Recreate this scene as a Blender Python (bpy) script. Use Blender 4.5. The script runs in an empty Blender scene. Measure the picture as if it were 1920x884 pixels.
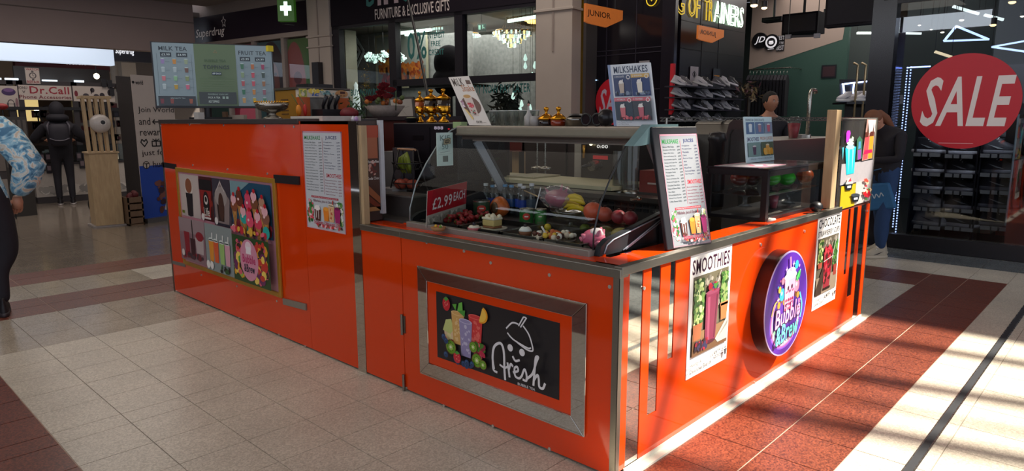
import bpy, bmesh, math, random
from mathutils import Vector, Matrix
R = random.Random(7)
PI = math.pi
V = Vector
sc = bpy.context.scene
COL = sc.collection
# ------------------------------------------------------------------ camera
F = 1275.0; CAMH = 1.55; PITCH = math.radians(9.66); ROLL = math.radians(-0.15); YAW = math.radians(43.3)
fw = V((math.cos(YAW)*math.cos(PITCH), math.sin(YAW)*math.cos(PITCH), -math.sin(PITCH)))
rt = V((math.sin(YAW), -math.cos(YAW), 0)); up = rt.cross(fw)
rt, up = rt*math.cos(ROLL)+up*math.sin(ROLL), up*math.cos(ROLL)-rt*math.sin(ROLL)
CAMP = V((0, 0, CAMH))
cd = bpy.data.cameras.new('camera'); cam = bpy.data.objects.new('camera', cd); COL.objects.link(cam)
m3 = Matrix((rt, up, -fw)).transposed()
cam.matrix_world = Matrix.Translation(CAMP) @ m3.to_4x4()
cd.sensor_fit = 'HORIZONTAL'; cd.sensor_width = 36.0; cd.lens = 36.0*F/1920.0; cd.clip_start = 0.05; cd.clip_end = 200
sc.camera = cam
# ------------------------------------------------------------------ world, sun, exposure
wd = bpy.data.worlds.new('world'); sc.world = wd; wd.use_nodes = True
bg = wd.node_tree.nodes['Background']; bg.inputs[0].default_value = (0.80, 0.86, 1.0, 1); bg.inputs[1].default_value = 0.70
sun = bpy.data.lights.new('sun', 'SUN'); sun.energy = 11.5; sun.angle = math.radians(1.5); sun.color = (1.0, 0.93, 0.80)
so = bpy.data.objects.new('sun', sun); COL.objects.link(so)
SUND = V((-0.08, 0.08, -0.135)).normalized()
so.rotation_euler = SUND.to_track_quat('-Z', 'Y').to_euler(); so.location = (6, -4, 9)
def area(name, loc, rot, sx, sy, e, colr=(1, 1, 1)):
    l = bpy.data.lights.new(name, 'AREA'); l.shape = 'RECTANGLE'; l.size = sx; l.size_y = sy; l.energy = e; l.color = colr
    o = bpy.data.objects.new(name, l); COL.objects.link(o); o.location = loc; o.rotation_euler = rot; return o
area('fill_light', (1.0, 6.0, 4.1), (0, 0, 0), 3.0, 5.0, 42, (1, 0.90, 0.78))  # added fill for the near floor and counter, no real panel
area('fill_light', (3.0, 13.0, 4.15), (0, 0, 0), 5.0, 3.0, 85, (1, 0.90, 0.82))  # fill put in under the far ceiling for ambient level
area('fill_light', (7.2, 6.5, 5.4), (0, math.radians(-25), 0), 1.5, 7.0, 90, (1, 0.90, 0.80))  # added fill tilted toward the shop row
area('fill_light', (2.5, 18.8, 3.9), (0, 0, 0), 6, 2.5, 60, (1, 0.93, 0.88))  # added fill for the space beyond the beam
area('fill_light', (12.5, 12.0, 3.6), (0, 0, 0), 5, 7, 200, (1, 0.96, 0.90))  # fill added inside the furniture shop
area('shop_fill_light', (9.6, 10.6, 3.35), (0, 0, 0), 2.0, 2.5, 60, (1, 0.96, 0.92))  # second added fill, brightens that shop's window zone
area('fill_light', (9.35, 1.2, 2.7), (0, math.radians(-35), 0), 0.4, 3.0, 42, (0.85, 0.92, 1))  # added fill tilted at the shoe rack behind the sale window
area('fill_light', (13.0, 4.0, 3.9), (0, 0, 0), 4, 3, 75, (1, 0.93, 0.88))  # fill added inside the sports shop
sc.view_settings.view_transform = 'Standard'; sc.view_settings.look = 'None'
sc.view_settings.exposure = 0.42; sc.view_settings.gamma = 1.0
# ------------------------------------------------------------------ picture rays to real planes
def ray(x, y): return fw*F + rt*(x-960) - up*(y-442)
def on(x, y, ax, val):
    d = ray(x, y); return CAMP + d*((val-CAMP[ax])/d[ax])
def G(x, y, z=0.0): return on(x, y, 2, z)
def D(x, y, d): return CAMP + ray(x, y)*(d/F)
# ------------------------------------------------------------------ materials
def lin(h):
    h = h.lstrip('#'); o = []
    for i in (0, 2, 4):
        c = int(h[i:i+2], 16)/255.0
        o.append(c/12.92 if c <= 0.04045 else ((c+0.055)/1.055)**2.4)
    return o
MATS = {}
def mt(h, rough=0.55, metal=0.0, emit=0.0, noise=0.10, scale=30.0, alpha=None, spec=0.5, trans=0.0, coat=0.0):
    key = (h, rough, metal, emit, noise, scale, alpha, spec, trans, coat)
    if key in MATS: return MATS[key]
    m = bpy.data.materials.new('mat_'+h.strip('#')); m.use_nodes = True; nt = m.node_tree; b = nt.nodes['Principled BSDF']
    c = lin(h)
    b.inputs['Roughness'].default_value = rough; b.inputs['Metallic'].default_value = metal
    b.inputs['Specular IOR Level'].default_value = spec; b.inputs['Transmission Weight'].default_value = trans
    b.inputs['Coat Weight'].default_value = coat
    if noise > 0:
        tc = nt.nodes.new('ShaderNodeTexCoord'); nz = nt.nodes.new('ShaderNodeTexNoise'); nz.inputs['Scale'].default_value = scale
        nz.inputs['Detail'].default_value = 3
        nt.links.new(tc.outputs['Object'], nz.inputs['Vector'])
        mx = nt.nodes.new('ShaderNodeMix'); mx.data_type = 'RGBA'
        mx.inputs['A'].default_value = (*[x*(1-noise) for x in c], 1); mx.inputs['B'].default_value = (*[min(1, x*(1+noise)+0.002) for x in c], 1)
        nt.links.new(nz.outputs['Fac'], mx.inputs['Factor']); nt.links.new(mx.outputs['Result'], b.inputs['Base Color'])
    else: b.inputs['Base Color'].default_value = (*c, 1)
    if emit > 0:
        b.inputs['Emission Color'].default_value = (*c, 1); b.inputs['Emission Strength'].default_value = emit
    if alpha is not None: b.inputs['Alpha'].default_value = alpha
    MATS[key] = m; return m
def glass(tint='ffffff', gl=1.0, rough=0.0, key='g', opac=0.0, body='ffffff'):
    k = (key, tint, gl, rough, opac, body)
    if k in MATS: return MATS[k]
    m = bpy.data.materials.new('glass_'+tint); m.use_nodes = True; nt = m.node_tree
    for n in list(nt.nodes): nt.nodes.remove(n)
    out = nt.nodes.new('ShaderNodeOutputMaterial'); tr = nt.nodes.new('ShaderNodeBsdfTransparent'); tr.inputs[0].default_value = (*lin(tint), 1)
    gs = nt.nodes.new('ShaderNodeBsdfGlossy'); gs.inputs['Roughness'].default_value = rough
    lw = nt.nodes.new('ShaderNodeLayerWeight'); lw.inputs[0].default_value = 0.5
    pw = nt.nodes.new('ShaderNodeMath'); pw.operation = 'POWER'; pw.inputs[1].default_value = 5; nt.links.new(lw.outputs['Facing'], pw.inputs[0])
    fr = nt.nodes.new('ShaderNodeMath'); fr.operation = 'MULTIPLY_ADD'; fr.inputs[1].default_value = 0.95; fr.inputs[2].default_value = 0.05; nt.links.new(pw.outputs[0], fr.inputs[0])
    mu = nt.nodes.new('ShaderNodeMath'); mu.operation = 'MULTIPLY'; mu.inputs[1].default_value = gl; nt.links.new(fr.outputs[0], mu.inputs[0])
    mx = nt.nodes.new('ShaderNodeMixShader'); nt.links.new(mu.outputs[0], mx.inputs[0])
    src = tr.outputs[0]
    if opac > 0:
        df = nt.nodes.new('ShaderNodeBsdfDiffuse'); df.inputs[0].default_value = (*lin(body), 1)
        m2 = nt.nodes.new('ShaderNodeMixShader'); m2.inputs[0].default_value = opac
        nt.links.new(tr.outputs[0], m2.inputs[1]); nt.links.new(df.outputs[0], m2.inputs[2]); src = m2.outputs[0]
    nt.links.new(src, mx.inputs[1]); nt.links.new(gs.outputs[0], mx.inputs[2]); nt.links.new(mx.outputs[0], out.inputs[0])
    MATS[k] = m; return m
def terrazzo(h1, h2, rough, k):
    if k in MATS: return MATS[k]
    m = bpy.data.materials.new(k); m.use_nodes = True; nt = m.node_tree; b = nt.nodes['Principled BSDF']; L = nt.links.new
    tc = nt.nodes.new('ShaderNodeTexCoord'); ge = nt.nodes.new('ShaderNodeNewGeometry')
    vo = nt.nodes.new('ShaderNodeTexVoronoi'); vo.inputs['Scale'].default_value = 140; L(ge.outputs['Position'], vo.inputs['Vector'])
    nz = nt.nodes.new('ShaderNodeTexNoise'); nz.inputs['Scale'].default_value = 2.2; nz.inputs['Detail'].default_value = 4; L(ge.outputs['Position'], nz.inputs['Vector'])
    cr = nt.nodes.new('ShaderNodeSeparateColor'); L(vo.outputs['Color'], cr.inputs[0])
    mx = nt.nodes.new('ShaderNodeMix'); mx.data_type = 'RGBA'; mx.inputs['A'].default_value = (*lin(h1), 1); mx.inputs['B'].default_value = (*lin(h2), 1); L(cr.outputs[0], mx.inputs['Factor'])
    mp = nt.nodes.new('ShaderNodeMapRange'); mp.inputs[1].default_value = 0.3; mp.inputs[2].default_value = 0.7; mp.inputs[3].default_value = 0.88; mp.inputs[4].default_value = 1.06; L(nz.outputs['Fac'], mp.inputs[0])
    ml = nt.nodes.new('ShaderNodeMix'); ml.data_type = 'RGBA'; ml.blend_type = 'MULTIPLY'; ml.inputs['Factor'].default_value = 1; L(mx.outputs['Result'], ml.inputs['A'])
    cb = nt.nodes.new('ShaderNodeCombineColor'); [L(mp.outputs[0], cb.inputs[i]) for i in range(3)]; L(cb.outputs[0], ml.inputs['B'])
    L(ml.outputs['Result'], b.inputs['Base Color'])
    m2 = nt.nodes.new('ShaderNodeMapRange'); m2.inputs[3].default_value = rough*0.8; m2.inputs[4].default_value = rough*1.25; L(nz.outputs['Fac'], m2.inputs[0]); L(m2.outputs[0], b.inputs['Roughness'])
    MATS[k] = m; return m
def wood(h1, h2, k, vec=(1, 1, 12)):
    if k in MATS: return MATS[k]
    m = bpy.data.materials.new(k); m.use_nodes = True; nt = m.node_tree; b = nt.nodes['Principled BSDF']; L = nt.links.new
    tc = nt.nodes.new('ShaderNodeTexCoord'); mp = nt.nodes.new('ShaderNodeMapping'); mp.inputs['Scale'].default_value = (vec[0]*6, vec[1]*6, 6.0/vec[2]*2)
    nz = nt.nodes.new('ShaderNodeTexNoise'); nz.inputs['Scale'].default_value = 6; nz.inputs['Detail'].default_value = 5
    L(tc.outputs['Object'], mp.inputs[0]); L(mp.outputs[0], nz.inputs['Vector'])
    mx = nt.nodes.new('ShaderNodeMix'); mx.data_type = 'RGBA'; mx.inputs['A'].default_value = (*lin(h1), 1); mx.inputs['B'].default_value = (*lin(h2), 1)
    L(nz.outputs['Fac'], mx.inputs['Factor']); L(mx.outputs['Result'], b.inputs['Base Color']); b.inputs['Roughness'].default_value = 0.5
    MATS[k] = m; return m
def steel(k='steel', h='b8b4aa', rough=0.25):
    if k in MATS: return MATS[k]
    m = bpy.data.materials.new(k); m.use_nodes = True; nt = m.node_tree; b = nt.nodes['Principled BSDF']; L = nt.links.new
    tc = nt.nodes.new('ShaderNodeTexCoord'); mp = nt.nodes.new('ShaderNodeMapping'); mp.inputs['Scale'].default_value = (3, 3, 60)
    nz = nt.nodes.new('ShaderNodeTexNoise'); nz.inputs['Scale'].default_value = 8; L(tc.outputs['Object'], mp.inputs[0]); L(mp.outputs[0], nz.inputs['Vector'])
    mr = nt.nodes.new('ShaderNodeMapRange'); mr.inputs[3].default_value = rough*0.7; mr.inputs[4].default_value = rough*1.5; L(nz.outputs['Fac'], mr.inputs[0]); L(mr.outputs[0], b.inputs['Roughness'])
    b.inputs['Base Color'].default_value = (*lin(h), 1); b.inputs['Metallic'].default_value = 1
    MATS[k] = m; return m
def acrylic(k, h):
    if k in MATS: return MATS[k]
    m = bpy.data.materials.new(k); m.use_nodes = True; nt = m.node_tree; b = nt.nodes['Principled BSDF']; L = nt.links.new
    ge = nt.nodes.new('ShaderNodeNewGeometry'); nz = nt.nodes.new('ShaderNodeTexNoise'); nz.inputs['Scale'].default_value = 3; nz.inputs['Detail'].default_value = 6; L(ge.outputs['Position'], nz.inputs['Vector'])
    mr = nt.nodes.new('ShaderNodeMapRange'); mr.inputs[3].default_value = 0.03; mr.inputs[4].default_value = 0.12; L(nz.outputs['Fac'], mr.inputs[0]); L(mr.outputs[0], b.inputs['Roughness'])
    c = lin(h); mx = nt.nodes.new('ShaderNodeMix'); mx.data_type = 'RGBA'; mx.inputs['A'].default_value = (*[x*0.93 for x in c], 1); mx.inputs['B'].default_value = (*[min(1, x*1.05) for x in c], 1)
    L(nz.outputs['Fac'], mx.inputs['Factor']); L(mx.outputs['Result'], b.inputs['Base Color']); b.inputs['Specular IOR Level'].default_value = 0.5
    MATS[k] = m; return m
ORANGE = acrylic('orange_acrylic', 'dc3f08'); STEEL = steel(); RAIL = steel('rail_metal', '8f8a80', 0.38); MIRROR = mt('c9c6c0', 0.035, 1.0, noise=0.03)
BLACK = mt('141216', 0.4); PINE = wood('a08460', 'cdb088', 'pine'); WHITE = mt('e8e6e2', 0.45, noise=0.03); GOLD = mt('d9982a', 0.18, 1.0)
CREAMP = mt('a79a90', 0.6, noise=0.05, scale=4); CLEAR = glass(); DARK = mt('1a161c', 0.25)
# ------------------------------------------------------------------ mesh building
class MB:
    def __init__(s, M=None):
        s.v = []; s.f = []; s.m = []; s.sm = []; s.ms = []; s.M = M
    def mi(s, m):
        if m not in s.ms: s.ms.append(m)
        return s.ms.index(m)
    def add(s, vs, fs, m, smooth=False):
        k = len(s.v); M = s.M
        s.v += [tuple(M @ V(p)) if M else tuple(p) for p in vs]
        i = s.mi(m)
        for f in fs: s.f.append([a+k for a in f]); s.m.append(i); s.sm.append(smooth)
        return s
    def box(s, x0, x1, y0, y1, z0, z1, m):
        vs = [(x0, y0, z0), (x1, y0, z0), (x1, y1, z0), (x0, y1, z0), (x0, y0, z1), (x1, y0, z1), (x1, y1, z1), (x0, y1, z1)]
        return s.add(vs, [(0, 3, 2, 1), (4, 5, 6, 7), (0, 1, 5, 4), (1, 2, 6, 5), (2, 3, 7, 6), (3, 0, 4, 7)], m)
    def hexa(s, q, r, m):   # two quads of four points
        return s.add(list(q)+list(r), [(0, 3, 2, 1), (4, 5, 6, 7), (0, 1, 5, 4), (1, 2, 6, 5), (2, 3, 7, 6), (3, 0, 4, 7)], m)
    def bar(s, a, b, w, h, m, upv=(0, 0, 1)):
        a = V(a); b = V(b); d = (b-a).normalized(); u = V(upv)
        if abs(d.dot(u)) > 0.98: u = V((1, 0, 0))
        x = d.cross(u).normalized()*w/2; y = x.cross(d).normalized()*h/2
        return s.hexa([a-x-y, a+x-y, a+x+y, a-x+y], [b-x-y, b+x-y, b+x+y, b-x+y], m)
    def ring(s, c, ax, r, n, ph=0):
        ax = V(ax).normalized(); t = V((0, 0, 1)) if abs(ax.z) < 0.9 else V((1, 0, 0))
        x = ax.cross(t).normalized(); y = ax.cross(x).normalized()
        return [V(c)+(x*math.cos(2*PI*i/n+ph)+y*math.sin(2*PI*i/n+ph))*r for i in range(n)]
    def cyl(s, a, b, r, m, r1=None, n=14, cap=True):
        r1 = r if r1 is None else r1; a = V(a); b = V(b); d = b-a
        A = s.ring(a, d, r, n); B = s.ring(b, d, r1, n)
        s.add(A+B, [(i, (i+1) % n, n+(i+1) % n, n+i) for i in range(n)], m, True)
        if cap: s.add(A, [tuple(range(n-1, -1, -1))], m); s.add(B, [tuple(range(n))], m)
        return s
    def tube(s, pts, r, m, n=8, closed=False):
        pts = [V(p) for p in pts]; rings = []; N = len(pts)
        for i, p in enumerate(pts):
            if closed: d = pts[(i+1) % N]-pts[i-1]
            else: d = pts[min(i+1, N-1)]-pts[max(i-1, 0)]
            rr = r[i] if isinstance(r, (list, tuple)) else r
            d = d.normalized()
            if i == 0: t = V((0, 0, 1)) if abs(d.z) < 0.9 else V((0.3, 1, 0)).normalized(); x = d.cross(t).normalized()
            else:
                x = x-d*x.dot(d); x = x.normalized() if x.length > 1e-4 else d.orthogonal().normalized()
            y = d.cross(x).normalized()
            rings += [p+(x*math.cos(2*PI*k/n)+y*math.sin(2*PI*k/n))*rr for k in range(n)]
        fs = []
        for i in range(N if closed else N-1):
            j = (i+1) % N
            for k in range(n): fs.append((i*n+k, i*n+(k+1) % n, j*n+(k+1) % n, j*n+k))
        if not closed: fs.append(tuple(range(n-1, -1, -1))); fs.append(tuple((N-1)*n+k for k in range(n)))
        return s.add(rings, fs, m, True)
    def lathe(s, prof, m, c=(0, 0, 0), n=20, cap=True):
        vs = []; fs = []; c = V(c)
        for r, z in prof: vs += [c+V((r*math.cos(2*PI*k/n), r*math.sin(2*PI*k/n), z)) for k in range(n)]
        for i in range(len(prof)-1):
            for k in range(n): fs.append((i*n+k, i*n+(k+1) % n, (i+1)*n+(k+1) % n, (i+1)*n+k))
        if cap:
            if prof[0][0] > 1e-4: fs.append(tuple(range(n-1, -1, -1)))
            if prof[-1][0] > 1e-4: fs.append(tuple((len(prof)-1)*n+k for k in range(n)))
        return s.add(vs, fs, m, True)
    def sph(s, c, r, m, n=12, k=8, fn=None):
        if not isinstance(r, (tuple, list)): r = (r, r, r)
        vs = []; fs = []; c = V(c)
        for i in range(k+1):
            t = PI*i/k
            for j in range(n):
                a = 2*PI*j/n; p = V((math.sin(t)*math.cos(a), math.sin(t)*math.sin(a), math.cos(t)))
                if fn: p = fn(p)
                vs.append(c+V((p.x*r[0], p.y*r[1], p.z*r[2])))
        for i in range(k):
            for j in range(n): fs.append((i*n+j, (i+1)*n+j, (i+1)*n+(j+1) % n, i*n+(j+1) % n))
        return s.add(vs, fs, m, True)
    def prism(s, poly, o, u, v, d, m):   # closed outline in plane (o,u,v), pushed along d
        o = V(o); u = V(u); v = V(v); d = V(d); n = len(poly)
        A = [o+u*a+v*b for a, b in poly]; B = [p+d for p in A]
        s.add(A, [tuple(range(n-1, -1, -1))], m); s.add(B, [tuple(range(n))], m)
        return s.add(A+B, [(i, (i+1) % n, n+(i+1) % n, n+i) for i in range(n)], m)
    def build(s, name, parent=None, local=False, bevel=0, kind=None, label=None):
        me = bpy.data.meshes.new(name); me.from_pydata(s.v, [], s.f)
        for m in s.ms: me.materials.append(m)
        me.polygons.foreach_set('material_index', s.m); me.polygons.foreach_set('use_smooth', s.sm)
        me.validate(); me.update()
        o = bpy.data.objects.new(name, me); COL.objects.link(o)
        if parent is not None:
            o.parent = parent
            if not local: o.matrix_parent_inverse = wm(parent).inverted()
        if bevel:
            b = o.modifiers.new('bevel', 'BEVEL'); b.width = bevel; b.segments = 2; b.limit_method = 'ANGLE'
        if kind: o['kind'] = kind
        if label: o['label'] = label
        return o
def wm(o):
    M = Matrix.LocRotScale(o.location, o.rotation_euler, o.scale) if not o.parent else o.parent.matrix_world.copy()
    if o.parent: M = wm(o.parent) @ o.matrix_parent_inverse @ Matrix.LocRotScale(o.location, o.rotation_euler, o.scale)
    return M
def tag(o, label, cat, group=None, kind=None):
    o['label'] = label; o['category'] = cat
    if group: o['group'] = group
    if kind: o['kind'] = kind
    return o
def T(name, label, cat, loc=(0, 0, 0), rz=0.0, group=None, rot=None):
    o = bpy.data.objects.new(name, None); COL.objects.link(o); o.location = loc; o.rotation_euler = rot or (0, 0, rz); o.empty_display_size = 0.1
    return tag(o, label, cat, group)
def SB(name, boxes, F_=None):
    for q in boxes: w = MB(F_); w.box(*q); S(w, name)
def S(mb, name, bevel=0):
    o = mb.build(name, bevel=bevel); o['kind'] = 'structure'; return o
def dup(root, loc, label=None, group=None, rz=None, scl=None):
    r = root.copy(); COL.objects.link(r); r.location = loc
    if rz is not None: r.rotation_euler = (0, 0, rz)
    if scl: r.scale = (scl,)*3
    if label: r['label'] = label
    if group: r['group'] = group
    for ch in list(root.children):
        c = ch.copy(); COL.objects.link(c); c.parent = r
        for g in list(ch.children):
            h = g.copy(); COL.objects.link(h); h.parent = c
    return r
def cords(w, pts, zt=4.13, r_=.006):
    for p in pts: w.cyl(p, V((p[0], p[1], zt)), r_, BLACK, n=5)
# ------------------------------------------------------------------ text
TXT = {}
def txt(sx, bold=0.0, shear=0.0, outline=0.0):
    k = (sx, bold, shear, outline)
    if k in TXT: return TXT[k]
    cu = bpy.data.curves.new('t', 'FONT'); cu.body = sx; cu.size = 1; cu.offset = min(bold, .016); cu.space_character = 1+min(bold, .05)*1.6; cu.shear = shear; cu.resolution_u = 2
    if outline: cu.fill_mode = 'NONE'; cu.bevel_depth = outline; cu.bevel_resolution = 1
    ob = bpy.data.objects.new('t', cu); me = ob.to_mesh()
    vs = [tuple(v.co) for v in me.vertices]; fs = [tuple(p.vertices) for p in me.polygons]
    ob.to_mesh_clear(); bpy.data.objects.remove(ob); bpy.data.curves.remove(cu)
    if not vs: vs = [(0, 0, 0), (1, 0, 0), (1, 1, 0)]; fs = [(0, 1, 2)]
    x0 = min(v[0] for v in vs); x1 = max(v[0] for v in vs); y0 = min(v[1] for v in vs); y1 = max(v[1] for v in vs)
    TXT[k] = (vs, fs, x0, x1, y0, y1); return TXT[k]
class Art:
    """flat print on a real sheet: o = lower left corner, u/v = full width/height vectors (3-D)"""
    def __init__(s, o, u, v, rough=0.4, emit=0.0, step=0.0005, noise=0.0):
        s.o = V(o); s.u = V(u); s.v = V(v); s.n = s.u.cross(s.v).normalized(); s.k = 1; s.b = MB(); s.r = rough; s.e = emit; s.st = step
        s.asp = s.u.length/s.v.length
    def P(s, x, y, k=None): return s.o+s.u*x+s.v*y+s.n*(s.st*(s.k if k is None else k))
    def m(s, c):
        return c if not isinstance(c, str) else mt(c, s.r, 0, s.e, noise=0)
    def up(s): s.k += 1; return s
    def poly(s, pts, c): s.b.add([s.P(*p) for p in pts], [tuple(range(len(pts)))], s.m(c)); return s
    def rect(s, x0, y0, x1, y1, c): return s.poly([(x0, y0), (x1, y0), (x1, y1), (x0, y1)], c)
    def ell(s, x, y, rx, ry, c, n=20, a0=0, a1=2*PI):
        return s.poly([(x+rx*math.cos(a0+(a1-a0)*i/n), y+ry*math.sin(a0+(a1-a0)*i/n)) for i in range(n if a1-a0 > 6.2 else n+1)], c)
    def circ(s, x, y, r, c, n=20): return s.ell(x, y, r, r*s.asp, c, n)   # r as share of width
    def line(s, pts, w, c):
        for a, b in zip(pts[:-1], pts[1:]):
            dx = (b[0]-a[0])*s.asp; dy = b[1]-a[1]; L = math.hypot(dx, dy) or 1; nx = -dy/L*w/2; ny = dx/L*w/2
            ex = dx/L*w*0.25; ey = dy/L*w*0.25
            q = [((a[0]*s.asp+nx-ex)/s.asp, a[1]+ny-ey), ((a[0]*s.asp-nx-ex)/s.asp, a[1]-ny-ey), ((b[0]*s.asp-nx+ex)/s.asp, b[1]-ny+ey), ((b[0]*s.asp+nx+ex)/s.asp, b[1]+ny+ey)]
            s.poly(q, c); s.k += .02
        return s
    def text(s, sx, x0, y0, x1, y1, c, bold=0.0, shear=0.0, rot=0.0):
        vs, fs, a0, a1, b0, b1 = txt(sx, bold, shear)
        cx_ = (x0+x1)/2; cy_ = (y0+y1)/2; out = []
        for p in vs:
            x = x0+(p[0]-a0)/(a1-a0)*(x1-x0); y = y0+(p[1]-b0)/(b1-b0)*(y1-y0)
            if rot:
                dx = (x-cx_)*s.asp; dy = y-cy_; x = cx_+(dx*math.cos(rot)-dy*math.sin(rot))/s.asp; y = cy_+dx*math.sin(rot)+dy*math.cos(rot)
            out.append(s.P(x, y))
        s.b.add(out, fs, s.m(c)); return s
    def blobs(s, x0, y0, x1, y1, cols, n, r0, r1, k=7):
        for i in range(n):
            r = R.uniform(r0, r1); a = R.uniform(0, 6.3); x = R.uniform(x0+r, x1-r); y = R.uniform(y0+r*s.asp, y1-r*s.asp) if y1-y0 > 2*r*s.asp else (y0+y1)/2
            e = R.uniform(0.5, 1); s.k += 0.02
            s.poly([(x+r*(math.cos(a)*math.cos(t)*1-e*math.sin(a)*math.sin(t)), y+r*s.asp*(math.sin(a)*math.cos(t)+e*math.cos(a)*math.sin(t))) for t in [2*PI*j/k for j in range(k)]], R.choice(cols))
        s.k = math.ceil(s.k)+1; return s
    def cup(s, x, y, w, h, body, top='f4efe8', dome=True, straw=None, taper=0.75):
        if straw: s.line([(x+w*0.1, y+h*0.6), (x+w*0.28, y+h*1.35)], w*0.16*s.asp, straw); s.up()
        s.poly([(x-w/2*taper, y), (x+w/2*taper, y), (x+w/2, y+h), (x-w/2, y+h)], body); s.up()
        if dome: s.ell(x, y+h, w/2, h*0.14, top, 14, 0, PI); s.ell(x, y+h, w/2, h*0.05, top, 12); s.up()
        return s
    sub = None
    def done(s, name, parent=None, kind=None): return s.b.build(name, s.sub or parent, kind=kind)
def sheet(name, label, cat, o, u, v, colr='efece8', th=0.003, group=None, rough=0.35, step=0.0005, emit=0.0):
    """a flat board or paper with its own thickness; returns (root, art)"""
    o = V(o); u = V(u); v = V(v); n = u.cross(v).normalized()
    t = T(name, label, cat, o+u*0.5, 0, group)
    b = MB(); q = [o, o+u, o+u+v, o+v]; b.hexa([p-n*th for p in q], q, mt(colr, rough, noise=0.03)); sh = b.build('sheet', t)
    a = Art(o, u, v, rough, emit, step); a.sub = sh; return t, a
# ================================================================== SETTING
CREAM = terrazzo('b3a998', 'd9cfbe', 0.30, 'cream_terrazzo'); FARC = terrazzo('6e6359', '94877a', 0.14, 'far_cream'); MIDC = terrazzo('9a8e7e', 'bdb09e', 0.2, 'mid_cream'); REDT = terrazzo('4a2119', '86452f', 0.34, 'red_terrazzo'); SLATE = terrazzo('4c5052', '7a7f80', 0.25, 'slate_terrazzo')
slab = MB(); slab.box(-4, 19, -4, 27, -0.2, -0.004, mt('8a7d6e', 0.7)); floor = S(slab, 'floor')
g = MB()
RG = mt('b49a88', 0.6)
for x0, x1, y0, y1 in [(0.1, 7.807, 0.887, 1.517), (0.1, 0.743, 1.517, 6.47), (7.164, 7.807, 1.517, 6.47), (0.1, 7.807, 6.47, 7.1), (-4, 9.1, 7.75, 8.36)]:
    g.box(x0, x1, y0, y1, -0.0039, -0.0028, RG)
g.build('red_grout', floor)
g = MB(); g.box(-3.5, 9.1, 0.63, 0.662, -0.0035, 0.0015, mt('2a2c30', 0.5)); g.box(-3.5, 9.1, 0.622, 0.63, -0.0035, 0.002, STEEL); g.box(-3.5, 9.1, 0.662, 0.668, -0.0035, 0.002, STEEL); g.build('expansion_joint', floor)
PX = 0.3213
xs = [2.987+PX*k for k in range(-20, 20)]
ys = [1.202+0.315*k for k in range(-14, 9)] + [3.88] + [3.88+0.315*k for k in range(1, 5)] + [5.49]
ys = sorted(set(ys)) + [5.82, 6.15, 6.47, 6.785, 7.1, 7.425, 7.75, 8.055, 8.36] + [8.36+0.32*k for k in range(1, 27)]
def tcol(x, y):
    inx = 0.1 < x < 7.81
    if inx and (0.886 < y < 1.518 or 6.47 < y < 7.1): return REDT
    if (0.1 < x < 0.744 or 7.163 < x < 7.81) and 0.886 < y < 7.1: return REDT
    if 7.75 < y < 8.36 and x < 9.1: return REDT
    if y < 0.30 or x > 8.50: return SLATE
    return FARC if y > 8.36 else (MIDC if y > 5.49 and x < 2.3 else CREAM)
tiles = []
def proj(p):
    v = V(p)-CAMP; d = v.dot(fw)
    return (960+F*v.dot(rt)/d, 442-F*v.dot(up)/d, d) if d > 0.2 else None
for i in range(len(xs)-1):
    for j in range(len(ys)-1):
        x0, x1, y0, y1 = xs[i], xs[i+1], ys[j], ys[j+1]
        cx_, cy_ = (x0+x1)/2, (y0+y1)/2
        if cx_ > 9.15: continue
        p = proj((cx_, cy_, 0)); vis = p and -30 < p[0] < 1950 and p[1] < 905
        if 2.4 < cx_ < 5.6 and 1.7 < cy_ < 6.4: vis = False
        if cy_ > 1.56 and cx_ > 2.4 and cy_ < 6.4 and p and p[0] < 1600: vis = False
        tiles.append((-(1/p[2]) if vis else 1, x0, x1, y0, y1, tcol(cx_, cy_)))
tiles.sort(key=lambda t: t[0])
tm = {}
rest = MB()
for n_, (s_, x0, x1, y0, y1, mm) in enumerate(tiles):
    gp = 0.0024 if mm is REDT else 0.0013
    if n_ < 300 and s_ < 0:
        key = (mm.name, round(y1-y0, 3))
        if key not in tm:
            b = MB(); w = (x1-x0)/2-gp; h = (y1-y0)/2-gp; b.hexa([(-w, -h, -0.01), (w, -h, -0.01), (w, h, -0.01), (-w, h, -0.01)], [(-w+.0008, -h+.0008, 0), (w-.0008, -h+.0008, 0), (w-.0008, h-.0008, 0), (-w+.0008, h-.0008, 0)], mm)
            o = b.build('tile', floor); tm[key] = o.data
        else:
            o = bpy.data.objects.new('tile', tm[key]); COL.objects.link(o); o.parent = floor
        o.location = ((x0+x1)/2, (y0+y1)/2, R.uniform(-0.0003, 0.0003))
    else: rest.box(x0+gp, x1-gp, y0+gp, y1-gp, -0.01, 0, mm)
o = rest.build('far_tiles', floor); o['kind'] = 'stuff'
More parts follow.
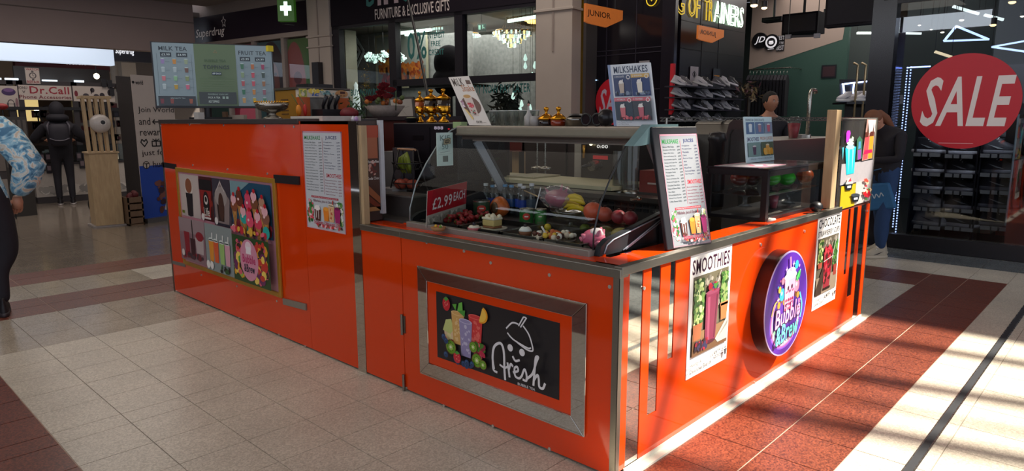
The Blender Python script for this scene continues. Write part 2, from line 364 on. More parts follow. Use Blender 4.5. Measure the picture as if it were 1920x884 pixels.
# ---- roof over the court with the skylight that lets the sun in
ROOFZ = 5.6
k = -ROOFZ/SUND.z; SX, SY = SUND.x*k, SUND.y*k       # shift of light from roof to floor
LX0, LX1, LY0, LY1 = 1.95, 5.86, -4.2, 2.6           # sunlit patch of floor
ox0, ox1, oy0, oy1 = LX0-SX, LX1-SX, LY0-SY, LY1-SY
r = MB(); RM = mt('b8aca2', 0.7)
r.box(-6, ox0, -9, 10, ROOFZ, ROOFZ+0.25, RM); 
q0, q1, q2, q3 = 7.10-SX, 7.36-SX, 0.75-SY, 2.3-SY
r.box(ox1, q0, -9, 10, ROOFZ, ROOFZ+0.25, RM); r.box(q1, 19, -9, 10, ROOFZ, ROOFZ+0.25, RM); r.box(q0, q1, -9, q2, ROOFZ, ROOFZ+0.25, RM); r.box(q0, q1, q3, 10, ROOFZ, ROOFZ+0.25, RM); r.box(ox0, ox1, -9, oy0, ROOFZ, ROOFZ+0.25, RM); r.box(ox0, ox1, oy1, 10, ROOFZ, ROOFZ+0.25, RM)
roof = S(r, 'ceiling')
gl = MB()
def roofbar(xa, ya, xb, yb, w, z=ROOFZ+0.1): gl.bar((xa-SX, ya-SY, z), (xb-SX, yb-SY, z), w, 0.08, mt('8c8f92', 0.5, noise=0.03), (0, 0, 1))
for xa, xb, w in [(2.70, 3.02, 0.12), (3.52, 3.87, 0.15), (3.92, 4.2, .04), (4.33, 4.66, 0.14), (5.2, 5.40, 0.12)]:
    k_ = (xa-xb)/1.2; roofbar(xa-2*(xb-xa), 3.0+1, xa+4*(xb-xa), -4.2, w)
gl.build('glazing_bar_set', roof)
# a narrow slit further along the roof gives the thin streak of sun by the shop
# ---- ceiling over the far mall, bulkhead beam, unseen side wall added to dim the far end
w = MB(); w.box(-6, 9.5, 10, 16.8, 4.22, 4.5, mt('8f8580', 0.8)); w.box(-6, 9.5, 9.9, 10, 4.22, ROOFZ+.2, RM); w.box(2.8, 6.3, 15.6, 16.2, 4.20, 4.225, mt('4a4240', 0.7)); S(w, 'ceiling')
w = MB(); w.box(-6, 6.95, 16.8, 17.1, 3.105, 4.4, mt('94827e', 0.8, noise=0.06, scale=2)); w.box(-6, 6.95, 16.78, 16.8, 3.80, 3.82, mt('6a5e58', 0.8)); S(w, 'trim_1')
w = MB(); w.box(-4.4, -4.2, 3.5, 27, 0, 5.6, mt('5a4e4c', 0.8)); S(w, 'shade_wall_left')
w = MB(); w.box(-6, 10, 26, 26.2, 0, 4.4, mt('7f6f60', 0.8)); w.box(-6, 10, 17.1, 26, 4.0, 4.1, mt('6a625e', 0.8)); S(w, 'wall_back')
# clerestory window high on the left wall (seen mirrored in the shop glass)
w = MB(); w.box(-4.19, -4.17, 3.6, 9.5, 4.0, 4.42, mt('dfe8f2', 0.5, 0, 7.0, noise=0)); wo = S(w, 'window_1')
w = MB(); [w.box(-4.17, -4.13, y_, y_+0.07, 4.0, 4.42, mt('777777')) for y_ in (5.7, 7.0, 8.3)]; w.build('window_bar', wo)
# ================================================================== LEFT SHOP ROW (local frame: s along the row to the left, d toward us)
FO = V((8.505, 7.408, 0)); fs_ = V((-.1291, .9916, 0)).normalized(); fn_ = V((-fs_.y, fs_.x, 0))
FM = Matrix(((fs_.x, fn_.x, 0, FO.x), (fs_.y, fn_.y, 0, FO.y), (0, 0, 1, 0), (0, 0, 0, 1)))
# local coordinates: x = s, y = d (positive toward the camera side), z
def fac(px, py, d=0.0):
    r_ = ray(px, py); n2 = fn_; t = ((FO-CAMP).dot(n2)+d)/(r_.dot(n2)); P = CAMP+r_*t; q = P-FO
    return q.dot(fs_), P.z
def fx(px, d=0.0, py=120): return fac(px, py, d)[0]
def fz(px, py, d=0.0): return fac(px, py, d)[1]
def fpt(s, d, z): return FM @ V((s, d, z))
def FB(): return MB(FM)
w = FB(); w.box(-0.68, 16, -0.25, 0.02, 3.99, 4.6, mt('8f837c', 0.7)); w.box(5.05, 10.5, -0.2, 0.03, 3.30, 3.40, mt('9a8c84', 0.6)); w.box(5.05, 10.4, -0.2, 0.0, 0, 0.55, mt('2a2428', 0.4)); S(w, 'wall_right')
# pilasters
for s0, s1, nm in ((-0.66, 0.01, 'trim_2'), (4.99, 5.68, 'trim_3')):
    w = FB(); w.box(s0, s1, -0.2, 0.08, 0, 4.6, CREAMP); w.box(s0-0.03, s1+0.03, -0.2, 0.11, 3.22, 3.26, CREAMP); w.box(s0-0.03, s1+0.03, -0.2, 0.11, 3.02 if s0 > 0 else 0.2, 3.05 if s0 > 0 else 0.23, CREAMP)
    w.box((s0+s1)/2-0.01, (s0+s1)/2+0.02, 0.08, 0.095, 2.6, 4.5, mt('8a7c74', 0.6)); o = S(w, nm, 0.006)
w = FB(); w.box(5.25, 5.45, 0.08, 0.2, 1.2, 2.72, mt('1c181e', 0.4)); tag(w.build('wall_cabinet'), 'narrow black box fixed to the cream pilaster beside the pharmacy windows', 'box')
# ---- furniture shop: fascia
t = T('furniture_shop_sign', 'dark fascia sign with furniture and exclusive gifts lettering above the lamp shop window', 'sign', fpt(2.5, 0, 3.4))
w = FB(); w.box(0.02, 4.98, -0.1, 0.04, 3.40, 4.6, mt('150e18', 0.7, spec=.15)); w.build('fascia', t)
def fart(s_left, s_right, z0, z1, d=0.045, rough=0.5, emit=0.0, step=0.001):
    o = fpt(s_left, d, z0); return Art(o, fpt(s_right, d, z0)-o, V((0, 0, z1-z0)), rough, emit, step)
a = fart(fx(706, py=20), fx(846, py=20), 3.43, 3.62); a.text('FURNITURE & EXCLUSIVE GIFTS', 0, 0, 1, 1, 'c9bcb8', 0.01); a.done('lettering', t)
a = fart(fx(690, py=5), fx(870, py=5), 3.68, 4.2)
for ch, x0, x1, c in (('b', 0, .10, '1c6a66'), ('ı', .13, .17, 'b7a0a6'), ('n', .20, .36, 'b7a0a6'), ('o', .38, .50, '1c6a66'), ('c', .53, .64, 'b7a0a6'), ('u', .67, .79, 'b7a0a6'), ('r', .82, .9, 'b7a0a6'), ('v', .9, 1.0, 'b7a0a6')):
    a.text(ch, x0, 0, x1, 1 if ch == 'b' else 0.72, c, 0.03)
a.done('large_lettering', t)
# frames
t = T('window_2', '', 'x'); del t['label']; del t['category']; t['kind'] = 'structure'
fr = mt('15101a', 0.5, spec=.25)
mull = [4.9, 3.27, 1.655, 0.04]
for px0, px1 in ((627, 640), (732, 745), (855, 870), (1006, 1011)):
    w = FB(); w.box(fx(px1), fx(px0), -0.1, 0.03, 0, 3.4, fr); w.build('mullion', t)
w = FB(); w.box(0.02, 4.98, -0.1, 0.03, 3.34, 3.42, fr); w.box(0.02, 3.3, -0.1, 0.03, 2.18, 2.30, fr); w.box(0.02, 4.98, -0.1, 0.03, 0, 0.4, fr); w.build('transom', t)
for s0, s1 in ((0.04, 1.62), (1.75, 3.2), (3.37, 4.78)):
    w = FB(); w.box(s0, s1, -0.045, -0.04, 0.4, 3.36, glass('eef4f2', 0.45, key='shop')); w.build('glass_pane', t)
TEAL = 'f'
a = fart(fx(762), fx(798), fz(770, 112), fz(770, 60), -0.038); a.text('0%', 0, 0, 1, 1, '1f6a66', 0.02); 
a2 = fart(fx(800), fx(832), fz(815, 103), fz(815, 60), -0.038); a2.text('INTEREST', 0, .74, 1, 1, '1f6a66', 0.02); a2.text('FREE', .2, .4, .75, .62, '1f6a66', 0.02); a2.text('CREDIT', .05, 0, .95, .26, '1f6a66', 0.02)
a3 = fart(fx(908, py=165), fx(992, py=165), fz(950, 174), fz(950, 157), -0.038); a3.text('BUY NOW PAY LATER', -.35, 0, 1, 1, '1f6a66', 0.02)
a4 = fart(fx(655, py=170), fx(712, py=170), fz(680, 179), fz(680, 167), -0.038); a4.text('BUY NOW PAY', 0, 0, 1, 1, '1f6a66', 0.02)
for q in (a, a2, a3, a4): q.done('window_lettering', t)
# interior of the furniture shop
SB('wall_shop', [(-.7, 9.0, -9.0, -8.9, 0, 3.5, mt('4c4644', 0.8)), (9.0, 9.05, -9, -0.2, 0, 3.5, mt('8f8a80', 0.7)), (4.98, 9.0, -.28, -.2, 0, 3.5, mt('8f8a80', .7)), (-0.75, -0.7, -9, -0.2, 0, 3.5, mt('3f3a3a', 0.7))], FM); SB('ceiling_shop', [(-0.6, 9.0, -9, -0.25, 3.52, 3.6, mt('8c867e', 0.7))], FM); SB('floor_shop', [(-0.6, 9.0, -9, -0.25, 0, 0.004, mt('4a423c', 0.4))], FM)
GW = mt('8a8886', 0.7, noise=0.45, scale=14); SB('wall_partition', [(2.9, 8.9, -1.9, -1.8, 0, 3.5, GW), (1.5, 4.2, -2.6, -2.5, 0, 3.45, GW)], FM)
w = FB(); w.box(fx(649, -.3), fx(638, -.3), -0.6, -0.3, 0, 3.38, mt('a39a88', 0.6)); S(w, 'trim_4')
w = FB(); w.box(-0.6, 2.6, -6.0, -5.9, 2.55, 2.7, mt('1a1418', 0.6)); w.box(2.4, 2.6, -6.0, -5.8, 0, 2.6, mt('1a1418', 0.6)); w.box(-.1, .1, -6.0, -5.8, 0, 2.6, mt('1a1418', 0.6)); S(w, 'trim_5')
# diamond wall mirrors
def diamond(px, py, d, rad, label):
    s_, z_ = fac(px, py, d); t = T('diamond_mirror', label, 'mirror', fpt(s_, d, z_), 0)
    w = FB()
    w.prism([(0, -rad*1.3), (rad, 0), (0, rad*1.3), (-rad, 0)], (s_, d, z_), (1, 0, 0), (0, 0, 1), (0, -0.03, 0), mt('3a3838', 0.2, 0.8)); w.build('backing', t)
    w = FB()
    for q in (0.95, 0.5):
        P_ = [(0, -rad*1.3*q), (rad*q, 0), (0, rad*1.3*q), (-rad*q, 0)]
        for i in range(4):
            p0 = P_[i]; p1 = P_[(i+1) % 4]; w.bar((s_+p0[0], d+.01, z_+p0[1]), (s_+p1[0], d+.01, z_+p1[1]), 0.03, 0.05, mt('dfe8ea', 0.3, 0.3))
    for i in range(5):
        w.bar((s_-rad*.5+i*rad*.22, d+.012, z_+rad*.5-i*.1), (s_-rad*.1+i*rad*.2, d+.012, z_+rad*.8-i*rad*.35), 0.02, 0.03, mt('dfe8ea', 0.3, 0.3))
    w.build('mirror_strip', t)
diamond(667, 98, -1.75, 0.30, 'diamond shaped mirrored wall ornament on grey wallpaper beside the cream shop pillar')
diamond(821, 106, -2.45, 0.26, 'diamond shaped mirrored ornament behind the credit lettering in the lamp shop')
# framed tree painting
s0 = fx(741, -1.74, 118); s1 = fx(704, -1.74, 118); z0 = fz(716, 167, -1.74); z1 = fz(716, 66, -1.74)
o_ = fpt(s1, -1.74, z0); t, a = sheet('framed_painting', 'tall cream framed painting of an orange autumn tree in the lamp shop window', 'painting', o_, fpt(s0-1.0, -1.74, z0)-o_, V((0, 0, z1-z0)), 'a59b84')
a.rect(.04, .04, .96, .96, '8f8f88').up(); a.rect(.05, .05, .95, .4, '6f6c68').up()
a.blobs(.05, .25, .5, .75, ['b0602a', 'c8742c', '8f3a20', 'd08a3a'], 90, .02, .06); a.blobs(.45, .1, .95, .5, ['b0602a', 'c8742c', '8f3a20'], 70, .02, .05); a.rect(.2, .1, .24, .4, '3a2018'); a.rect(.6, .08, .65, .3, '3a2018'); a.blobs(.1, .05, .4, .3, ['a02020', '7f1c1c'], 20, .02, .05); a.done('painted_tree', t)
# pendant clusters of crystal
GLOW = mt('cfe6de', 0.2, 0, 0.9, noise=0.0); GLOW2 = mt('ffd890', 0.2, 0, 1.3, noise=0); GLOWT = mt('e8fff4', 0.3, 0, 2.2, noise=0)
def FD(px, py, back):
    s_, z_ = fac(px, py, -back); return fpt(s_, -back, z_)
def pend(px, py, d, rr, label, ztop=3.5):
    s_, z_ = fac(px, py, d); t = T('crystal_pendant', label, 'lamp', fpt(s_, d, z_))
    w = FB(); w.tube([(s_, d, z_), (s_, d, ztop)], 0.006, BLACK, 5); w.build('cord', t)
    w = FB()
    for i in range(26):
        v_ = V((R.gauss(0, 1), R.gauss(0, 1), R.gauss(0, .8))).normalized()*rr*R.uniform(.6, 1); w.sph((s_+v_.x, d+v_.y, z_+v_.z), rr*.26, R.choice([GLOW, GLOW, CRY]), 5, 4)
    w.build('crystal_cluster', t)
CRY = mt('b8ccc8', 0.05, 0.6, noise=0)
pend(692, 107, -0.8, 0.12, 'left crystal ball of the pendant trio in the lamp shop window')
pend(703, 110, -0.8, 0.10, 'crystal ball hanging next to the leftmost one in the lamp shop window')
pend(719, 106, -0.8, 0.11, 'crystal ball pendant just left of the first window mullion')
pend(752, 109, -0.8, 0.10, 'crystal ball pendant just right of the first window mullion')
# fluorescent tubes
def tube_l(ax, ay, bx, by, d0, z, label):
    p = CAMP+ray(ax, ay)*((z-CAMP.z)/ray(ax, ay).z); q = CAMP+ray(bx, by)*((z-CAMP.z)/ray(bx, by).z)
    t = T('tube_light', label, 'light', (p+q)/2); w = MB(); w.bar(p, q, 0.05, 0.05, GLOWT); w.build('tube', t); w = MB(); w.bar(p+V((0, 0, .05)), q+V((0, 0, .05)), .09, .04, WHITE); w.build('housing', t)
tube_l(745, 63, 808, 56, 0, 3.38, 'fluorescent tube slanting up behind the zero percent lettering'); tube_l(760, 65, 830, 72, 0, 3.38, 'fluorescent tube slanting down behind the interest lettering'); tube_l(953, 40, 1011, 31, 0, 3.46, 'bright fluorescent tube above the big chandelier')
# chandeliers
def chand(px, py, dep, rad, tiers, cols, label, ztop=3.5):
    P = FD(px, py, dep); t = T('chandelier', label, 'chandelier', P)
    w = MB(); w.lathe([(rad*.9, 0), (rad*.9, .03)], mt('8a6a3a', .2, 1), P+V((0, 0, rad*.45)), 20)
    for i in range(6):
        a_ = i*PI/3; w.tube([P+V((rad*.6*math.cos(a_), rad*.6*math.sin(a_), rad*.45)), V((P.x+rad*.3*math.cos(a_), P.y+rad*.3*math.sin(a_), max(ztop, P.z+rad)))], .004, mt('8a6a3a', .2, 1), 4)
    w.build('frame', t)
    w = MB()
    for j in range(tiers):
        rj = rad*(1-j*.27); zj = rad*.36-j*rad*.2; n = int(26*(1-j*.2))
        for i in range(n):
            a_ = 2*PI*i/n; c_ = P+V((rj*math.cos(a_), rj*math.sin(a_), zj)); w.box(c_.x-.013, c_.x+.013, c_.y-.013, c_.y+.013, c_.z-rad*.12, c_.z+rad*.07, cols[(i*7+j) % len(cols)])
    w.build('crystal_tier', t)
chand(960, 76, 1.6, 0.36, 4, [GLOW, GLOW2, CRY, mt('f6fff8', .2, 0, 1.8, noise=0)], 'large tiered crystal chandelier hanging near the cream column')
chand(1000, 90, 3.5, 0.36, 1, [GLOW2, mt('ffc870', .2, 0, 3, noise=0)], 'amber ring chandelier partly hidden by the cream column')
chand(1004, 44, 2.2, 0.20, 2, [GLOW2, mt('ffc870', .2, 0, 3, noise=0)], 'small amber chandelier at the top right of the lamp shop')
chand(880, 74, 2.0, 0.22, 1, [GLOW], 'white crystal drum light behind the second window mullion')
chand(832, 64, 2.0, 0.26, 2, [GLOW], 'white crystal light above the credit lettering')
chand(907, 98, 4.4, 0.24, 2, [GLOW2, mt('ffc870', .2, 0, 3, noise=0)], 'low amber crystal light left of the big chandelier')
BLU = mt('2a30ff', .2, 0, 3, noise=0)
for px, py, dep, m_, lb in ((966, 112, 7, BLU, 'blue lit ceiling light at the back of the lamp shop'), (958, 99, 7.5, BLU, 'fainter blue ceiling light at the back of the lamp shop')):
    P = FD(px, py, dep); w = MB(); w.cyl(P, V((P.x, P.y, 3.52)), .01, BLACK, n=5); [w.sph(P+V((R.uniform(-.12, .12), R.uniform(-.12, .12), R.uniform(-.03, .03))), .03, m_, 5, 4) for i in range(10)]; tag(w.build('blue_light'), lb, 'lamp')
for i, (px, py, dep, lb) in enumerate(((985, 110, .6, 'topmost glass drop pendant beside the cream column'), (1003, 124, .6, 'glass drop pendant touching the cream column edge'), (985, 125, 1.1, 'small glass drop below the topmost one'), (962, 149, 1.1, 'amber glass drop pendant above the pay later lettering'), (998, 144, .6, 'glass drop pendant above the word later'), (962, 182, .6, 'glass drop pendant just under the pay later lettering'), (978, 196, .6, 'low glass drop pendant right of the dark plant'), (975, 205, .8, 'lower of two close glass drops right of the dark plant'), (994, 204, .6, 'lowest glass drop pendant beside the cream column'))):
    P = FD(px, py, dep); t = T('drop_pendant', lb, 'lamp', P); w = MB(); w.lathe([(0, -.05), (.03, -.03), (.035, 0), (.02, .05), (.008, .08)], GLOW if i != 3 else GLOW2, P, 8); w.build('glass_drop', t)
    w = MB(); w.tube([P+V((0, 0, .08)), V((P.x, P.y, 3.5))], .003, BLACK, 4); w.build('cord', t)
for ax, ay, bx, by, lb in ((943, 97, 958, 100, 'short strip light at the back, left one'), (960, 123, 985, 124, 'strip light over the back room doorway'), (965, 137, 985, 138, 'lower strip light in the back room'), (990, 103, 1010, 104, 'strip light beside the amber ring')):
    p = FD(ax, ay, 6.5); q = FD(bx, by, 6.5); w = MB(); w.bar(p, q, .06, .05, GLOWT); cords(w, (p, q), 3.52); tag(w.build('strip_light'), lb, 'light')
# exit sign, armchair silhouette, dark plant, white figurine, gold plant, shelf
P = FD(903, 52, 1.0); t, a = sheet('exit_sign', 'small green running man exit sign hanging in the lamp shop', 'sign', P-rt*.075-V((0, 0, .06)), rt*.16, V((0, 0, .13)), '0f3a30')
a.rect(.1, .2, .35, .8, '9fd8c0').rect(.55, .3, .65, .75, '9fd8c0').poly([(.6, .5), (.8, .35), (.85, .42), (.65, .6)], '9fd8c0').circ(.62, .82, .06, '9fd8c0'); a.done('pictogram', t); w = MB(); cords(w, (P+V((0, 0, .06)),), 3.52); w.build('hanger', t)
P = FD(842, 118, 0.9); w = MB()
w.sph(P, (.30, .30, .34), mt('0c080c', .9, spec=.1), 16, 10); w.sph(P+V((0, 0, -.35)), (.34, .34, .3), mt('0c080c', .9, spec=.1), 16, 8); w.cyl(P+V((0, 0, -.6)), V((P.x, P.y, .0)), .06, BLACK); w.cyl((P.x, P.y, 0), (P.x, P.y, .04), .3, BLACK); tag(w.build('egg_chair'), 'dark rounded egg chair silhouette behind the lamp shop glass', 'chair')
def shrub(P, rr, h, cols, n, label, name='artificial_plant', potc='2a2422'):
    t = T(name, label, 'plant', (P.x, P.y, 0)); w = MB()
    for i in range(n):
        v_ = V((R.gauss(0, .45), R.gauss(0, .45), R.gauss(0, .45))); c_ = P+V((v_.x*rr, v_.y*rr, v_.z*h)); d_ = V((R.uniform(-1, 1), R.uniform(-1, 1), R.uniform(-.3, 1))).normalized()*rr*.3; e_ = d_.cross(V((R.random(), R.random(), R.random()))).normalized()*rr*.08
        w.add([c_-d_, c_+e_, c_+d_, c_-e_], [(0, 1, 2, 3)], R.choice(cols))
    o = w.build('foliage', t); o['kind'] = 'stuff'
    w = MB(); w.cyl((P.x, P.y, P.z-h*.5), (P.x, P.y, .3), .025, mt('2a2018')); w.lathe([(.1, 0), (.14, .3), (.12, .3), (.11, .25)], mt(potc, .4), (P.x, P.y, 0), 12); w.build('pot', t)
shrub(FD(948, 195, 0.7), .30, .35, [mt('2a2c28', .6), mt('34342c', .6), mt('1c1c1a', .6)], 260, 'dark bushy plant under the pay later lettering')
shrub(FD(686, 155, 0.5), .10, .30, [mt('b08a3a', .3, .5), mt('6a5a2a', .5)], 110, 'tall slim golden plant beside the cream shop pillar')
P = FD(668, 175, 0.5); t = T('white_figurine', 'white cone shaped figurine in the lamp shop window left', 'ornament', P+V((0, 0, -.3)))
w = MB(); w.lathe([(.09, -.35), (.075, -.1), (.04, .08), (.035, .12), (.045, .17), (.0, .24)], mt('dfe6e6', .3, 0, .35, noise=0), P, 14); w.build('figure', t); w = MB(); w.cyl((P.x, P.y, 0), (P.x, P.y, P.z-.35), .12, mt('5a5a58')); w.build('plinth', t)
w = FB(); w.box(1.72, 3.2, -.9, -.3, 2.16, 2.2, BLACK); w.box(1.9, 2.9, -.8, -.4, 2.2, 2.3, mt('c8c8c8')); tag(w.build('display_shelf'), 'dark display shelf with white boxes behind the middle pane of the lamp shop', 'shelf')
# black cable pole leaning across the fascia
p0 = on(765, 0, 0, 6.5); p1 = on(783, 80, 0, 6.0); p2 = on(800, 170, 0, 5.6); p3 = on(806, 226, 0, 5.4)
w = MB(); w.tube([p0+V((.4, .1, .9)), p0, p1, p2, p3], .018, BLACK, 8); tag(w.build('hanging_cable'), 'thick black cable slanting down across the furniture shop front', 'cable')
# ---- pharmacy
t = T('pharmacy_sign', 'long dark fascia with looping script lettering and a star above the poster windows', 'sign', fpt(8, 0, 3.4))
w = FB(); w.box(5.68, 10.08, -0.1, 0.04, 3.40, 3.99, mt('1a0f20', .35)); w.build('fascia', t)
a = fart(fx(370, py=60), fx(424, py=50), 3.47, 3.72); a.text('Superdrug', 0, 0, 1, 1, 'f0e8e4', 0.012, .25); a.done('lettering', t)
a = fart(fx(419, py=45), fx(427, py=45), 3.70, 3.93)
a.line([(.5, 1), (.35, .68), (0, .6), (.28, .4), (.2, 0), (.5, .2), (.8, 0), (.72, .4), (1, .6), (.65, .68), (.5, 1)], .07, 'f0e8e4'); a.done('star', t)
t = T('window_3', '', 'x'); del t['label']; del t['category']; t['kind'] = 'structure'
for px_ in (371, 427, 477, 533, 586):
    w = FB(); sx_ = fx(px_, py=110); w.box(sx_-.05, sx_+.05, -.1, .03, .5, 3.32, mt('8f837c', .5)); w.build('mullion', t)
for p0, p1, nm, i in ((373, 425, 'first', 0), (429, 475, 'second', 1), (479, 531, 'third', 2), (536, 584, 'fourth', 3)):
    s1_, s0_ = fx(p0, py=110), fx(p1, py=110); w = FB(); w.box(s0_, s1_, -.03, -.027, .55, 3.3, glass('ffffff', 1.0, key='shop2')); w.build('glass_pane', t)
    o_ = fpt(s1_, -.06, .55); tt, a = sheet('window_poster', ['dark green graphic panel in the leftmost pharmacy window', 'magenta graphic panel in the second pharmacy window', 'portrait of a woman with long dark hair in the pharmacy window', 'close up pink lips and green graphic in the pharmacy window by the pilaster'][i], 'poster', o_, fpt(s0_, -.06, .55)-o_, V((0, 0, 2.72)), ['1c3a34', '8f2440', '2a2228', '4a6a3a'][i])
    if i == 1: a.rect(0, .55, 1, .8, 'a83050').up().ell(.6, .4, .4, .15, 'd86a80')
    if i == 2: a.rect(0, .3, 1, 1, '3a5a60').up(); a.ell(.5, .7, .46, .3, '241418', 24).up().ell(.55, .66, .2, .17, '6a3a30').up(); a.ell(.5, .74, .05, .012, '201010').ell(.62, .74, .05, .012, '201010').ell(.57, .58, .06, .015, '8f3030'); a.rect(.2, .2, .45, .7, '241418')
    if i == 3: a.ell(.25, .62, .42, .36, '8a4a48', 24).up().ell(.35, .7, .16, .05, '5a2a30').up().ell(.3, .58, .2, .05, 'a83a4a').up(); a.rect(.7, .2, 1, .95, '3f6a38'); a.rect(.5, .05, .95, .3, '2f5a34')
    if i == 0: a.rect(.1, .5, .9, .95, '24504a')
    a.done('print', tt)
# green cross box
c0 = fac(536, 20, .45); P = fpt(c0[0], .45, 3.78)
t = T('pharmacy_cross_sign', 'green illuminated box with white cross hung in front of the pharmacy fascia', 'sign', P)
dr = rt.copy(); dr.z = 0; dr.normalize(); bk = V((dr.y, -dr.x, 0))*-1
q = P-dr*.16-V((0, 0, .25)); w = MB(); w.hexa([q-bk*.04, q+dr*.34-bk*.04, q+dr*.34+V((0, 0, .62))-bk*.04, q-bk*.04+V((0, 0, .62))], [q+bk*.1, q+dr*.34+bk*.1, q+dr*.34+bk*.1+V((0, 0, .62)), q+bk*.1+V((0, 0, .62))], mt('2f5a18', .4, 0, .25)); w.build('case', t, bevel=.008)
a = Art(q-bk*.042, dr*.34, V((0, 0, .62)), .4, 1.2, .002); a.rect(.40, .18, .62, .62, 'e6fff4').rect(.18, .33, .84, .49, 'e6fff4').text('PHARMACY', .08, .8, .92, .9, 'd8f0c0', .02); a.done('white_cross', t)
w = MB(); w.tube([q+dr*.05-V((0, 0, .04))+bk*.03, q+dr*.30-V((0, 0, .07))+bk*.03, q+dr*.32-V((0, 0, .02))+bk*.03], .012, BLACK, 6); w.build('bracket', t)
# ================================================================== SPORTS SHOP (front plane x = 9.13)
SXF = 9.13
def fy(px, py=200): return on(px, py, 0, SXF).y
def fzz(px, py): return on(px, py, 0, SXF).z
BP = mt('17121b', 0.22, noise=0.05)
w = MB(); w.box(SXF, SXF+.25, -4, 2.55, 2.93, 5.6, mt('8d827b', .7)); w.box(SXF, SXF+.25, 2.55, 7.6, 3.75, 5.6, mt('17121b', .3)); S(w, 'wall_front')
w = MB(); w.box(SXF, SXF+.3, 2.36, 2.66, 0, 3.0, BP); S(w, 'trim_6')
w = MB(); w.box(SXF-.03, SXF+.05, fy(1262), fy(1238), 0, 5, BP); S(w, 'trim_7')
SB('wall_sports_shop', [(SXF+5.9, SXF+6.0, -4, 7.5, 0, 4.1, mt('39413f', .7)), (SXF+.3, SXF+5.9, 7.5, 7.55, 0, 4.1, BP), (SXF+.3, SXF+5.9, -4.05, -4, 0, 4.1, BP)]); SB('ceiling_sports_shop', [(SXF+.3, SXF+6, -4, 7.5, 4.12, 4.2, mt('0e0c10', .6))]); SB('floor_sports_shop', [(SXF+.3, SXF+5.9, -4, 7.5, 0, .004, mt('1a1a1c', .3))])
# black glossy bay with yellow strip
y0 = fy(1236); y1 = fy(1097)
w = MB(); w.box(SXF+.02, SXF+.06, y0, y1, 0, 5, mt('130f16', .12, noise=0.02)); wo = S(w, 'window_4')
w = MB()
for z_ in (2.0, 2.55, 2.62): w.box(SXF+.012, SXF+.02, y0, y1, z_, z_+.012, mt('2a2430', .4))
for y_ in (y0+.45, y0+1.0): w.box(SXF+.012, SXF+.02, y_, y_+.01, 0, 4, mt('2a2430', .4))
w.build('panel_joint', wo)
w = MB(); w.box(SXF-.05, SXF+.02, fy(1096), fy(1084), 0, 5, mt('b98a10', .35)); tag(w.build('yellow_strip'), 'tall yellow strip at the left edge of the black sports shop front', 'strip')
w = MB(); w.box(SXF-.05, SXF+.1, fy(1084), fy(1078), 0, 5, BP); S(w, 'trim_8')
# junior blade signs
def junior(pxa, pya, pxb, pyb, yy, label, mirror=False, glow=0.25, pyl=45):
    A = on(pxa, pya, 1, yy); B = on(pxb, pyb, 1, yy); W = B.x-A.x
    t = T('hanging_sign', label, 'sign', (A.x, yy, A.z))
    H_ = A.z-on(pxa, pyl, 1, yy).z; o = V((A.x, yy, A.z-H_)); w = MB()
    w.prism([(0, .12*H_), (0, H_), (W, H_), (W, .52*H_), (W*.55, 0), (W*.1, .06*H_)], o, (1, 0, 0), (0, 0, 1), (0, .03, 0), mt('b8642a', .4, 0, glow)); w.build('board', t)
    a = Art(o, V((W, 0, 0)), V((0, 0, H_)), .4)
    if mirror:
        a = Art(o+V((W, -.004, 0)), V((-W, 0, 0)), V((0, 0, H_)), .4, 0, -.002)
    a.text('JUNIOR', .05 if not mirror else .33, .36, .66 if not mirror else .95, .74, '2a1410', .012); a.done('lettering', t)
    w = MB(); w.cyl((A.x+.1*W, yy+.015, A.z), (A.x+.1*W, yy+.015, A.z+.6), .008, BLACK, n=6); w.cyl((A.x+.8*W, yy+.015, A.z), (A.x+.8*W, yy+.015, A.z+.6), .008, BLACK, n=6); w.build('hanger', t)
junior(1098, 6, 1168, 19, 6.12, 'orange junior sign hanging next to the yellow strip')
junior(1310, 47, 1358, 54, 5.15, 'second orange junior sign with reversed letters under the neon words', True, .35, 76)
# round sale sticker behind the milkshake board
def disc(c, r, label, glow=0.0, clip=None, ucol='e8dcd8'):
    t = T('sale_sticker', label, 'sign', c); w = MB(); w.cyl((c[0]-.012, c[1], c[2]), (c[0]-.008, c[1], c[2]), r, mt('c01e2c', .35, 0, glow, noise=0.02), n=64); w.build('disc', t)
    a = Art(V((c[0]-.0125, c[1]+r, c[2]-r)), V((0, -2*r, 0)), V((0, 0, 2*r)), .4, glow, .001)
    a.text('SALE', .10, .235, .93, .765, ucol, .035, .22); a.rect(.3, .055, .62, .06, 'e8b8b8'); a.done('lettering', t); return t
P = on(1813, 191, 0, SXF); disc((SXF, 1.63, 1.74), .525, 'big round red sale sticker on the right shop window', .04)
disc((SXF, fy(1153), fzz(1153, 190)), .37, 'smaller red sale sticker on the black shop front behind the milkshakes board', .02, ucol='b8a8b8')
w = MB(); y_ = fy(1106, 180); w.box(SXF-.01, SXF+.01, y_-.008, y_+.008, fzz(1106, 225), fzz(1106, 151), mt('a8c8e8', .3, 0, 1.6, noise=0)); w.box(SXF-.01, SXF+.01, y_-.13, y_, fzz(1106, 152), fzz(1106, 150), mt('a8c8e8', .3, 0, 1.2, noise=0)); tag(w.build('light_strip'), 'short white light strip left of the smaller sale sticker', 'light')
t, a = sheet('wall_notice', 'small pale notice on the black shop front above the milkshakes board', 'notice', (SXF-.0, fy(1196), fzz(1200, 122)), (0, fy(1215)-fy(1196), 0), (0, 0, .06), '8a8488'); a.rect(.1, .3, .9, .4, '5a5458'); a.done('print', t)
w = MB(); w.box(SXF-.06, SXF+.0, fy(1264), fy(1258), fzz(1260, 215), fzz(1260, 120), mt('a01420', .4, 0, .15)); tag(w.build('red_light_panel'), 'slim red panel at the edge of the dark pillar', 'sign')
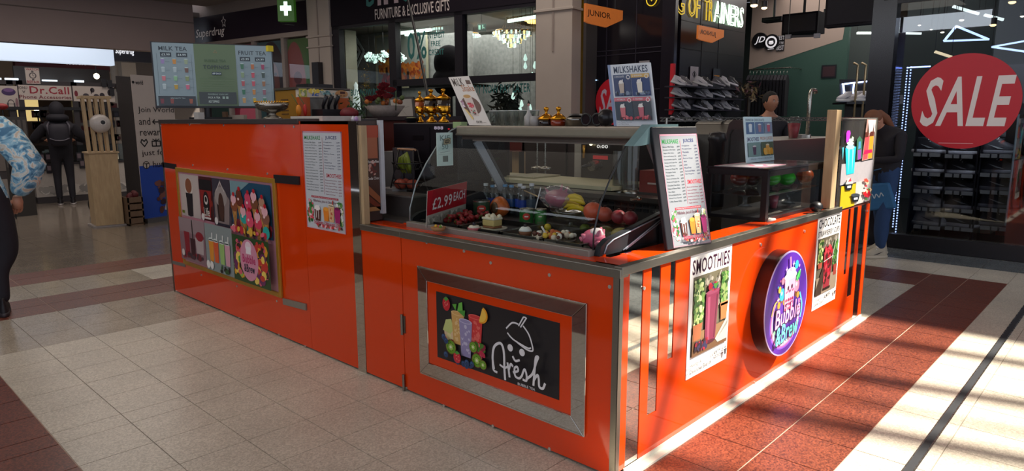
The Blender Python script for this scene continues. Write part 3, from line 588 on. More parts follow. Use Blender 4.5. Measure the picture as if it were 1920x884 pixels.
# neon script wall along x
YT = 5.34
w = MB(); w.box(SXF+.2, SXF+2.35, YT, YT+.08, 0, 4.2, mt('161018', .3)); wo = S(w, 'wall_trainers')
w = MB()
for z_ in (1.95, 2.25, 2.6, 3.0): w.box(SXF+.2, SXF+2.35, YT-.006, YT, z_, z_+.008, mt('0a080c', .5))
for x_ in (SXF+.85, SXF+1.4): w.box(x_, x_+.01, YT-.006, YT, 0, 3, mt('0a080c', .5))
w.build('panel_joint', wo)
A = on(1264, 24, 1, YT); B = on(1392, 48, 1, YT); zt = A.z
t = T('neon_sign', 'outlined neon words reading of trainers, yellow turning to white, on the black wall', 'sign', (A.x, YT, A.z))
def neon(words, x0, x1, z0, z1, yy, m, name='neon_tube', shear=0.0, parent=None, thick=.02):
    vs, fs, a0, a1, b0, b1 = txt(words, 0.0, shear, thick); b = MB()
    b.add([(x0+(p[0]-a0)/(a1-a0)*(x1-x0), yy-.02-p[2]*.3, z0+(p[1]-b0)/(b1-b0)*(z1-z0)) for p in vs], fs, m); return b.build(name, parent)
NY = mt('b89a20', .3, 0, .9, noise=0); NW = mt('d8ffd8', .3, 0, 2.5, noise=0)
za = on(1264, 26, 1, YT).z; hh = .33
xk = lambda p, py=35: on(p, py, 1, YT).x
neon('G', xk(1265, 25), xk(1281, 25), za, za+hh, YT, NY, parent=t); neon('OF', xk(1288, 28), xk(1310, 30), za, za+hh, YT, NY, parent=t); neon('TR', xk(1318, 32), xk(1334, 34), za, za+hh, YT, NY, parent=t); neon('AINERS', xk(1336, 34), xk(1391, 46), za, za+hh, YT, NW, parent=t)
P = on(1223, 2, 0, SXF); t = T('neon_emblem', 'yellow neon ring emblem cut by the top edge of the picture', 'sign', (SXF, P.y, P.z)); w = MB(); w.tube([(SXF-.02, P.y+.09*math.cos(q*PI/10), P.z+.03+.1*math.sin(q*PI/10)) for q in range(20)], .008, NY, 6, True); w.tube([(SXF-.02, P.y+.04, P.z+.06), (SXF-.02, P.y, P.z+.0), (SXF-.02, P.y-.04, P.z+.06)], .008, NY, 6); w.build('neon_tube', t)
# banners on the trainers wall
for p0, p1, q0, q1, c, lb in ((1291, 1306, 124, 166, 'a89ea4', 'pale upright poster with a crest on the trainers wall'), (1334, 1347, 128, 167, '2a2c34', 'dark upright poster with orange bars on the trainers wall')):
    o_ = V((xk(p0, q1), YT-.02, on(p0, q1, 1, YT).z)); t, a = sheet('wall_poster', lb, 'poster', o_, V((xk(p1, q1)-xk(p0, q1), 0, 0)), V((0, 0, on(p0, q0, 1, YT).z-o_.z)), c)
    if c[0] == 'a': a.ell(.5, .65, .25, .12, '4a4248').up().ell(.5, .65, .17, .08, 'a89ea4').rect(.42, .5, .58, .8, '4a4248').rect(.3, .3, .7, .34, '4a4248')
    else: a.rect(.1, .62, .9, .68, 'b87820').rect(.1, .5, .9, .56, 'b87820')
    a.done('print', t)
t, a = sheet('wall_poster', 'lower pale panel behind the shoes on the trainers wall', 'poster', V((xk(1288, 200), YT-.02, on(1288, 200, 1, YT).z)), V((xk(1302, 200)-xk(1288, 200), 0, 0)), V((0, 0, .22)), '7a7278'); a.rect(.1, .1, .9, .2, '5a5258'); a.done('print', t)
# trainers: one shoe built with parts, then copied
def make_shoe(name, label, upper, sole, accent, L=.30, cat='shoe', simple=False):
    """toe toward +x, standing on z=0, width along y"""
    t = T(name, label, cat)
    us = mt(upper, .55, noise=.06); ss = mt(sole, .5, noise=.03)
    def outline(f, z, n=18):
        pts = []
        for i in range(n):
            a = 2*PI*i/n; x = math.cos(a); y = math.sin(a)
            wd = .5*(1+.18*x-.28*math.exp(-((x+.15)/.4)**2)); pts.append(V((x*.5*L*f, y*wd*.36*L*f, z)))
        return pts
    w = MB(); n = 18; rings = [outline(1.0, 0), outline(1.04, .012*L/.3), outline(1.03, .028*L/.3), outline(.98, .034*L/.3)]
    vs = [p for r_ in rings for p in r_]; fs = [(i*n+k, i*n+(k+1) % n, (i+1)*n+(k+1) % n, (i+1)*n+k) for i in range(3) for k in range(n)]+[tuple(range(n-1, -1, -1)), tuple(3*n+k for k in range(n))]
    w.add(vs, fs, ss, True); w.build('sole', t, True)
    w = MB(); rings = []
    for zf, f, xs_, hh_ in ((.034, .97, 0, 0), (.06, .95, 0, 0), (.085, .84, -.03, .2), (.11, .66, -.10, .5), (.135, .52, -.16, .9), (.15, .46, -.19, 1)):
        r_ = outline(f, 0, n); rings.append([V((p.x+xs_*L, p.y*(1-.15*hh_), zf*L/.3-max(0, p.x/L)*.05*hh_)) for p in r_])
    vs = [p for r_ in rings for p in r_]; fs = [(i*n+k, i*n+(k+1) % n, (i+1)*n+(k+1) % n, (i+1)*n+k) for i in range(5) for k in range(n)]+[tuple(5*n+k for k in range(n))]
    w.add(vs, fs, us, True); w.build('upper', t, True)
    w = MB()
    for i in range(4): x_ = .13*L-i*.055*L; z_ = (.075+.016*i)*L/.3; w.tube([(x_, -.10*L, z_), (x_+.01, 0, z_+.022*L/.3), (x_, .10*L, z_)], .006*L/.3, mt('d8d4d0' if upper[0] < '8' else 'f2f0ee', .6), 5)
    w.build('laces', t, True)
    w = MB()
    for sgn in (-1, 1): w.add([V((.18*L, sgn*.168*L, .045*L/.3)), V((0, sgn*.155*L, .050*L/.3)), V((-.25*L, sgn*.13*L, .085*L/.3)), V((-.02*L, sgn*.15*L, .066*L/.3))], [(0, 1, 2, 3) if sgn < 0 else (3, 2, 1, 0)], mt(accent, .5))
    w.build('side_stripe', t, True)
    return t
white_shoe = make_shoe('trainer', '', 'a8a2a6', 'b8b4b4', '3a3a4a'); black_shoe = make_shoe('trainer', '', '1c181e', 'c8c2c8', '9a9aa0'); grey_shoe = make_shoe('trainer', '', '4a464c', '8f8a90', 'd0d0d0')
used = {}
def put_shoe(src, loc, rz, label, group, tiltx=0.0, scl=1.0):
    if src.name not in used: used[src.name] = 1; o = src; o.location = loc; o['label'] = label; o['group'] = group
    else: o = dup(src, loc, label, group)
    o.rotation_euler = (0, tiltx, rz); o.scale = (scl,)*3; return o
# slim wall brackets carry them
rows = ((150, 'top'), (171, 'second'), (194, 'third'), (216, 'bottom'))
for ri, (py, rn) in enumerate(rows):
    for ci, px in enumerate((1271, 1283, 1312, 1322, 1346, 1358, 1372)):
        if ri == 3 and ci > 4: continue
        P = on(px, py+9, 1, YT-.16); src = (white_shoe, grey_shoe, white_shoe, black_shoe, grey_shoe, white_shoe, black_shoe)[(ci+ri*2) % 7]
        kn = {white_shoe.name: 'white', grey_shoe.name: 'grey', black_shoe.name: 'black'}[src.name]
        put_shoe(src, P, PI*.0+R.uniform(-1.2, -.3), '%s trainer, number %s from the left in the %s row of the trainers wall' % (kn, ('one', 'two', 'three', 'four', 'five', 'six', 'seven')[ci], rn), 'trainers on the black wall under the neon words', .30, .78)
    A = on(1264, py+9, 1, YT-.16); B = on(1380, py+9, 1, YT-.16); w = MB(); w.box(A.x, B.x, YT-.3, YT-.0, A.z-.03, A.z-.012, mt('26202a', .4)); w.build('x').name = 'shoe_rail'; tag(bpy.data.objects['shoe_rail' if ri == 0 else 'shoe_rail.%03d' % ri], 'dark shoe rail carrying the %s row of trainers' % rn, 'shelf')
shrub(on(1405, 172, 1, 4.9), .22, .16, [mt('8a7450', .6), mt('5a4a34', .6), mt('2a2622', .6), mt('5a3038')], 70, 'display bush of pale soft toys and tags beside the black trainers wall', 'toy_display')
# back wall of the shop: cream and green with round signs
XB = 13.4
t_ = MB(); yb0 = on(1585, 150, 0, XB).y; yb1 = on(1404, 150, 0, XB).y
t_.box(XB, XB+.1, yb0, yb1, 0, 4.1, mt('2c4a40', .6)); wb = S(t_, 'wall_green')
a = Art(V((XB-.004, yb1, 0)), V((0, yb0-yb1, 0)), V((0, 0, 4.1)), .6, 0, .001)
def bu(px, py): P = on(px, py, 0, XB); return ((P.y-yb1)/(yb0-yb1), P.z/4.1)
a.poly([bu(1404, 131), bu(1580, 74), (1, 1), (0, 1)], 'a08c80'); a.done('paint_band', wb)
for px, py, r_, ch, lb in ((1424, 76, .15, 'JD', 'round black sign with two leaning white letters on the cream wall'), (1446, 79, .15, '', 'round black sign with white crown ring on the cream wall')):
    P = on(px, py, 0, XB-.06); t = T('round_sign', lb, 'sign', P); w = MB(); w.cyl((P.x, P.y, P.z), (P.x+.05, P.y, P.z), r_, mt('121014', .4), n=32); w.build('disc', t)
    a = Art(V((P.x-.001, P.y+r_, P.z-r_)), V((0, -2*r_, 0)), V((0, 0, 2*r_)), .5, .35, .001)
    if ch: a.text('JD', .18, .25, .88, .75, 'e4e0e4', .03, .3)
    else: a.circ(.5, .5, .38, 'e4e0e4').up().circ(.5, .5, .27, '121014').up().ell(.5, .45, .16, .1, 'e4e0e4').rect(.36, .52, .64, .58, 'e4e0e4').rect(.3, .05, .7, .08, 'e4e0e4')
    a.done('emblem', t)
P0 = on(1455, 96, 0, XB-.03); P1 = on(1472, 66, 0, XB-.03); t, a = sheet('slogan_sign', 'black sign reading best of the best on the cream wall', 'sign', P0, V((0, P1.y-P0.y, 0)), V((0, 0, P1.z-P0.z)), '1a161a')
a.text('BEST', .05, .72, .95, .98, 'dcd8dc', .04).text('OF THE', .12, .42, .88, .6, 'dcd8dc', .03).text('BEST', .05, .05, .95, .35, 'dcd8dc', .04); a.done('lettering', t)
# dark hanging clothes
for i in range(12):
    px = 1408+i*6.3; P = on(px, 141, 0, XB-.5); t = T('hanging_garment', 'dark garment on the rail at the green wall, %s from the left' % ('first', 'second', 'third', 'fourth', 'fifth', 'sixth', 'seventh', 'eighth', 'ninth', 'tenth', 'eleventh', 'twelfth')[i], 'clothes', (P.x, P.y, P.z), 0, 'dark garments on the wall rail')
    c = R.choice(['15121a', '1c1820', '181a1e']); w = MB(); w.prism([(-.2, -.75), (-.24, -.1), (-.08, .0), (.08, .0), (.24, -.1), (.2, -.75)], (P.x, P.y, P.z), (1, .25, 0), (0, 0, 1), (0.01, .05, 0), mt(c, .8)); w.build('cloth', t)
    w = MB(); w.tube([(P.x-.0, P.y+.02, P.z), (P.x, P.y+.02, P.z+.06), (P.x+.02, P.y+.02, P.z+.08)], .005, STEEL, 5); w.build('hook', t)
A = on(1404, 138, 0, XB-.5); B = on(1482, 141, 0, XB-.5); w = MB(); w.cyl((A.x, A.y, A.z+.07), (B.x, B.y, A.z+.07), .012, STEEL, n=8); w.cyl((A.x, A.y, A.z+.07), (XB, A.y, A.z+.07), .01, STEEL, n=6); w.cyl((B.x, B.y, A.z+.07), (XB, B.y, A.z+.07), .01, STEEL, n=6); tag(w.build('clothes_rail'), 'metal clothes rail fixed to the green wall', 'rail')
P0 = on(1539, 147, 0, XB-.02); P1 = on(1569, 121, 0, XB-.02); t, a = sheet('framed_print', 'small dark framed print on the green shop wall', 'picture', P0, V((0, P1.y-P0.y, 0)), V((0, 0, P1.z-P0.z)), '14101a'); a.rect(.1, .12, .9, .88, '3a2228'); a.done('print', t)
# ceiling boxes, big dark screens and spots near the entrance
w = MB(); A = on(1455, 8, 0, 9.6); B = on(1462, 60, 0, 9.6)
def ceilbox(pl, pr, pt_, pb, x_, label, dx=.3, m=None, name='ceiling_screen', cat='screen'):
    Pa = on(pl, pb, 0, x_); Pb = on(pr, pt_, 0, x_); t = T(name, label, cat, (x_, (Pa.y+Pb.y)/2, Pa.z)); b = MB(); b.box(x_, x_+dx, Pb.y, Pa.y, Pa.z, Pb.z, m or mt('0c080e', .7, spec=.15)); b.build('case', t)
    b = MB(); b.box(x_-.006, x_, Pb.y+.03, Pa.y-.03, Pa.z+.03, Pb.z-.03, mt('120c14', .4, spec=.2)); b.build('panel', t); b = MB(); b.cyl((x_+dx/2, (Pa.y+Pb.y)/2, Pb.z), (x_+dx/2, (Pa.y+Pb.y)/2, 4.15), .02, BLACK, n=6); b.build('mount', t); return t
ceilbox(1465, 1535, 20, 66, 10.6, 'dark square ceiling screen above the round signs'); ceilbox(1545, 1655, -40, 52, 9.5, 'large dark ceiling screen beside the window pillar', .15)
ceilbox(1428, 1465, 30, 42, 11.2, 'slim dark ceiling bar left of the square screen', .2, None, 'ceiling_bar', 'fixture')
A = on(1478, 69, 0, 10.3); B = on(1532, 67, 0, 10.3); w = MB(); w.bar(A, B, .03, .03, mt('2a262c')); [w.box(p.x-.02, p.x+.02, p.y-.04, p.y+.04, p.z-.03, p.z+.03, mt('8a868c', .4)) for p in (A, B)]; cords(w, (A, B)); tag(w.build('light_track'), 'dark light track with two pale end caps under the square screen', 'light')
SPOT = mt('fff2d8', .3, 0, 6, noise=0)
def spot(px, py, dep, rr, label, warm=False):
    P = D(px, py, dep); t = T('spot_light', label, 'light', P); w = MB(); w.cyl(P+V((0, 0, .0)), P+V((0, 0, rr*2.2)), rr*1.1, mt('2a2628', .4), n=12); w.build('housing', t)
    w = MB(); w.sph(P-V((0, 0, rr*.2)), (rr, rr, rr*.5), mt('ffd090', .3, 0, 5, noise=0) if warm else SPOT, 10, 6); w.build('bulb', t)
    w = MB(); w.cyl(P+V((0, 0, rr*2.2)), V((P.x, P.y, 4.12)), .008, BLACK, n=5); w.build('stem', t)
for px, py, dep, rr, lb, wm_ in ((1414, 9, 9.6, .05, 'copper spot light above the cream wall, left one', True), (1433, 14, 9.8, .04, 'spot light above the cream wall, right one', True), (1550, 29, 11, .045, 'white spot light between the dark ceiling screens', False),
    (1803, 37, 11, .035, 'spot above the neon triangle', False), (1862, 46, 10.5, .045, 'warm round spot right of the neon triangle', True), (1767, 60, 11.5, .03, 'spot left of the triangle peak', False), (1746, 55, 12, .02, 'dim spot far left of the triangle', False), (1724, 47, 12, .025, 'spot nearest the window pillar', False), (1898, 3, 10, .05, 'spot at the top right of the shop window', True), (1917, 30, 11, .03, 'spot at the right edge of the picture', False)):
    spot(px, py, dep, rr, lb, wm_)
LED = mt('b4c8ff', .3, 0, 3.5, noise=0)
def ledline(pts, dep, label, r_=.012, m=LED, name='led_strip', close=False):
    P = [D(x, y, dep) for x, y in pts]; w = MB()
    for a_, b_ in zip(P, P[1:]+([P[0]] if close else [])):
        w.bar(a_, b_, r_*2, r_*2, m)
    if name != 'led_strip': cords(w, P[:2], 4.13, .004)
    return tag(w.build(name), label, 'light')
ledline([(1793, 49), (1770, 77), (1854, 74)], 11.3, 'white neon triangle in the shop ceiling', .014, LED, 'neon_triangle', True)
ledline([(1860, 88), (1960, 70), (1965, 103)], 11.3, 'second neon triangle cut by the right edge of the picture', .014, LED, 'neon_triangle', True)
TB = mt('dfe8e0', .3, 0, 2.5, noise=0)
ledline([(1787, 12), (1835, 26)], 11.5, 'ceiling tube light at the upper left of the sale window', .02, TB, 'tube_light'); ledline([(1846, 28), (1881, 37)], 11.5, 'ceiling tube light continuing to the right of the first', .02, TB, 'tube_light')
ledline([(1607, 62), (1653, 62)], 12.5, 'tube light just left of the window pillar', .018, TB, 'tube_light'); ledline([(1677, 62), (1727, 63)], 12.5, 'tube light just right of the window pillar', .018, TB, 'tube_light'); ledline([(1753, 97), (1784, 107)], 11, 'warm tube light above the sale sticker', .018, mt('e8d0a8', .3, 0, 2, noise=0), 'tube_light')
ledline([(1581, 158), (1584, 190)], 11.57, 'left upright light of the shoe niche', .012); ledline([(1579, 158), (1632, 152)], 11.57, 'top light of the shoe niche', .012); ledline([(1601, 157), (1599, 182)], 11.57, 'inner upright light of the shoe niche', .01)
ledline([(1671, 159), (1687, 159)], 11, 'short light strip behind the window pillar', .012)
w = MB(); P0 = D(1575, 196, 11.4); P1 = D(1640, 150, 11.4); o_ = (P0+P1)/2
w.hexa([D(1574, 196, 11.6), D(1642, 196, 11.6), D(1642, 149, 11.6), D(1574, 149, 11.6)], [D(1574, 196, 11.9), D(1642, 196, 11.9), D(1642, 149, 11.9), D(1574, 149, 11.9)], mt('120e14', .4)); w.bar(D(1574, 194, 11.2), D(1642, 194, 11.2), .5, .03, mt('1a161c', .3)); w.bar(D(1608, 194, 11.3), V((D(1608, 194, 11.3).x, D(1608, 194, 11.3).y, 0)), .3, .3, mt('120e14', .4)); tag(w.build('shoe_niche'), 'black lit display niche holding white trainers behind the wooden post', 'shelf')
for px, py, dp, lb in ((1584, 191, 11.1, 'white trainer at the left of the lit niche'), (1604, 190, 11.15, 'white trainer in the middle of the lit niche'), (1620, 190, 11.0, 'white trainer with dark stripe at the right of the lit niche')):
    put_shoe(white_shoe, D(px, py, dp), 2.6, lb, 'white trainers in the lit niche', 0, 1.1)
put_shoe(white_shoe, D(1680, 196, 11.0), 2.6, 'white trainer seen between the window pillar and the sale sticker', 'white trainers in the lit niche')
for i, (px, lb) in enumerate(((1607, 'left'), (1622, 'right'))):
    A = D(px, 146, 10.9); w = MB(); w.tube([A-V((0, 0, 1.45)), A, A+V((0, 0, .20)), A+V((0, 0, .2))+V((-.06, .05, .03))], .018, mt('b09a78', .3, .6), 8); tag(w.build('lamp_post'), '%s slim brass lamp post in the sports shop' % lb, 'lamp')
w = MB(); A = D(1700, 118, 10.4)
# ---- sale window
w = MB(); A = D(1680, 196, 11.0); w.box(A.x-.16, A.x+.16, A.y-.16, A.y+.16, A.z-.02, A.z-.003, BLACK); w.cyl((A.x, A.y, 0), (A.x, A.y, A.z-.02), .02, BLACK, n=8); tag(w.build('shoe_plinth'), 'thin black plinth under the white trainer beside the window pillar', 'stand')
t = T('window_5', '', 'x'); del t['label']; del t['category']; t['kind'] = 'structure'
w = MB(); w.box(SXF-.02, SXF+.08, -4, 2.4, 0, .17, mt('141118', .35)); w.box(SXF-.01, SXF+.06, -4, 2.4, 2.88, 2.95, mt('141118', .35)); w.box(SXF, SXF+.06, -1.4, -1.34, 0, 2.95, mt('141118', .35)); w.build('frame', t)
w = MB(); w.box(SXF+.0, SXF+.006, -1.34, 2.4, .17, 2.9, glass('c8ccd0', .9, key='sale')); w.build('glass_pane', t)
# shelving
XR = 10.0
t = T('shoe_rack', 'black shoe rack with pale price strips behind the sale sticker', 'rack', (XR, 1.4, 0))
w = MB()
def ry(px, py=350): return on(px, py, 0, XR).y
for px in (1708, 1768, 1826, 1832, 1900): w.box(XR+.02, XR+.32, ry(px)-.008, ry(px)+.008, 0, 2.05, mt('1c181e', .4))
w.build('upright', t)
rowz = [(288, 'top'), (324, 'second'), (356, 'third'), (389, 'fourth'), (423, 'bottom')]
cols = ((1713, 1763, 0), (1772, 1824, 3), (1838, 1897, 2))
for ri, (py, rn) in enumerate(rowz):
    for ci, (p0, p1, dy) in enumerate(cols):
        if ri == 0 and ci == 1: pass
        Pa = on(p0, py+dy, 0, XR); Pb = on(p1, py+dy+2, 0, XR)
        w = MB(); w.box(XR, XR+.32, Pb.y, Pa.y, Pa.z-.006, Pa.z+.006, mt('2a262c', .4)); w.build('shelf', t)
        w = MB(); w.box(XR-.006, XR, Pb.y, Pa.y, Pa.z-.035, Pa.z+.012, mt('8f8a88', .5)); w.box(XR-.008, XR-.006, Pb.y+.12, Pb.y+.14, Pa.z-.035, Pa.z+.012, BLACK); w.box(XR-.008, XR-.006, Pb.y+.2, Pb.y+.215, Pa.z-.035, Pa.z+.012, BLACK); w.build('price_strip', t)
        src = white_shoe if (ri >= 3 and ci == 0) else (black_shoe if ci != 2 else grey_shoe)
        if ri >= 3 and ci == 1: src = black_shoe
        kn = 'white' if src is white_shoe else ('black' if src is black_shoe else 'grey')
        put_shoe(src, (XR+.12, (Pa.y+Pb.y)/2, Pa.z+.008), -PI/2+R.uniform(-.12, .12), '%s trainer on the %s shelf, %s column of the sale window rack' % (kn, rn, ('left', 'middle', 'right')[ci]), 'trainers on the sale window rack', 0, 1.35)
w = MB(); w.box(XR+.36, XR+.4, ry(1912), ry(1700), 0, 2.2, mt('1a161c', .4)); w.box(XR+.34, XR+.36, ry(1888), ry(1838), .1, 1.0, mt('8f2414', .5)); w.box(XR+.33, XR+.34, ry(1868), ry(1858), .1, 1.0, mt('1a161c', .4)); w.build('back_and_reflection_panel', t)  # red box stands in for reddish reflections low in the window
for (p0, q0), (p1, q1), lb in (((1708, 126), (1679, 440), 'tall dotted light strip left of the sale sticker'), ((1702, 127), (1673, 430), 'faint light strip beside the dotted one')):
    A = on(p0, q0, 0, 9.5); B = on(p1, q1, 0, 9.5); A.y = (A.y+B.y)/2; B.y = A.y; w = MB()
    if 'dotted' in lb:
        n = 60
        for i in range(n): c_ = A.lerp(B, i/n); w.box(c_.x-.006, c_.x+.006, c_.y-.006, c_.y+.006, c_.z-.008, c_.z+.008, LED)
        w.box(A.x+.006, A.x+.02, A.y-.012, A.y+.012, B.z, A.z, mt('2a2a30'))
        C_ = on(1746, 125, 0, 9.5)
        for i in range(18): y_ = A.y+(C_.y-A.y)*i/18; w.box(A.x-.006, A.x+.006, y_-.006, y_+.006, A.z-.006, A.z+.006, LED)
    else: w.box(A.x-.004, A.x+.004, A.y-.004, A.y+.004, B.z, A.z, mt('7a86b0', .3, 0, .4, noise=0))
    tag(w.build('led_strip'), lb, 'light')
w = MB(); A = on(1905, 240, 0, 9.8); w.box(9.8, 9.83, A.y-.02, A.y, .3, 1.6, mt('9ab0b8', .2, .5)); w.box(9.8, 10.3, A.y-.9, A.y-.02, .45, .48, mt('8a6050', .3)); w.box(9.8, 10.3, A.y-.9, A.y-.02, .0, .45, mt('7a3420', .5)); w.box(9.82, 10.3, A.y-.9, A.y-.02, .5, 1.5, glass('9ab0b8', 1, key='disp')); tag(w.build('display_cube'), 'glass sided display with red brown base at the right edge of the sale window', 'display')
# ================================================================== FAR LEFT MALL
w = MB(); A = on(0, 113, 1, 20); B = on(212, 130, 1, 20); C_ = on(212, 95, 1, 20)
xr = on(213, 100, 1, 19.0).x
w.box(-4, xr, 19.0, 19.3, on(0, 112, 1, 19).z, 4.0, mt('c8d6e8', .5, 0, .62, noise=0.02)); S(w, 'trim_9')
x2 = on(330, 100, 1, 19.0).x
t = T('far_pharmacy_sign', 'grey fascia with white script lettering beyond the bulkhead beam', 'sign', (xr, 19, 3.2)); w = MB(); zb = on(230, 115, 1, 19).z; w.box(xr, x2, 19.0, 19.3, zb, 4.0, mt('3c3e48', .5)); w.build('fascia', t)
Pa = on(217, 103, 1, 18.98); Pb = on(251, 92, 1, 18.98); a = Art(Pa, V((Pb.x-Pa.x, 0, 0)), V((0, 0, Pb.z-Pa.z)), .5, .8, .002); a.text('Superdrug', 0, 0, 1, 1, 'e8eaf0', .02, .2); a.done('lettering', t)
Pa = on(30, 134, 1, 24); Pb = on(190, 116, 1, 24); t = T('maroon_shop_sign', 'maroon shop fascia with white letters beyond the phone stall', 'sign', (Pa.x, 24, Pa.z)); w = MB(); w.box(Pa.x, Pb.x+.3, 24, 24.3, Pa.z+.1, 3.9, mt('5a1c24', .5)); w.build('fascia', t)
Pc = on(125, 121, 1, 23.98); Pd = on(160, 108, 1, 23.98); a = Art(Pc, V((Pd.x-Pc.x, 0, 0)), V((0, 0, Pd.z-Pc.z)), .5, .4, .002); a.text('KGICH', 0, 0, 1, 1, 'e0d8d8', .03, .15); a.done('lettering', t)
Pc = on(32, 133, 1, 23.98); Pd = on(44, 125, 1, 23.98); a = Art(Pc, V((Pd.x-Pc.x, 0, 0)), V((0, 0, Pd.z-Pc.z)), .5, .2, .002); a.text('kids', 0, 0, 1, 1, 'a88088', .02); a.done('small_lettering', t)
def cyl_col(px, dep, r_, nm):
    P = D(px, 150, dep); w = MB(); w.cyl((P.x, P.y, 0), (P.x, P.y, 4.0), r_, mt('a89c90', .6), n=24); w.cyl((P.x, P.y, 2.9), (P.x, P.y, 2.96), r_*1.08, mt('a89c90', .6), n=24); S(w, nm)
cyl_col(218, 19.5, .13, 'trim_10'); cyl_col(117, 22, .14, 'trim_11')
w = MB(); A = on(212, 128, 1, 21.5); B = on(280, 128, 1, 21.5); w.box(on(228, 128, 1, 21.5).x, on(255, 128, 1, 21.5).x, 21.5, 21.8, 0, 4, mt('a89c90', .7)); w.box(on(255, 128, 1, 21.5).x, 9.5, 21.5, 21.8, 0, 4, mt('5c5450', .7)); S(w, 'wall_far')
A = on(157, 165, 1, 23); B = on(180, 134, 1, 23); w = MB(); w.box(A.x, B.x, 23, 23.05, 0, B.z, mt('7a6a50', .6)); tag(w.build('brown_screen'), 'plain brown panel behind the hanging bulb in the far mall', 'panel')
P = D(181, 143, 17.5); t = T('bulb_light', 'bright round warm lamp above the phone stall', 'lamp', P); w = MB(); w.sph(P, .07, mt('ffe8b8', .3, 0, 9, noise=0), 10, 8); w.build('bulb', t); w = MB(); w.cyl(P+V((0, 0, .06)), V((P.x, P.y, 3.98)), .012, BLACK, n=5); w.build('cord', t)
for i, (p0, q0, p1, q1, lb) in enumerate(((10, 152, 35, 152, 'bright shop light strip behind the watch sign, left'), (80, 155, 108, 156, 'bright strip right of the watch sign'), (0, 152, 3, 152, 'bright strip at the left picture edge'), (140, 156, 158, 156, 'bright strip left of the brown panel'))):
    A = on(p0, q0, 1, 22); B = on(p1, q1, 1, 22); w = MB(); w.box(A.x, B.x, 22, 22.05, A.z-.07, A.z+.08, mt('d8e8f4', .3, 0, 1.5, noise=0)); tag(w.build('strip_light'), lb, 'light')
w = MB(); A = on(30, 170, 1, 22.3); B = on(205, 134, 1, 22.3); w.box(A.x, B.x, 22.3, 22.4, 0, 3.0, mt('4a4442', .6)); S(w, 'wall_far_shop')
# ---- phone accessories stall at y ~ 15.6
YS = 15.6
def sx(px, py=200, yy=YS): return on(px, py, 1, yy).x
def sz(px, py, yy=YS): return on(px, py, 1, yy).z
def sboard(name, label, p0, p1, q0, q1, yy, colr, cat='sign'):
    o_ = V((sx(p0, q1, yy), yy, sz(p0, q1, yy))); return sheet(name, label, cat, o_, V((sx(p1, q1, yy)-o_.x, 0, 0)), V((0, 0, sz(p0, q0, yy)-o_.z)), colr, .03, step=.002)
PAN = 'b0a49c'
t, a = sboard('stall_sign', 'white stall sign with maroon phone accessories lettering', 37, 136, 159, 187, YS-.06, PAN)
a.text('Dr.Call', .20, .42, .95, .93, '8a1c2c', .05).text('Phone Accessories', .0, .08, .98, .32, '6a1c28', .03).text('IONU', 0, .72, .16, .9, '2a2024', .03).text('V', .06, .45, .12, .62, '2a2024', .03); a.done('lettering', t)
t, a = sboard('stall_sign', 'stall side sign with purple car and headphone pictures', -60, 37, 159, 205, YS-.06, PAN)
a.ell(.82, .75, .14, .16, '3a2450').up().ell(.82, .82, .10, .08, '6a4a7a').up(); a.ell(.84, .25, .07, .18, '3a3238', 20, 0, PI).up().ell(.84, .25, .055, .14, PAN, 20, 0, PI).rect(.76, .1, .79, .28, '3a3238').rect(.89, .1, .92, .28, '3a3238').ell(.96, .3, .03, .2, '7a5a60'); a.done('print', t)
t, a = sboard('stall_sign', 'stall sign with round speaker icons beside the lettered one', 136, 216, 161, 190, YS-.06, PAN)
a.rect(.0, 0, .03, 1, '2a1c20').ell(.1, .5, .04, .2, '6a1c28').ell(.32, .4, .07, .13, '3a3238').ell(.48, .75, .05, .16, '2a2226').rect(.44, .5, .46, .85, '2a2226').ell(.56, .38, .06, .13, '3a3238').ell(.7, .42, .06, .17, '2a2226').ell(.88, .6, .05, .2, '2a2226'); a.done('print', t)
t, a = sboard('watch_repair_sign', 'pale watch repair sign standing on top of the phone stall', 50, 76, 127, 157, YS-.06, PAN)
a.text('WATCH', .05, .84, .95, .98, '8a3038', .03).text('REPAIR', .05, .03, .95, .2, '8a3038', .03).circ(.5, .52, .26, '3a3438').up().circ(.5, .52, .19, PAN).up().rect(.42, .75, .58, .82, '3a3438').rect(.42, .22, .58, .3, '3a3438').line([(.5, .64), (.5, .52), (.6, .5)], .03, '3a3438'); a.done('print', t)
t = T('phone_stall', 'open phone accessories stall with glass counters, dark frame and white fronts', 'stall', (sx(120), YS, 0))
w = MB()
for px in (-60, 22, 40, 141, 232): w.box(sx(px)-.05, sx(px)+.05, YS-.05, YS+.05, 0, 2.3, mt('2c2628', .4))
w.box(sx(-60), sx(240), YS-.05, YS+2.4, 2.22, 2.30, mt('2c2628', .5)); w.box(sx(-60), sx(240), YS-.09, YS-.03, sz(100, 207), sz(100, 203)+.02, BLACK); w.build('frame', t)
w = MB(); w.box(sx(55, 300), sx(240, 300), YS-.25, YS+.2, .12, .72, mt('b4aaa2', .5)); w.build('counter_front', t)
w = MB(); w.box(sx(55, 300), sx(240, 300), YS-.28, YS+.25, .0, .12, mt('3a3436', .5)); w.box(sx(55, 300), sx(240, 300), YS-.27, YS+.25, .72, .76, mt('2c2628', .4)); w.build('plinth', t)
w = MB(); w.box(sx(55, 300), sx(240, 300), YS-.25, YS-.24, .76, 1.08, glass('dfe8ea', 1, key='stall')); w.box(sx(55, 300), sx(240, 300), YS-.25, YS+.25, 1.08, 1.09, glass('dfe8ea', 1, key='stall')); w.build('glass_case', t)
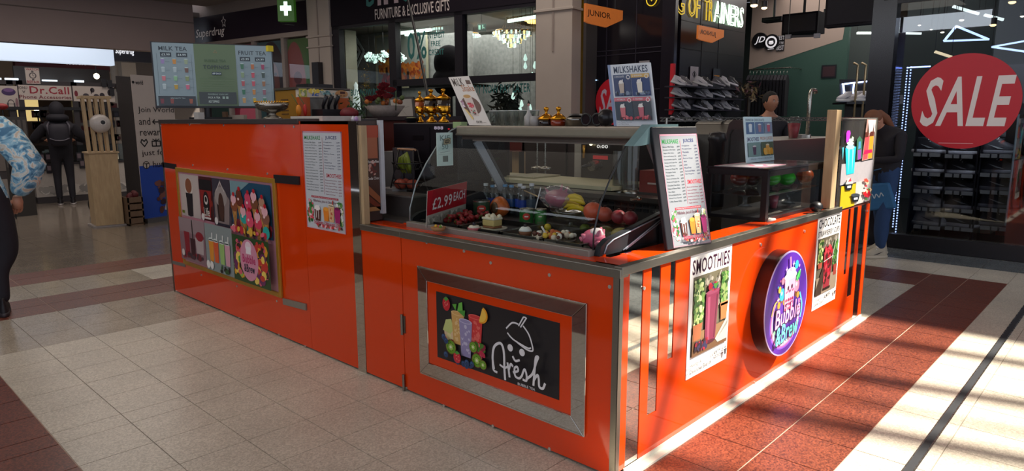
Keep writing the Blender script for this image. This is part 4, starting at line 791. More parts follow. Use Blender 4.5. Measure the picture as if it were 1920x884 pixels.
w = MB(); w.box(sx(-60), sx(240), YS+2.3, YS+2.4, 0, 2.3, mt('4a3c38', .6)); w.build('rear_panel', t); w = MB(); w.box(sx(-60), sx(20), YS-.25, YS+.2, .0, 1.3, mt('3a3436', .5)); w.box(sx(-60), sx(20), YS-.26, YS-.25, .15, .5, mt('8a827c', .5)); w.box(sx(-60), sx(20), YS-.26, YS-.25, .65, 1.2, mt('6a625e', .4)); w.build('side_cabinet', t)
w = MB(); w.box(sx(66, 200), sx(110, 200), YS+1.5, YS+1.52, 1.55, 2.0, mt('e8cc88', .5, 0, .55)); w.box(sx(66, 200), sx(85, 240), YS+1.45, YS+1.5, 1.25, 1.45, mt('5a1c28', .5)); w.box(sx(150), sx(200), YS+1.2, YS+1.22, 1.35, 1.5, mt('7a1c28', .5)); w.build('lit_backdrop', t)
a = Art(V((sx(55, 300), YS-.252, .12)), V((sx(240, 300)-sx(55, 300), 0, 0)), V((0, 0, .6)), .5, 0, .002)
a.blobs(0, .0, 1, .38, ['8a8480', 'c8c0b8', '9a948e'], 60, .02, .06); a.done('marble_print', t)
n_ = 0
for px, py in [(66, 296), (78, 296), (90, 296), (66, 318), (79, 313), (92, 317), (148, 294), (160, 294), (172, 295), (154, 308), (165, 311), (186, 296), (200, 296), (216, 298), (186, 312), (202, 312)]:
    P = on(px, py, 1, YS-.27); lb = ['small dark phone case pack hung on the white counter front of the phone stall']
    if n_ == 0:
        ORD = 'first second third fourth fifth sixth seventh eighth ninth tenth eleventh twelfth thirteenth fourteenth fifteenth sixteenth'.split(); ph = T('phone_case_pack', 'dark phone case pack nearest the lower left on the white stall counter', 'phone case', P, 0, 'phone case packs on the stall counter'); w = MB(); w.box(-.045, .045, -.012, .012, -.085, .085, mt('2a262c', .3)); w.build('case', ph, True); w = MB(); w.box(-.03, .03, -.014, -.012, -.03, .06, mt('7a6a70', .3)); w.build('print', ph, True)
    else: dup(ph, P, 'dark phone case pack on the white stall counter, %s from the start' % ORD[n_])
    n_ += 1
cc = ['4a2024', '8a7a6a', '2a2830', '6a3a3a', '9a9088', '3a3a48', '7a2028']
for i in range(46):
    px = R.uniform(152, 232); py = R.choice([200, 214, 232, 246, 258])
    if i > 26: px = R.uniform(66, 90); py = R.choice([214, 236, 250])
    P = on(px, py, 1, YS+.9); w = MB(); w.box(P.x-.06, P.x+.06, P.y, P.y+.04, P.z-.07, P.z+.07, mt(R.choice(cc), .4)); w.box(P.x-.03, P.x+.03, P.y-.006, P.y, P.z-.04, P.z+.02, mt(R.choice(cc), .4))
    tag(w.build('accessory_pack'), 'small dark accessory pack hanging inside the phone stall', 'accessory', 'accessory packs hung inside the phone stall')
for i, (px, py) in enumerate(((195, 156), (206, 158), (222, 165), (228, 185), (207, 172))):
    P = on(px+(3 if i > 2 else 0), py, 1, YS-.1); w = MB(); w.box(P.x-.04, P.x+.04, P.y-.01, P.y+.01, P.z-.08, P.z+.08, BLACK); tag(w.build('black_phone_card'), 'black phone shaped card, %s of five at the right end of the stall signs' % ORD[i], 'card', 'black phone cards on the stall')
for i in range(10):
    P = on(66+i*2.8, 258+R.uniform(-3, 3), 1, YS-.05); w = MB(); w.box(P.x-.03, P.x+.03, P.y, P.y+.05, .77, .77+R.uniform(.08, .25), mt(R.choice(['9a9490', '5a5450', '3a3840', '8a8040']), .4)); tag(w.build('boxed_gadget'), 'small boxed gadget inside the glass counter of the phone stall', 'box', 'boxed gadgets in the glass counter')
t = T('desk_lamp', 'small glowing lamp behind the stall beside the standing man', 'lamp', on(70, 208, 1, YS+1)); P = on(70, 208, 1, YS+1); w = MB(); w.sph(P, (.06, .06, .04), mt('fff0c0', .3, 0, 6, noise=0), 8, 6); w.build('bulb', t); w = MB(); w.cyl((P.x, P.y, P.z-.05), (P.x, P.y, 1.2), .015, BLACK, n=6); w.build('stem', t)
w = MB(); P = on(92, 215, 1, YS+.6); w.tube([(P.x+.17*math.cos(q*PI/10), P.y, P.z+.17*math.sin(q*PI/10)) for q in range(20)], .015, mt('4a4046', .4), 6, True); tag(w.build('ring_lamp'), 'dark ring lamp behind the man at the phone stall', 'lamp')
t, a = sheet('shiny_display_stand', 'clear plastic display stand left of the phone stall opening', 'stand', V((sx(8, 290, 13.5), 13.5, .0)), V((.35, 0, 0)), V((0, 0, 1.62)), '3a3634'); [a.rect(.05+.2*i, .5, .17+.2*i, .97, '5a5450') for i in range(5)]; a.done('print', t)
w = MB(); P = on(4, 200, 1, 13.2); w.sph(P, (.08, .08, .05), mt('8a1418', .5), 12, 8); w.cyl(P, V((P.x, P.y, 0)), .012, BLACK, n=6); tag(w.build('red_display'), 'red rounded item on a stand behind the blue jacket at the left edge', 'display')
# ---- banner, lattice stand, wheel, crate
g0 = G(271, 419); g1 = G(344, 408)
bz = on(247, 140, 1, g0.y).z
ud = (g1-g0); ud.z = 0; 
t = T('rollup_banner', 'white and blue roll up banner saying join and get rewarded behind the counter', 'banner', g0+ud*.5)
o = g0+V((0, 0, .06)); w = MB(); nrm = ud.cross(V((0, 0, 1))).normalized(); w.hexa([o, o+ud, o+ud+V((0, 0, bz-.06)), o+V((0, 0, bz-.06))], [p-nrm*.008 for p in (o, o+ud, o+ud+V((0, 0, bz-.06)), o+V((0, 0, bz-.06)))], mt('c2b6b0', .5, noise=.03)); w.build('sheet', t)
w = MB(); w.bar(g0+V((0, 0, .035)), g1+V((0, 0, .035)), .16, .07, mt('8a8a90', .3, .8)); w.bar(o+ud*.5-nrm*.03, o+ud*.5-nrm*.03+V((0, 0, bz-.06)), .02, .02, STEEL); w.build('base_cassette', t)
a = Art(o, ud, V((0, 0, bz-.06)), .5, 0, .002)
a.rect(0, 0, 1.0, .375, '2448a8').up()
TC = '1c181c'
a.text('world', .09, .935, .27, .965, TC, .02); a.circ(.04, .95, .03, TC)
for i, ln in enumerate(('Join World', 'and', 'rewarded', '', 'just for', '  human')):
    y = .735-i*.075
    if ln == 'and': a.text('and', .09, y, .36, y+.05, TC, 0).text('get', .68, y-.012, .92, y+.04, TC, 0); a.line([(.42, y+.02), (.62, y+.02)], .008, TC).line([(.47, y+.035), (.42, y+.02), (.47, y+.005)], .008, TC).line([(.57, y+.035), (.62, y+.02), (.57, y+.005)], .008, TC)
    elif ln == '': a.line([(.17, y-.0), (.09, y+.03), (.12, y+.05), (.17, y+.035), (.22, y+.05), (.25, y+.03), (.17, y)], .008, TC); a.line([(.36, y), (.36, y+.035), (.56, y+.035), (.56, y), (.36, y)], .008, TC).line([(.46, y), (.46, y+.05)], .008, TC).line([(.38, y+.05), (.46, y+.035), (.54, y+.05)], .006, TC)
    elif ln.strip() == 'human': a.circ(.17, y+.02, .085, TC).up().circ(.17, y+.02, .068, 'c2b6b0').up().line([(.17, y), (.17, y+.03)], .008, TC).line([(.12, y+.03), (.22, y+.03)], .006, TC).text('human', .33, y, .85, y+.045, TC, 0)
    else: a.text(ln, .09, y, {'Join World': .98, 'rewarded': .88, 'just for': .72}[ln], y+.05, TC, 0)
a.blobs(.3, .02, .75, .28, ['5a3430', '3a2430', '7a4a44'], 26, .04, .09); a.poly([(.52, .05), (.95, .02), (.98, .36), (.78, .36)], 'c8c8d0').up(); a.done('print', t)
g2 = G(243, 416); w = MB(); zt = on(217, 142, 1, g2.y).z
q0 = G(271, 411); q0b = G(243, 415); t = T('grey_screen', 'plain dark grey upright screen between the wooden stand and the banner', 'screen', q0b)
w.hexa([q0b, q0, q0+V((0, 0, zt)), q0b+V((0, 0, zt))], [p+V((.03, .02, 0)) for p in (q0b, q0, q0+V((0, 0, zt)), q0b+V((0, 0, zt)))], mt('3a3638', .5)); w.build('panel', t); w = MB(); w.bar(q0b, q0, .25, .03, mt('2a2628')); w.build('foot', t)
# lattice stand
P0 = G(181, 427); t = T('lattice_stand', 'pale wooden lattice stand on a tall box base in the walkway', 'stand', P0)
zb = on(183, 288, 1, P0.y).z; zt = on(183, 180, 1, P0.y).z
M_ = Matrix.Translation((P0.x, P0.y, 0)) @ Matrix.Rotation(math.radians(-5), 4, 'Z')
w = MB(M_); w.box(0, .37, 0, .36, 0.02, zb, PINE); w.build('base_box', t, bevel=.004); w = MB(M_); w.box(-.04, .43, -.04, .40, 0, .02, mt('9a9290', .4)); w.build('foot_plate', t)
w = MB(M_); w.box(-.02, .39, -.02, .38, zb, zb+.02, PINE); w.box(-.02, .36, 0.0, .34, zt-.04, zt, PINE); w.build('rim', t)
for i in range(5):
    w = MB(M_); w.bar((.02+i*.08, .02, zb), (.0+i*.08, .02, zt-.02), .036, .03, PINE, (0, 1, 0)); w.build('slat', t)
for i in range(4):
    w = MB(M_); w.bar((.06+i*.08, .32, zb), (.04+i*.08, .32, zt-.02), .036, .03, PINE, (0, 1, 0)); w.build('slat', t)
P = on(188, 232, 1, P0.y-.06); t = T('orb_scanner', 'white ball shaped scanner with dark eye held in the lattice stand', 'device', P)
w = MB(); w.sph(P, .135, mt('c8beb8', .25), 24, 16); w.build('shell', t); nn = (CAMP-P).normalized(); e_ = (nn+V((0.25, 0, .12))).normalized(); w = MB(); w.cyl(P+e_*.128, P+e_*.139, .042, mt('d8d0c8', .2), n=20); w.cyl(P+e_*.139, P+e_*.141, .030, BLACK, n=20); w.build('eye', t)
P = G(172, 407); t = T('wheel', 'dark rubber wheel showing behind the wooden stand', 'wheel', P+V((0.1, .6, 0))); P = on(177, 383, 1, P.y+.6); rr = P.z
w = MB(); w.tube([(P.x+rr*.42*math.cos(q*PI/12)+.0, P.y, rr*.98+(rr-.04)*math.sin(q*PI/12)) for q in range(24)], .04, mt('141216', .7), 8, True); w.build('tyre', t); w = MB(); w.cyl((P.x, P.y-.03, rr), (P.x, P.y+.03, rr), .06, mt('5a565a', .4, .6)); [w.bar((P.x, P.y, rr), (P.x+rr*.4*math.cos(q*PI/3), P.y, rr+(rr-.05)*math.sin(q*PI/3)), .015, .015, mt('5a565a', .4, .6)) for q in range(6)]; w.build('hub', t)
P = G(243, 424); Pb = G(271, 421); t = T('slatted_crate', 'small slatted wooden crate with dark red contents beside the banner foot', 'crate', P)
zc = .42; P = P+V((0, -.02, 0)); wd = (Pb-P).length
for i in range(4): w = MB(); w.box(P.x, P.x+wd, P.y, P.y+.015, .03+i*.105, .11+i*.105, wood('5a4434', '7a604a', 'oldwood')); w.build('slat', t)
w = MB(); [w.box(x_, x_+.02, P.y, P.y+.3, 0, zc, wood('5a4434', '7a604a', 'oldwood')) for x_ in (P.x, P.x+wd-.02)]; w.box(P.x, P.x+wd, P.y+.285, P.y+.3, 0, zc, wood('5a4434', '7a604a', 'oldwood')); w.box(P.x, P.x+wd, P.y, P.y+.3, 0, .02, wood('5a4434', '7a604a', 'oldwood')); w.build('crate_frame', t)
w = MB(); [w.sph((P.x+.06+R.uniform(0, wd-.12), P.y+.06+R.uniform(0, .18), zc+R.uniform(-.03, .05)), .05, mt('5a1418', .6), 8, 6) for i in range(9)]; o = w.build('contents', t); o['kind'] = 'stuff'
# ================================================================== KIOSK
KX, KY = 2.30, 1.555          # faces: x = KX (left face), y = KY (right face)
def kz(px, py): return on(px, py, 0, KX).z
def ky(px, py): return on(px, py, 0, KX).y
def rx(px, py): return on(px, py, 1, KY).x
def rz_(px, py): return on(px, py, 1, KY).z
SCREW = mt('d8d4cc', .25, .8)
def screws_left(pts, parent):
    for px, py in pts:
        P = on(px, py, 0, KX); w = MB(); w.cyl(P+V((-.005, 0, 0)), P, .0085, SCREW, n=10); w.build('screw', parent)
def screws_right(pts, parent):
    for px, py in pts:
        P = on(px, py, 1, KY); w = MB(); w.cyl(P+V((0, -.005, 0)), P, .0085, SCREW, n=10); w.build('screw', parent)
# ---- tall counter unit
tall = T('tall_counter', 'tall orange glossy counter unit with dark worktop at the left of the kiosk', 'counter', (KX+.3, 4.9, 0))
TY0, TY1 = 3.405, 6.44
w = MB(); w.box(KX+.006, KX+.62, 4.08, TY1-.01, .02, 1.52, mt('5a2210', .5)); w.box(KX+.006, KX+.14, TY0+.022, 4.08, .02, 1.52, mt('5a2210', .5)); w.build('carcass', tall)
w = MB(); w.box(KX, KX+.006, 4.045, TY1, .012, 1.525, ORANGE); w.build('orange_panel', tall)
w = MB(); w.box(KX, KX+.006, TY0+.09, 4.042, .012, 1.545, ORANGE); w.build('orange_panel', tall)
w = MB(); w.box(KX-.002, KX+.004, TY0, TY0+.088, .0, 1.545, MIRROR); w.build('mirror_strip', tall)
w = MB(); w.box(KX-.004, KX, TY1-.02, TY1+.006, 0, 1.53, RAIL); w.build('edge_trim', tall)
w = MB(); w.box(KX-.012, KX+.62, 4.06, TY1, 1.526, 1.562, mt('3a3230', .35)); w.build('worktop', tall, bevel=.004)
w = MB(); w.box(KX, KX+.15, TY0+.022, 4.06, 1.526, 1.545, mt('c03a14', .25)); w.build('worktop', tall)
screws_left([(302, 236), (356, 234), (420, 235), (497, 237), (552, 238), (362, 310), (427, 318), (502, 326), (331, 546), (386, 571), (449, 597), (524, 628), (573, 650), (378, 516), (445, 537), (520, 565)], tall)
# end face toward the low counter (y = TY0)
w = MB(); w.box(KX+.01, KX+.16, TY0+.004, TY0+.02, .95, 1.545, mt('4a3a34', .5)); w.build('end_panel', tall)
w = MB(); w.box(KX+.006, KX+.045, TY0-.03, TY0, .94, 1.52, PINE); w.build('wood_post', tall)
w = MB(); w.box(KX+.14, KX+.165, TY0-.03, TY0, .99, 1.55, mt('c8c8cc', .4)); w.build('white_edge', tall)
t, a = sheet('coffee_poster', 'narrow dark poster with coffee cup and sweets on the end of the tall counter', 'poster', (KX+.048, TY0-.012, 1.01), (.09, 0, 0), (0, 0, .51), '4a2c20')
a.rect(0, .86, 1, 1, 'b04a30').up().rect(.1, .62, .9, .86, 'a86040').up().blobs(.1, .4, .9, .6, ['8a3a2a', 'c89888', '6a2a20'], 16, .08, .16).text('Hot Coffee', .05, .565, .95, .6, 'e0d4cc', .02).text('Soda Choc', .05, .37, .95, .405, 'e0d4cc', .02).poly([(0, .22), (.98, .08), (.98, .16), (0, .32)], '9a5a38').poly([(0, .12), (.98, 0), (.98, .06), (0, .2)], '7a3a28').rect(.0, 0, .98, .05, 'b08050'); a.done('print', t)
# tape pieces
def tape(name, label, p0, p1, h, m, off=.004):
    A = on(*p0, 0, KX); B = on(*p1, 0, KX); t_ = MB(); t_.hexa([V((KX-off, A.y, A.z-h/2)), V((KX-off, B.y, B.z-h/2)), V((KX-off, B.y, B.z+h/2)), V((KX-off, A.y, A.z+h/2))], [V((KX-.0005, A.y, A.z-h/2)), V((KX-.0005, B.y, B.z-h/2)), V((KX-.0005, B.y, B.z+h/2)), V((KX-.0005, A.y, A.z+h/2))], m)
    return tag(t_.build(name), label, 'tape')
tape('tape_strip', 'black tape strip at the upper left of the gold framed poster', (305, 309), (331, 313), .045, mt('1a1016', .45)); tape('tape_strip', 'black tape strip at the upper right of the gold framed poster', (516, 335), (563, 339), .055, mt('1a1016', .45), .012)
tape('tape_strip', 'silver tape strip at the lower left of the gold framed poster', (324, 492), (348, 498), .03, mt('8f8a84', .3, .6)); tape('tape_strip', 'silver tape strip at the lower right of the gold framed poster', (533, 565), (576, 576), .045, mt('9a958c', .3, .6), .012)
# gold framed picture poster
t = T('framed_menu_poster', 'gold framed poster of coffee, milkshakes, ice creams and cups on the tall counter', 'poster', (KX, 5.27, .73))
PY1, PY0, PZ0, PZ1 = 6.135, 4.40, .305, 1.155
GF = mt('b8862c', .35, .35, noise=.05)
for q in ((PY0, PY0+.035, PZ0, PZ1), (PY1-.035, PY1, PZ0, PZ1), (PY0+.035, PY1-.035, PZ0, PZ0+.035), (PY0+.035, PY1-.035, PZ1-.035, PZ1)):
    w = MB(); w.box(KX-.018, KX-.001, q[0], q[1], q[2], q[3], GF); w.build('frame_bar', t, bevel=.003)
w = MB(); w.box(KX-.008, KX-.001, PY0+.035, PY1-.035, PZ0+.035, PZ1-.035, mt('c88a96', .35, noise=.03)); w.build('backing', t)
a = Art(V((KX-.0085, PY1-.035, PZ0+.035)), V((0, -(PY1-PY0-.07), 0)), V((0, 0, PZ1-PZ0-.07)), .3)
# six pictures (pink gaps between)
def cell(x0, y0, x1, y1, c): a.up(); a.rect(x0, y0, x1, y1, c); a.up()
cell(.015, .52, .245, .98, 'c2b4ae'); a.poly([(.09, .53), (.155, .53), (.165, .84), (.08, .84)], '16141e').up().ell(.122, .56, .034, .035, '16141e'); a.ell(.122, .84, .048, .105, 'd8ccc4', 28).up().ell(.122, .86, .04, .08, '8a5238', 28).up().poly([(.082, .78), (.162, .78), (.160, .73), (.084, .73)], '16141e'); a.rect(.02, .55, .05, .58, '6a7a20')
cell(.255, .52, .40, .98, '4a1418'); a.blobs(.255, .52, .40, .98, ['3a0e14', '6a1c22', '241016', '8a2a20'], 40, .012, .03); a.poly([(.28, .56), (.37, .56), (.39, .84), (.26, .84)], '8f1c1c').up().rect(.255, .84, .395, .95, '141016').up().ell(.327, .70, .035, .13, '181418').up().ell(.327, .74, .02, .05, 'd8ccc4').up().ell(.327, .745, .013, .03, '181418').text('Life', .295, .57, .36, .66, 'd8ccc4', .02).circ(.28, .555, .018, 'e0d8d4').rect(.3, .54, .37, .56, 'e0d8d4')
cell(.41, .50, .60, .98, '3a3440'); a.blobs(.41, .50, .6, .95, ['4a4450', '2a2430', '6a5a50'], 40, .015, .03); a.poly([(.43, .53), (.57, .53), (.59, .78), (.53, .88), (.50, .97), (.47, .88), (.425, .78)], '8a7a78').up().poly([(.46, .55), (.52, .55), (.53, .78), (.45, .78)], '2a1c1c').up().ell(.50, .80, .065, .10, 'a09490').up().ell(.5, .70, .03, .14, '4a2e26').line([(.46, .86), (.5, .95), (.54, .86)], .012, 'c8bcb8').circ(.435, .545, .018, 'e0d8d4')
cell(.61, .48, .985, .98, '1c4a66'); a.blobs(.61, .48, .985, .62, ['b83040', 'd85a6a', '3ab0a0', 'e0a030', '7a2030'], 40, .015, .035); a.poly([(.61, .98), (.61, .8), (.8, .98)], '7a98a0').up()
for i, (x, y, c) in enumerate(((.64, .72, '8a4a30'), (.70, .78, '6a3020'), (.735, .62, '28a8a0'), (.79, .76, 'd84a6a'), (.85, .78, '7a4a30'), (.80, .60, 'e0506e'), (.88, .60, 'd8405a'), (.93, .74, 'b88a70'), (.955, .66, '8a5a48'))):
    a.poly([(x-.028, y), (x+.028, y), (x, y-.24)], 'c08a4a').up().line([(x-.02, y-.03), (x+.01, y-.15)], .008, '8a5a2a').line([(x+.02, y-.03), (x-.01, y-.15)], .008, '8a5a2a').up(); a.ell(x, y+.02, .036, .06, c, 14).up().ell(x-.004, y+.08, .027, .045, c if i % 2 else 'e8b0b8', 14).up().ell(x, y+.13, .012, .022, 'c01828', 8).ell(x-.01, y+.03, .01, .015, 'f0c8c8', 6).up()
a.ell(.955, .545, .03, .06, '2aa8a0').up().circ(.65, .525, .018, 'e8e0dc'); a.blobs(.61, .48, .985, .56, ['c02a3a', 'e06a7a', 'e0b040'], 14, .012, .022)
cell(.015, .04, .325, .51, '8a6a72'); a.rect(.015, .35, .325, .51, '9a8488').up(); a.poly([(.08, .12), (.13, .12), (.14, .36), (.07, .36)], '8f1a2c').up().poly([(.15, .08), (.2, .08), (.205, .3), (.145, .3)], '3a1420').up().poly([(.22, .15), (.30, .15), (.31, .32), (.21, .32)], 'b8a8a8').up().ell(.265, .34, .045, .05, '8f1a2c').rect(.175, .3, .185, .5, '3a3436'); a.blobs(.03, .05, .3, .16, ['8f1a2c', '6a1020', '3a2430'], 24, .012, .022); a.circ(.05, .12, .018, 'e0d8d4')
cell(.335, .02, .63, .51, '8a9494')
for x, c in ((.40, 'e0902a'), (.455, 'd85a30'), (.52, '9ac070'), (.58, 'd8a0b0')): a.cup(x, .12, .055, .22, c, 'd0d8d4', True, 'e8e8e4')
for x in (.36, .4): a.circ(x, .08, .02, 'e8e4e0')
a.blobs(.48, .02, .6, .12, ['141418', '2a5a30'], 14, .008, .014)
cell(.64, .02, .985, .47, '2a4a24'); a.blobs(.64, .02, .985, .47, ['c83a30', 'e0a02a', '4a9a3a', '8ac050', 'd85a70', '6a2a5a', 'f0d060', '3a2a20'], 130, .012, .035); a.ell(.80, .25, .085, .20, 'd890a8', 30).up().ell(.8, .38, .03, .05, 'f0d8e0').up().poly([(.775, .31), (.825, .31), (.82, .38), (.78, .38)], 'f0e8ec').up().text('Bubble', .74, .22, .86, .30, 'c02868', .04).text('&Brew', .75, .13, .85, .21, '1c2a3a', .04)
a.done('picture_print', t)
# menu sheet (same artwork used on both menus)
MS = ['Banana Milk Shake', 'Strawberry Milk Shake', 'Apple Milk Shake', 'Banana and Strawberry Mix', 'Banana Strawberry Apple Mix', 'Banana and Grape Mix', 'Mango Milk Shake', 'Banana and Mango Mix', 'Pineapple Shake', 'Papaya Shake', 'Banana and Blueberry Mix', 'Banana and Pineapple Mix', 'Chocolate Date Shake', 'Dates and Banana Shake', 'Oreo Shake', 'Kit Kat and Banana Nut Oreo', 'Mixed Fruit Special', 'Coffee Banana Shake']
JU = ['Orange Juice', 'Pineapple Juice', 'Watermelon', 'Carrot', 'Beetroot Orange', 'Apple', 'Lemon', 'Mixed Fruit', 'Carrot and Melon', 'Mint Margarita']
SM = ['Banana and Strawberry', 'Apple and Mango', 'Banana Apple and Mango', 'Strawberry and Mango', 'Mango and Passion Fruit', 'Apple and Kiwi']
def menu_art(a, pc_='c8ccd0'):
    a.rect(.02, .012, .98, .99, pc_).up(); a.rect(.0, .985, 1, 1, 'c890a0').rect(0, 0, .015, 1, 'c890a0').rect(.985, 0, 1, 1, 'c890a0')
    a.text('MILKSHAKE', .05, .915, .47, .955, '1f8a3c', .05).text('JUICES', .60, .915, .88, .955, '1c2a6a', .05).text('SMOOTHIES', .58, .545, .96, .585, 'c01c30', .05)
    a.rect(.515, .37, .522, .94, 'b03048')
    for i, m_ in enumerate(MS):
        y = .88-i*.0285; L = min(.32, .017*len(m_)); a.text(m_, .05, y, .05+L, y+.014, '24363c', .0).text('£4.99', .42, y, .49, y+.014, '24363c', .01)
    for i, m_ in enumerate(JU):
        y = .885-i*.0285; L = min(.30, .017*len(m_)); a.text(m_, .55, y, .55+L, y+.014, '2a2f5a', .0).text('£3.99', .88, y, .95, y+.014, '2a2f5a', .01)
    for i, m_ in enumerate(SM):
        y = .51-i*.0285; L = min(.30, .017*len(m_)); a.text(m_, .55, y, .55+L, y+.014, '8a2440', .0).text('£4.99', .88, y, .95, y+.014, '8a2440', .01)
    a.rect(.16, .325, .86, .345, 'b02438').up().text('All Milkshakes Made With Fresh Fruit And Semi Skimmed Milk', .18, .33, .84, .341, 'f0d8d8', .0)
    a.text('Milkshake, Juice & Smoothies', .2, .275, .82, .31, '6a2a3a', .0, .3)
    a.blobs(.02, .05, .22, .33, ['2f6a34', '4a8a44', 'd84a5a', 'e89aa4', 'f0e0e0'], 60, .02, .05); a.blobs(.8, .05, .98, .32, ['3a7a3a', '6a9a4a', 'e0d8a0', 'f0f0e8'], 50, .015, .04)
    a.cup(.32, .09, .17, .12, '5a3028', 'e8dcd8', True, 'f0f0f0').ell(.32, .225, .07, .028, 'f4ece8'); a.rect(.28, .12, .295, .2, 'e8dcd8').rect(.34, .11, .355, .2, 'e8dcd8')
    a.up().cup(.55, .10, .15, .12, 'e8862a', 'f4c070', False).ell(.55, .225, .07, .02, 'f0a03a'); a.up().cup(.69, .10, .15, .16, 'e0b080', 'f4e0c0', True, 'c03a2a'); a.blobs(.64, .11, .74, .24, ['c05a3a', 'f0d0a0'], 14, .012, .025); a.up().cup(.85, .10, .15, .14, 'a8286a', 'd870a0', False).ell(.85, .245, .06, .015, '7a1c50')
    a.blobs(.25, .02, .98, .075, ['d8404a', 'e88a3a', '3a1c24', 'f0c0c8', '8a5a3a'], 40, .015, .03)
    a.text('Students Discount 20%', .24, .058, .92, .10, 'fff0f4', .07).up().text('Students Discount 20%', .24, .058, .92, .10, 'b81c40', .02)
t, a = sheet('menu_poster', 'printed milkshake, juice and smoothie price list on the tall orange counter', 'menu', (KX-.0035, 4.015, .858), (0, -.448, 0), (0, 0, .625), 'd8b8c0', .002); menu_art(a); a.done('print', t)
# ---- low counter
low = T('low_counter', 'low orange glossy counter with steel rails, mirror strips and framed corner panel', 'counter', (KX+.3, KY+.3, 0))
LT = .94
w = MB(); w.box(KX+.006, KX+.12, KY+.006, TY0-.001, .02, LT-.012, mt('5a2210', .5)); w.box(KX+.12, 5.655, KY+.006, KY+.12, .02, LT-.012, mt('5a2210', .5)); w.build('carcass', low)
w = MB(); w.box(KX, KX+.006, 3.024, TY0-.002, .012, .905, ORANGE); w.build('orange_panel', low)
w = MB(); w.box(KX, KX+.006, KY+.03, 3.018, .012, .905, ORANGE); w.build('orange_panel', low)
w = MB(); w.box(KX-.004, KX+.004, KY-.003, KY+.03, 0, .94, RAIL); w.box(KX-.004, KX+.022, KY-.004, KY, 0, .94, RAIL); w.build('corner_trim', low)
# right face panel with slots: strips of mirror set into the panel
slots = [(rx(1181, 514), rx(1207, 507), .0), (rx(1222, 503), rx(1240, 497), .215), (rx(1258, 492), rx(1268, 490), .44)]
es = 1/3.158
def ex(px, py): return rx(1540+px*es, 360+py*es)
rslots = [(ex(163, 95), ex(178, 90), .43), (ex(195, 85), ex(221, 75), .24), (ex(240, 65), ex(272, 58), .0)]
xcur = KX+.022; bb = []
for (x0, x1, z0) in slots+rslots:
    bb.append((xcur, x0)); xcur = x1
bb.append((xcur, 5.655))
for i, (x0, x1) in enumerate(bb):
    w = MB(); w.box(x0, x1, KY, KY+.006, .03, .912, ORANGE); w.build('orange_panel', low)
for (x0, x1, z0) in slots+rslots:
    if z0 > 0: w = MB(); w.box(x0, x1, KY, KY+.006, .03, z0, ORANGE); w.build('orange_panel', low)
    w = MB(); w.box(x0, x1, KY+.003, KY+.0065, max(.03, z0), .912, MIRROR); w.build('mirror_slot', low)
w = MB(); w.box(5.655, 5.668, KY-.002, KY+.12, 0, 1.56, RAIL); w.build('end_trim', low)
w = MB(); w.box(5.60, 5.655, KY+.01, KY+.06, .94, 1.55, glass('e8e8e4', 1, key='postgl')); w.build('clear_post', low)
w = MB(); w.box(KX-.01, KX+.05, 3.02, TY0, .905, .94, RAIL); w.build('top_rail', low, bevel=.003)
w = MB(); w.box(KX-.012, KX+.05, KY-.01, 3.018, .903, .942, RAIL); w.build('top_rail', low, bevel=.003)
w = MB(); w.box(KX+.0, 4.985, KY-.012, KY+.03, .912, .95, RAIL); w.build('top_rail', low, bevel=.003)
w = MB(); w.box(KX+.05, KX+.16, KY+.03, TY0, .925, .945, ORANGE); w.box(KX+.05, 5.655, KY+.03, KY+.16, .925, .9455, ORANGE); w.build('top_lip', low)
w = MB(); w.box(KX+.16, KX+.18, KY+.2, 3.2, .86, .95, ORANGE); w.build('inner_lip', low)
yi = 1.72
xa = on(1165, 497, 1, yi).x; xb = on(1245, 470, 1, yi).x; ztp = on(1245, 461, 1, yi).z
w = MB(); w.box(xa, xa+.03, yi, yi+.01, .945, ztp, ORANGE); w.box(xa+.09, xb, yi, yi+.01, .945, ztp, ORANGE); w.box(xa+.03, xa+.09, yi+.006, yi+.01, .945, ztp, mt('3a2030', .2)); w.box(xb, xb+.35, yi+.1, yi+.11, .945, ztp+.02, mt('5a1808', .4)); w.build('inner_panel', low)
w = MB(); w.box(KX+.06, 5.66, KY-.045, KY+.002, .0, .010, mt('c8c4b8', .4)); w.box(KX+.06, 5.66, KY-.006, KY, .01, .03, mt('cfcabc', .4)); w.build('base_strip', low)
w = MB(); w.cyl((KX-.012, 3.021, .34), (KX-.012, 3.021, .46), .008, RAIL, n=8); w.box(KX-.006, KX, 3.0, 3.04, .35, .45, RAIL); w.build('hinge', low)
w = MB(); w.cyl((KX-.012, 3.021, .0), (KX-.012, 3.021, .1), .008, RAIL, n=8); w.build('hinge', low)
screws_left([(801, 455), (871, 471), (921, 493), (1031, 516), (763, 728), (833, 761), (925, 799), (1031, 842), (1144, 538)], low)
screws_right([(1207, 541), (1426, 459), (1508, 434), (1320, 784), (1415, 719), (1491, 671), (1557, 629), (1201, 862), (1626, 396), (1612, 592)], low)
